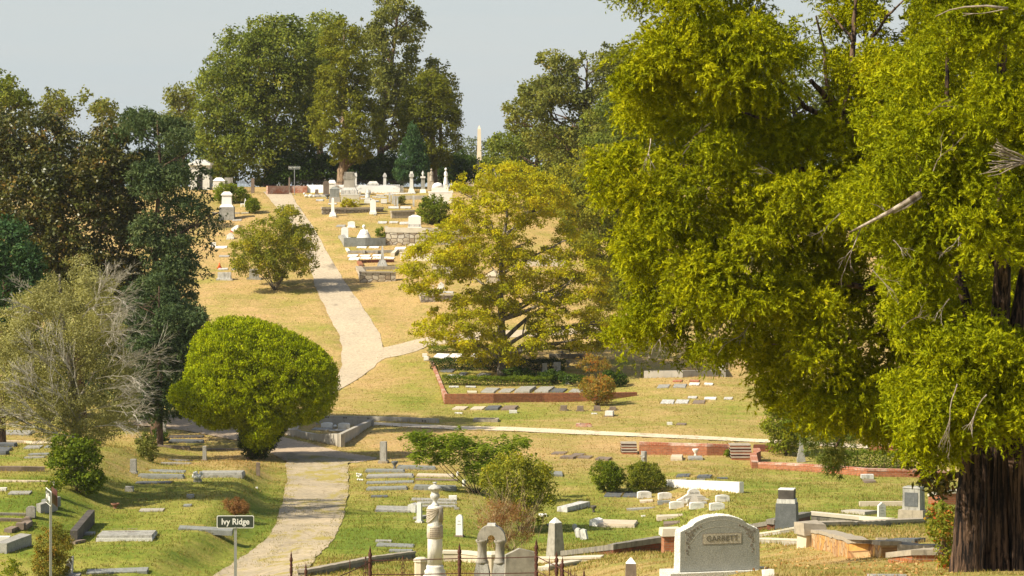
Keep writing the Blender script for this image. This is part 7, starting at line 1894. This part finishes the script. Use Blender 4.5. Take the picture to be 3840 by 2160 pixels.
m = MB(); m.prism([(-13 * k, 5 * k), (-4 * k, 2 * k), (13 * k, 14 * k), (14 * k, 26 * k), (6 * k, 26 * k), (-14 * k, 12 * k)], -.15, .15); m.build('tablet', M['marble_bright'], o)
m = MB(); [m.ball(-13 * k + random.uniform(-.05, .05), -.1, 1 * k + random.uniform(0, .1), .05, None, None, 6) for _ in range(4)]; m.build('flowers', M['petals_red'], o)
block(864, 895, 27, 22, 'marble', 'pale gable-shaped stone below the tilted scroll stone', .3, 'serp', basepx=30, baseh=3)
slab(806, 850, 922, 932, 'marble_bright', 'white ledger with stepped end under the cedar boughs', .9, lay=2); block(800, 925, 20, 16, 'marble_bright', 'white block headstone half hidden by the cedar boughs', .3)
slab(820, 859, 957, 965, 'concrete', 'grey flat slab on the open slope left of the crape myrtle', .8)
p, s = base(823, 1006); k = 1 / s
o = tag(empty('traffic_cone', p), 'orange traffic cone on a pale slab left of the crape myrtle', 'traffic cone'); MB().box(0, 0, 0, .36, .36, .04).build('foot', M['orange'], o); MB().lathe([(.14, .04), (.03, 21 * k)], 12).build('cone', M['orange'], o, smooth=True)
slab(817, 853, 1005, 1013, 'marble_old', 'pale slab under the orange traffic cone', .6); slab(865, 905, 1006, 1013, 'marble_old', 'pale slab right of the orange traffic cone', .6)
block(842, 1048, 51, 27, 'marble_old', 'wide grey-streaked headstone on the lower left of the hill', .35, 'flat', basepx=62, baseh=3, letters=2)
block(953, 1046, 36, 38, 'granite_pale', 'square grey headstone under the left edge of the crape myrtle', .35, 'flat', basepx=56, baseh=5)
# white mausoleum behind the cedars
p, s = base(748, 712); k = 1 / s
o = tag(empty('mausoleum', p), 'white mausoleum glimpsed behind the blue-green cedar', 'mausoleum')
MB().box(0, 1.2, -.2, 74 * k, 2.4, 92 * k + .2).build('wall', M['marble'], o); MB().box(0, 1.2, 92 * k, 82 * k, 2.7, 9 * k).build('cornice', M['marble_bright'], o); MB().box(0, 1.2, 101 * k, 66 * k, 2.2, 12 * k, .5).build('roof', M['marble_old'], o); MB().box(0, -.01, 0, 20 * k, .04, 56 * k).build('door', M['iron'], o)
stack(822, 712, [('body', 712, 678, 44, 44, 'marble'), ('roof', 678, 666, 48, 20, 'marble_bright')], 'small white tomb with a ball finial behind the hill railing', cat='tomb', name='tomb', dep=.7)
MB().ball(0, 0, 0, .001).build('x', M['marble']).name if False else None
stack(858, 712, [('body', 712, 666, 30, 30, 'granite_pale')], 'grey shaded tomb block between the white tomb and the rusty railing', cat='tomb', name='tomb', dep=.7)
# far obelisk and shed roof
p = lift(1797, 640, 520); b = Vector((p.x, p.y, float(ground(p.x, p.y))))
o = tag(empty('obelisk', b), 'tall cream obelisk far away on the skyline', 'obelisk'); s = F / 520; Ht = (lift(1797, 470, 520).z - b.z)
MB().box(0, 0, -1, 1.6, 1.6, 3).build('base', M['obelisk'], o); MB().box(0, 0, 2, .95, .95, Ht - 2.6, .56).build('shaft', M['obelisk'], o); MB().box(0, 0, Ht - .6, .53, .53, .6, .1).build('point', M['obelisk'], o)
p, s = base(1800, 690); b = lift(1785, 668, 300); b.z = float(ground(b.x, b.y))
o = tag(empty('shed', b), 'small building with a dark grey gable roof beyond the crest', 'shed'); k = 300 / F
MB().box(0, 1.5, -.3, 90 * k, 3, 1.3 + .3).build('wall', M['concrete_tan'], o); MB().prism([(-55 * k, 1.3), (55 * k, 1.3), (8 * k, 2.4)], 0, 3.2).build('roof', M['roof'], o)
# ------------------------------------------------------------------ longer grass left by the mower round stones and in the road cracks
def tuft_mesh(name, label, X, Y, h, w, tn=0.0):
    X = np.array(X); Y = np.array(Y); n = len(X)
    Z = ground(X, Y)
    tone = green_amount(X, Y) + RNG.normal(size=n) * 0.22 + tn
    th = RNG.uniform(0, 6.283, n); hh = np.array(h) * RNG.uniform(0.35, 1.25, n)
    ww = np.array(w) * 0.5
    v = np.empty((n, 3, 3), np.float32)
    v[:, 0] = np.stack([X - np.cos(th) * ww, Y - np.sin(th) * ww, Z - 0.02], 1); v[:, 1] = np.stack([X + np.cos(th) * ww, Y + np.sin(th) * ww, Z - 0.02], 1)
    v[:, 2] = np.stack([X + RNG.normal(size=n) * hh * .4, Y + RNG.normal(size=n) * hh * .4, Z + hh], 1)
    me = bpy.data.meshes.new(name)
    me.vertices.add(n * 3); me.vertices.foreach_set('co', v.ravel())
    me.loops.add(n * 3); me.loops.foreach_set('vertex_index', np.arange(n * 3, dtype=np.int32))
    me.polygons.add(n); me.polygons.foreach_set('loop_start', np.arange(0, n * 3, 3, dtype=np.int32)); me.polygons.foreach_set('loop_total', np.full(n, 3, np.int32))
    a_ = me.attributes.new('tone', 'FLOAT', 'FACE'); a_.data.foreach_set('value', np.clip(tone, 0, 1).astype(np.float32))
    me.materials.append(LM['grass']); me.update(calc_edges=True)
    o = bpy.data.objects.new(name, me); C.objects.link(o)
    return tag(o, label, 'grass', None, 'stuff')
X = []; Y = []; H = []; Wd = []
for (p, yaw, w_, dm, cy) in BASES:
    k = p.y / 110.0
    per = 2 * w_ + 2 * dm
    n = int(per * 26 / max(.7, k))
    for _ in range(n):
        t = random.random() * per
        if t < w_: lx, ly = t - w_ / 2, -random.uniform(.0, .09)
        elif t < w_ + dm: lx, ly = w_ / 2 + random.uniform(0, .08), t - w_
        elif t < 2 * w_ + dm: lx, ly = t - w_ - dm - w_ / 2, dm + random.uniform(0, .08)
        else: lx, ly = -w_ / 2 - random.uniform(0, .08), t - 2 * w_ - dm
        ly += cy - dm / 2
        if random.random() < .35 + .65 * abs(math.sin(lx * 4.1 + p.x * 3)):
            X.append(p.x + lx * math.cos(yaw) - ly * math.sin(yaw)); Y.append(p.y + lx * math.sin(yaw) + ly * math.cos(yaw)); H.append(.10 * min(1.2, k ** .3)); Wd.append(.022 * max(.8, k))
for (a, c) in WSEG:
    L_ = (c - a).length; k = a.y / 110.0
    for _ in range(int(L_ * 22 / max(.6, k))):
        q = a.lerp(c, random.random())
        X.append(q.x + random.uniform(-.02, .02)); Y.append(q.y - random.uniform(.02, .14)); H.append(.13); Wd.append(.022 * max(.6, k))
tuft_mesh('grass_tufts', 'longer grass standing round the feet of the stones and walls', X, Y, H, Wd)
X = []; Y = []; H = []; Wd = []
for (px, py, rx, ry, n) in [(1150, 1905, 55, 6, 260), (1130, 1925, 40, 5, 160), (1165, 1880, 40, 3, 70), (1160, 1973, 50, 3, 120), (1100, 1990, 40, 3, 60), (1045, 2035, 10, 22, 160), (1060, 2010, 18, 10, 100), (1025, 2075, 12, 18, 130), (1000, 2105, 26, 8, 160), (985, 2120, 30, 5, 120), (1190, 1800, 50, 2, 60), (1240, 2005, 25, 5, 140), (1120, 1820, 40, 2, 40), (1150, 2045, 40, 6, 70), (905, 2120, 20, 8, 80),
                            (1650, 1604, 30, 2, 50), (2120, 1618, 24, 2, 50), (1290, 1752, 40, 3, 120), (1170, 1735, 60, 2, 80)]:
    for _ in range(n):
        p = at(random.gauss(px, rx), random.gauss(py, ry)); X.append(p.x); Y.append(p.y); H.append(.07); Wd.append(.03)
tuft_mesh('road_weeds', 'straw-coloured grass and weeds growing in the cracks of the drive', X, Y, H, Wd, -.1)
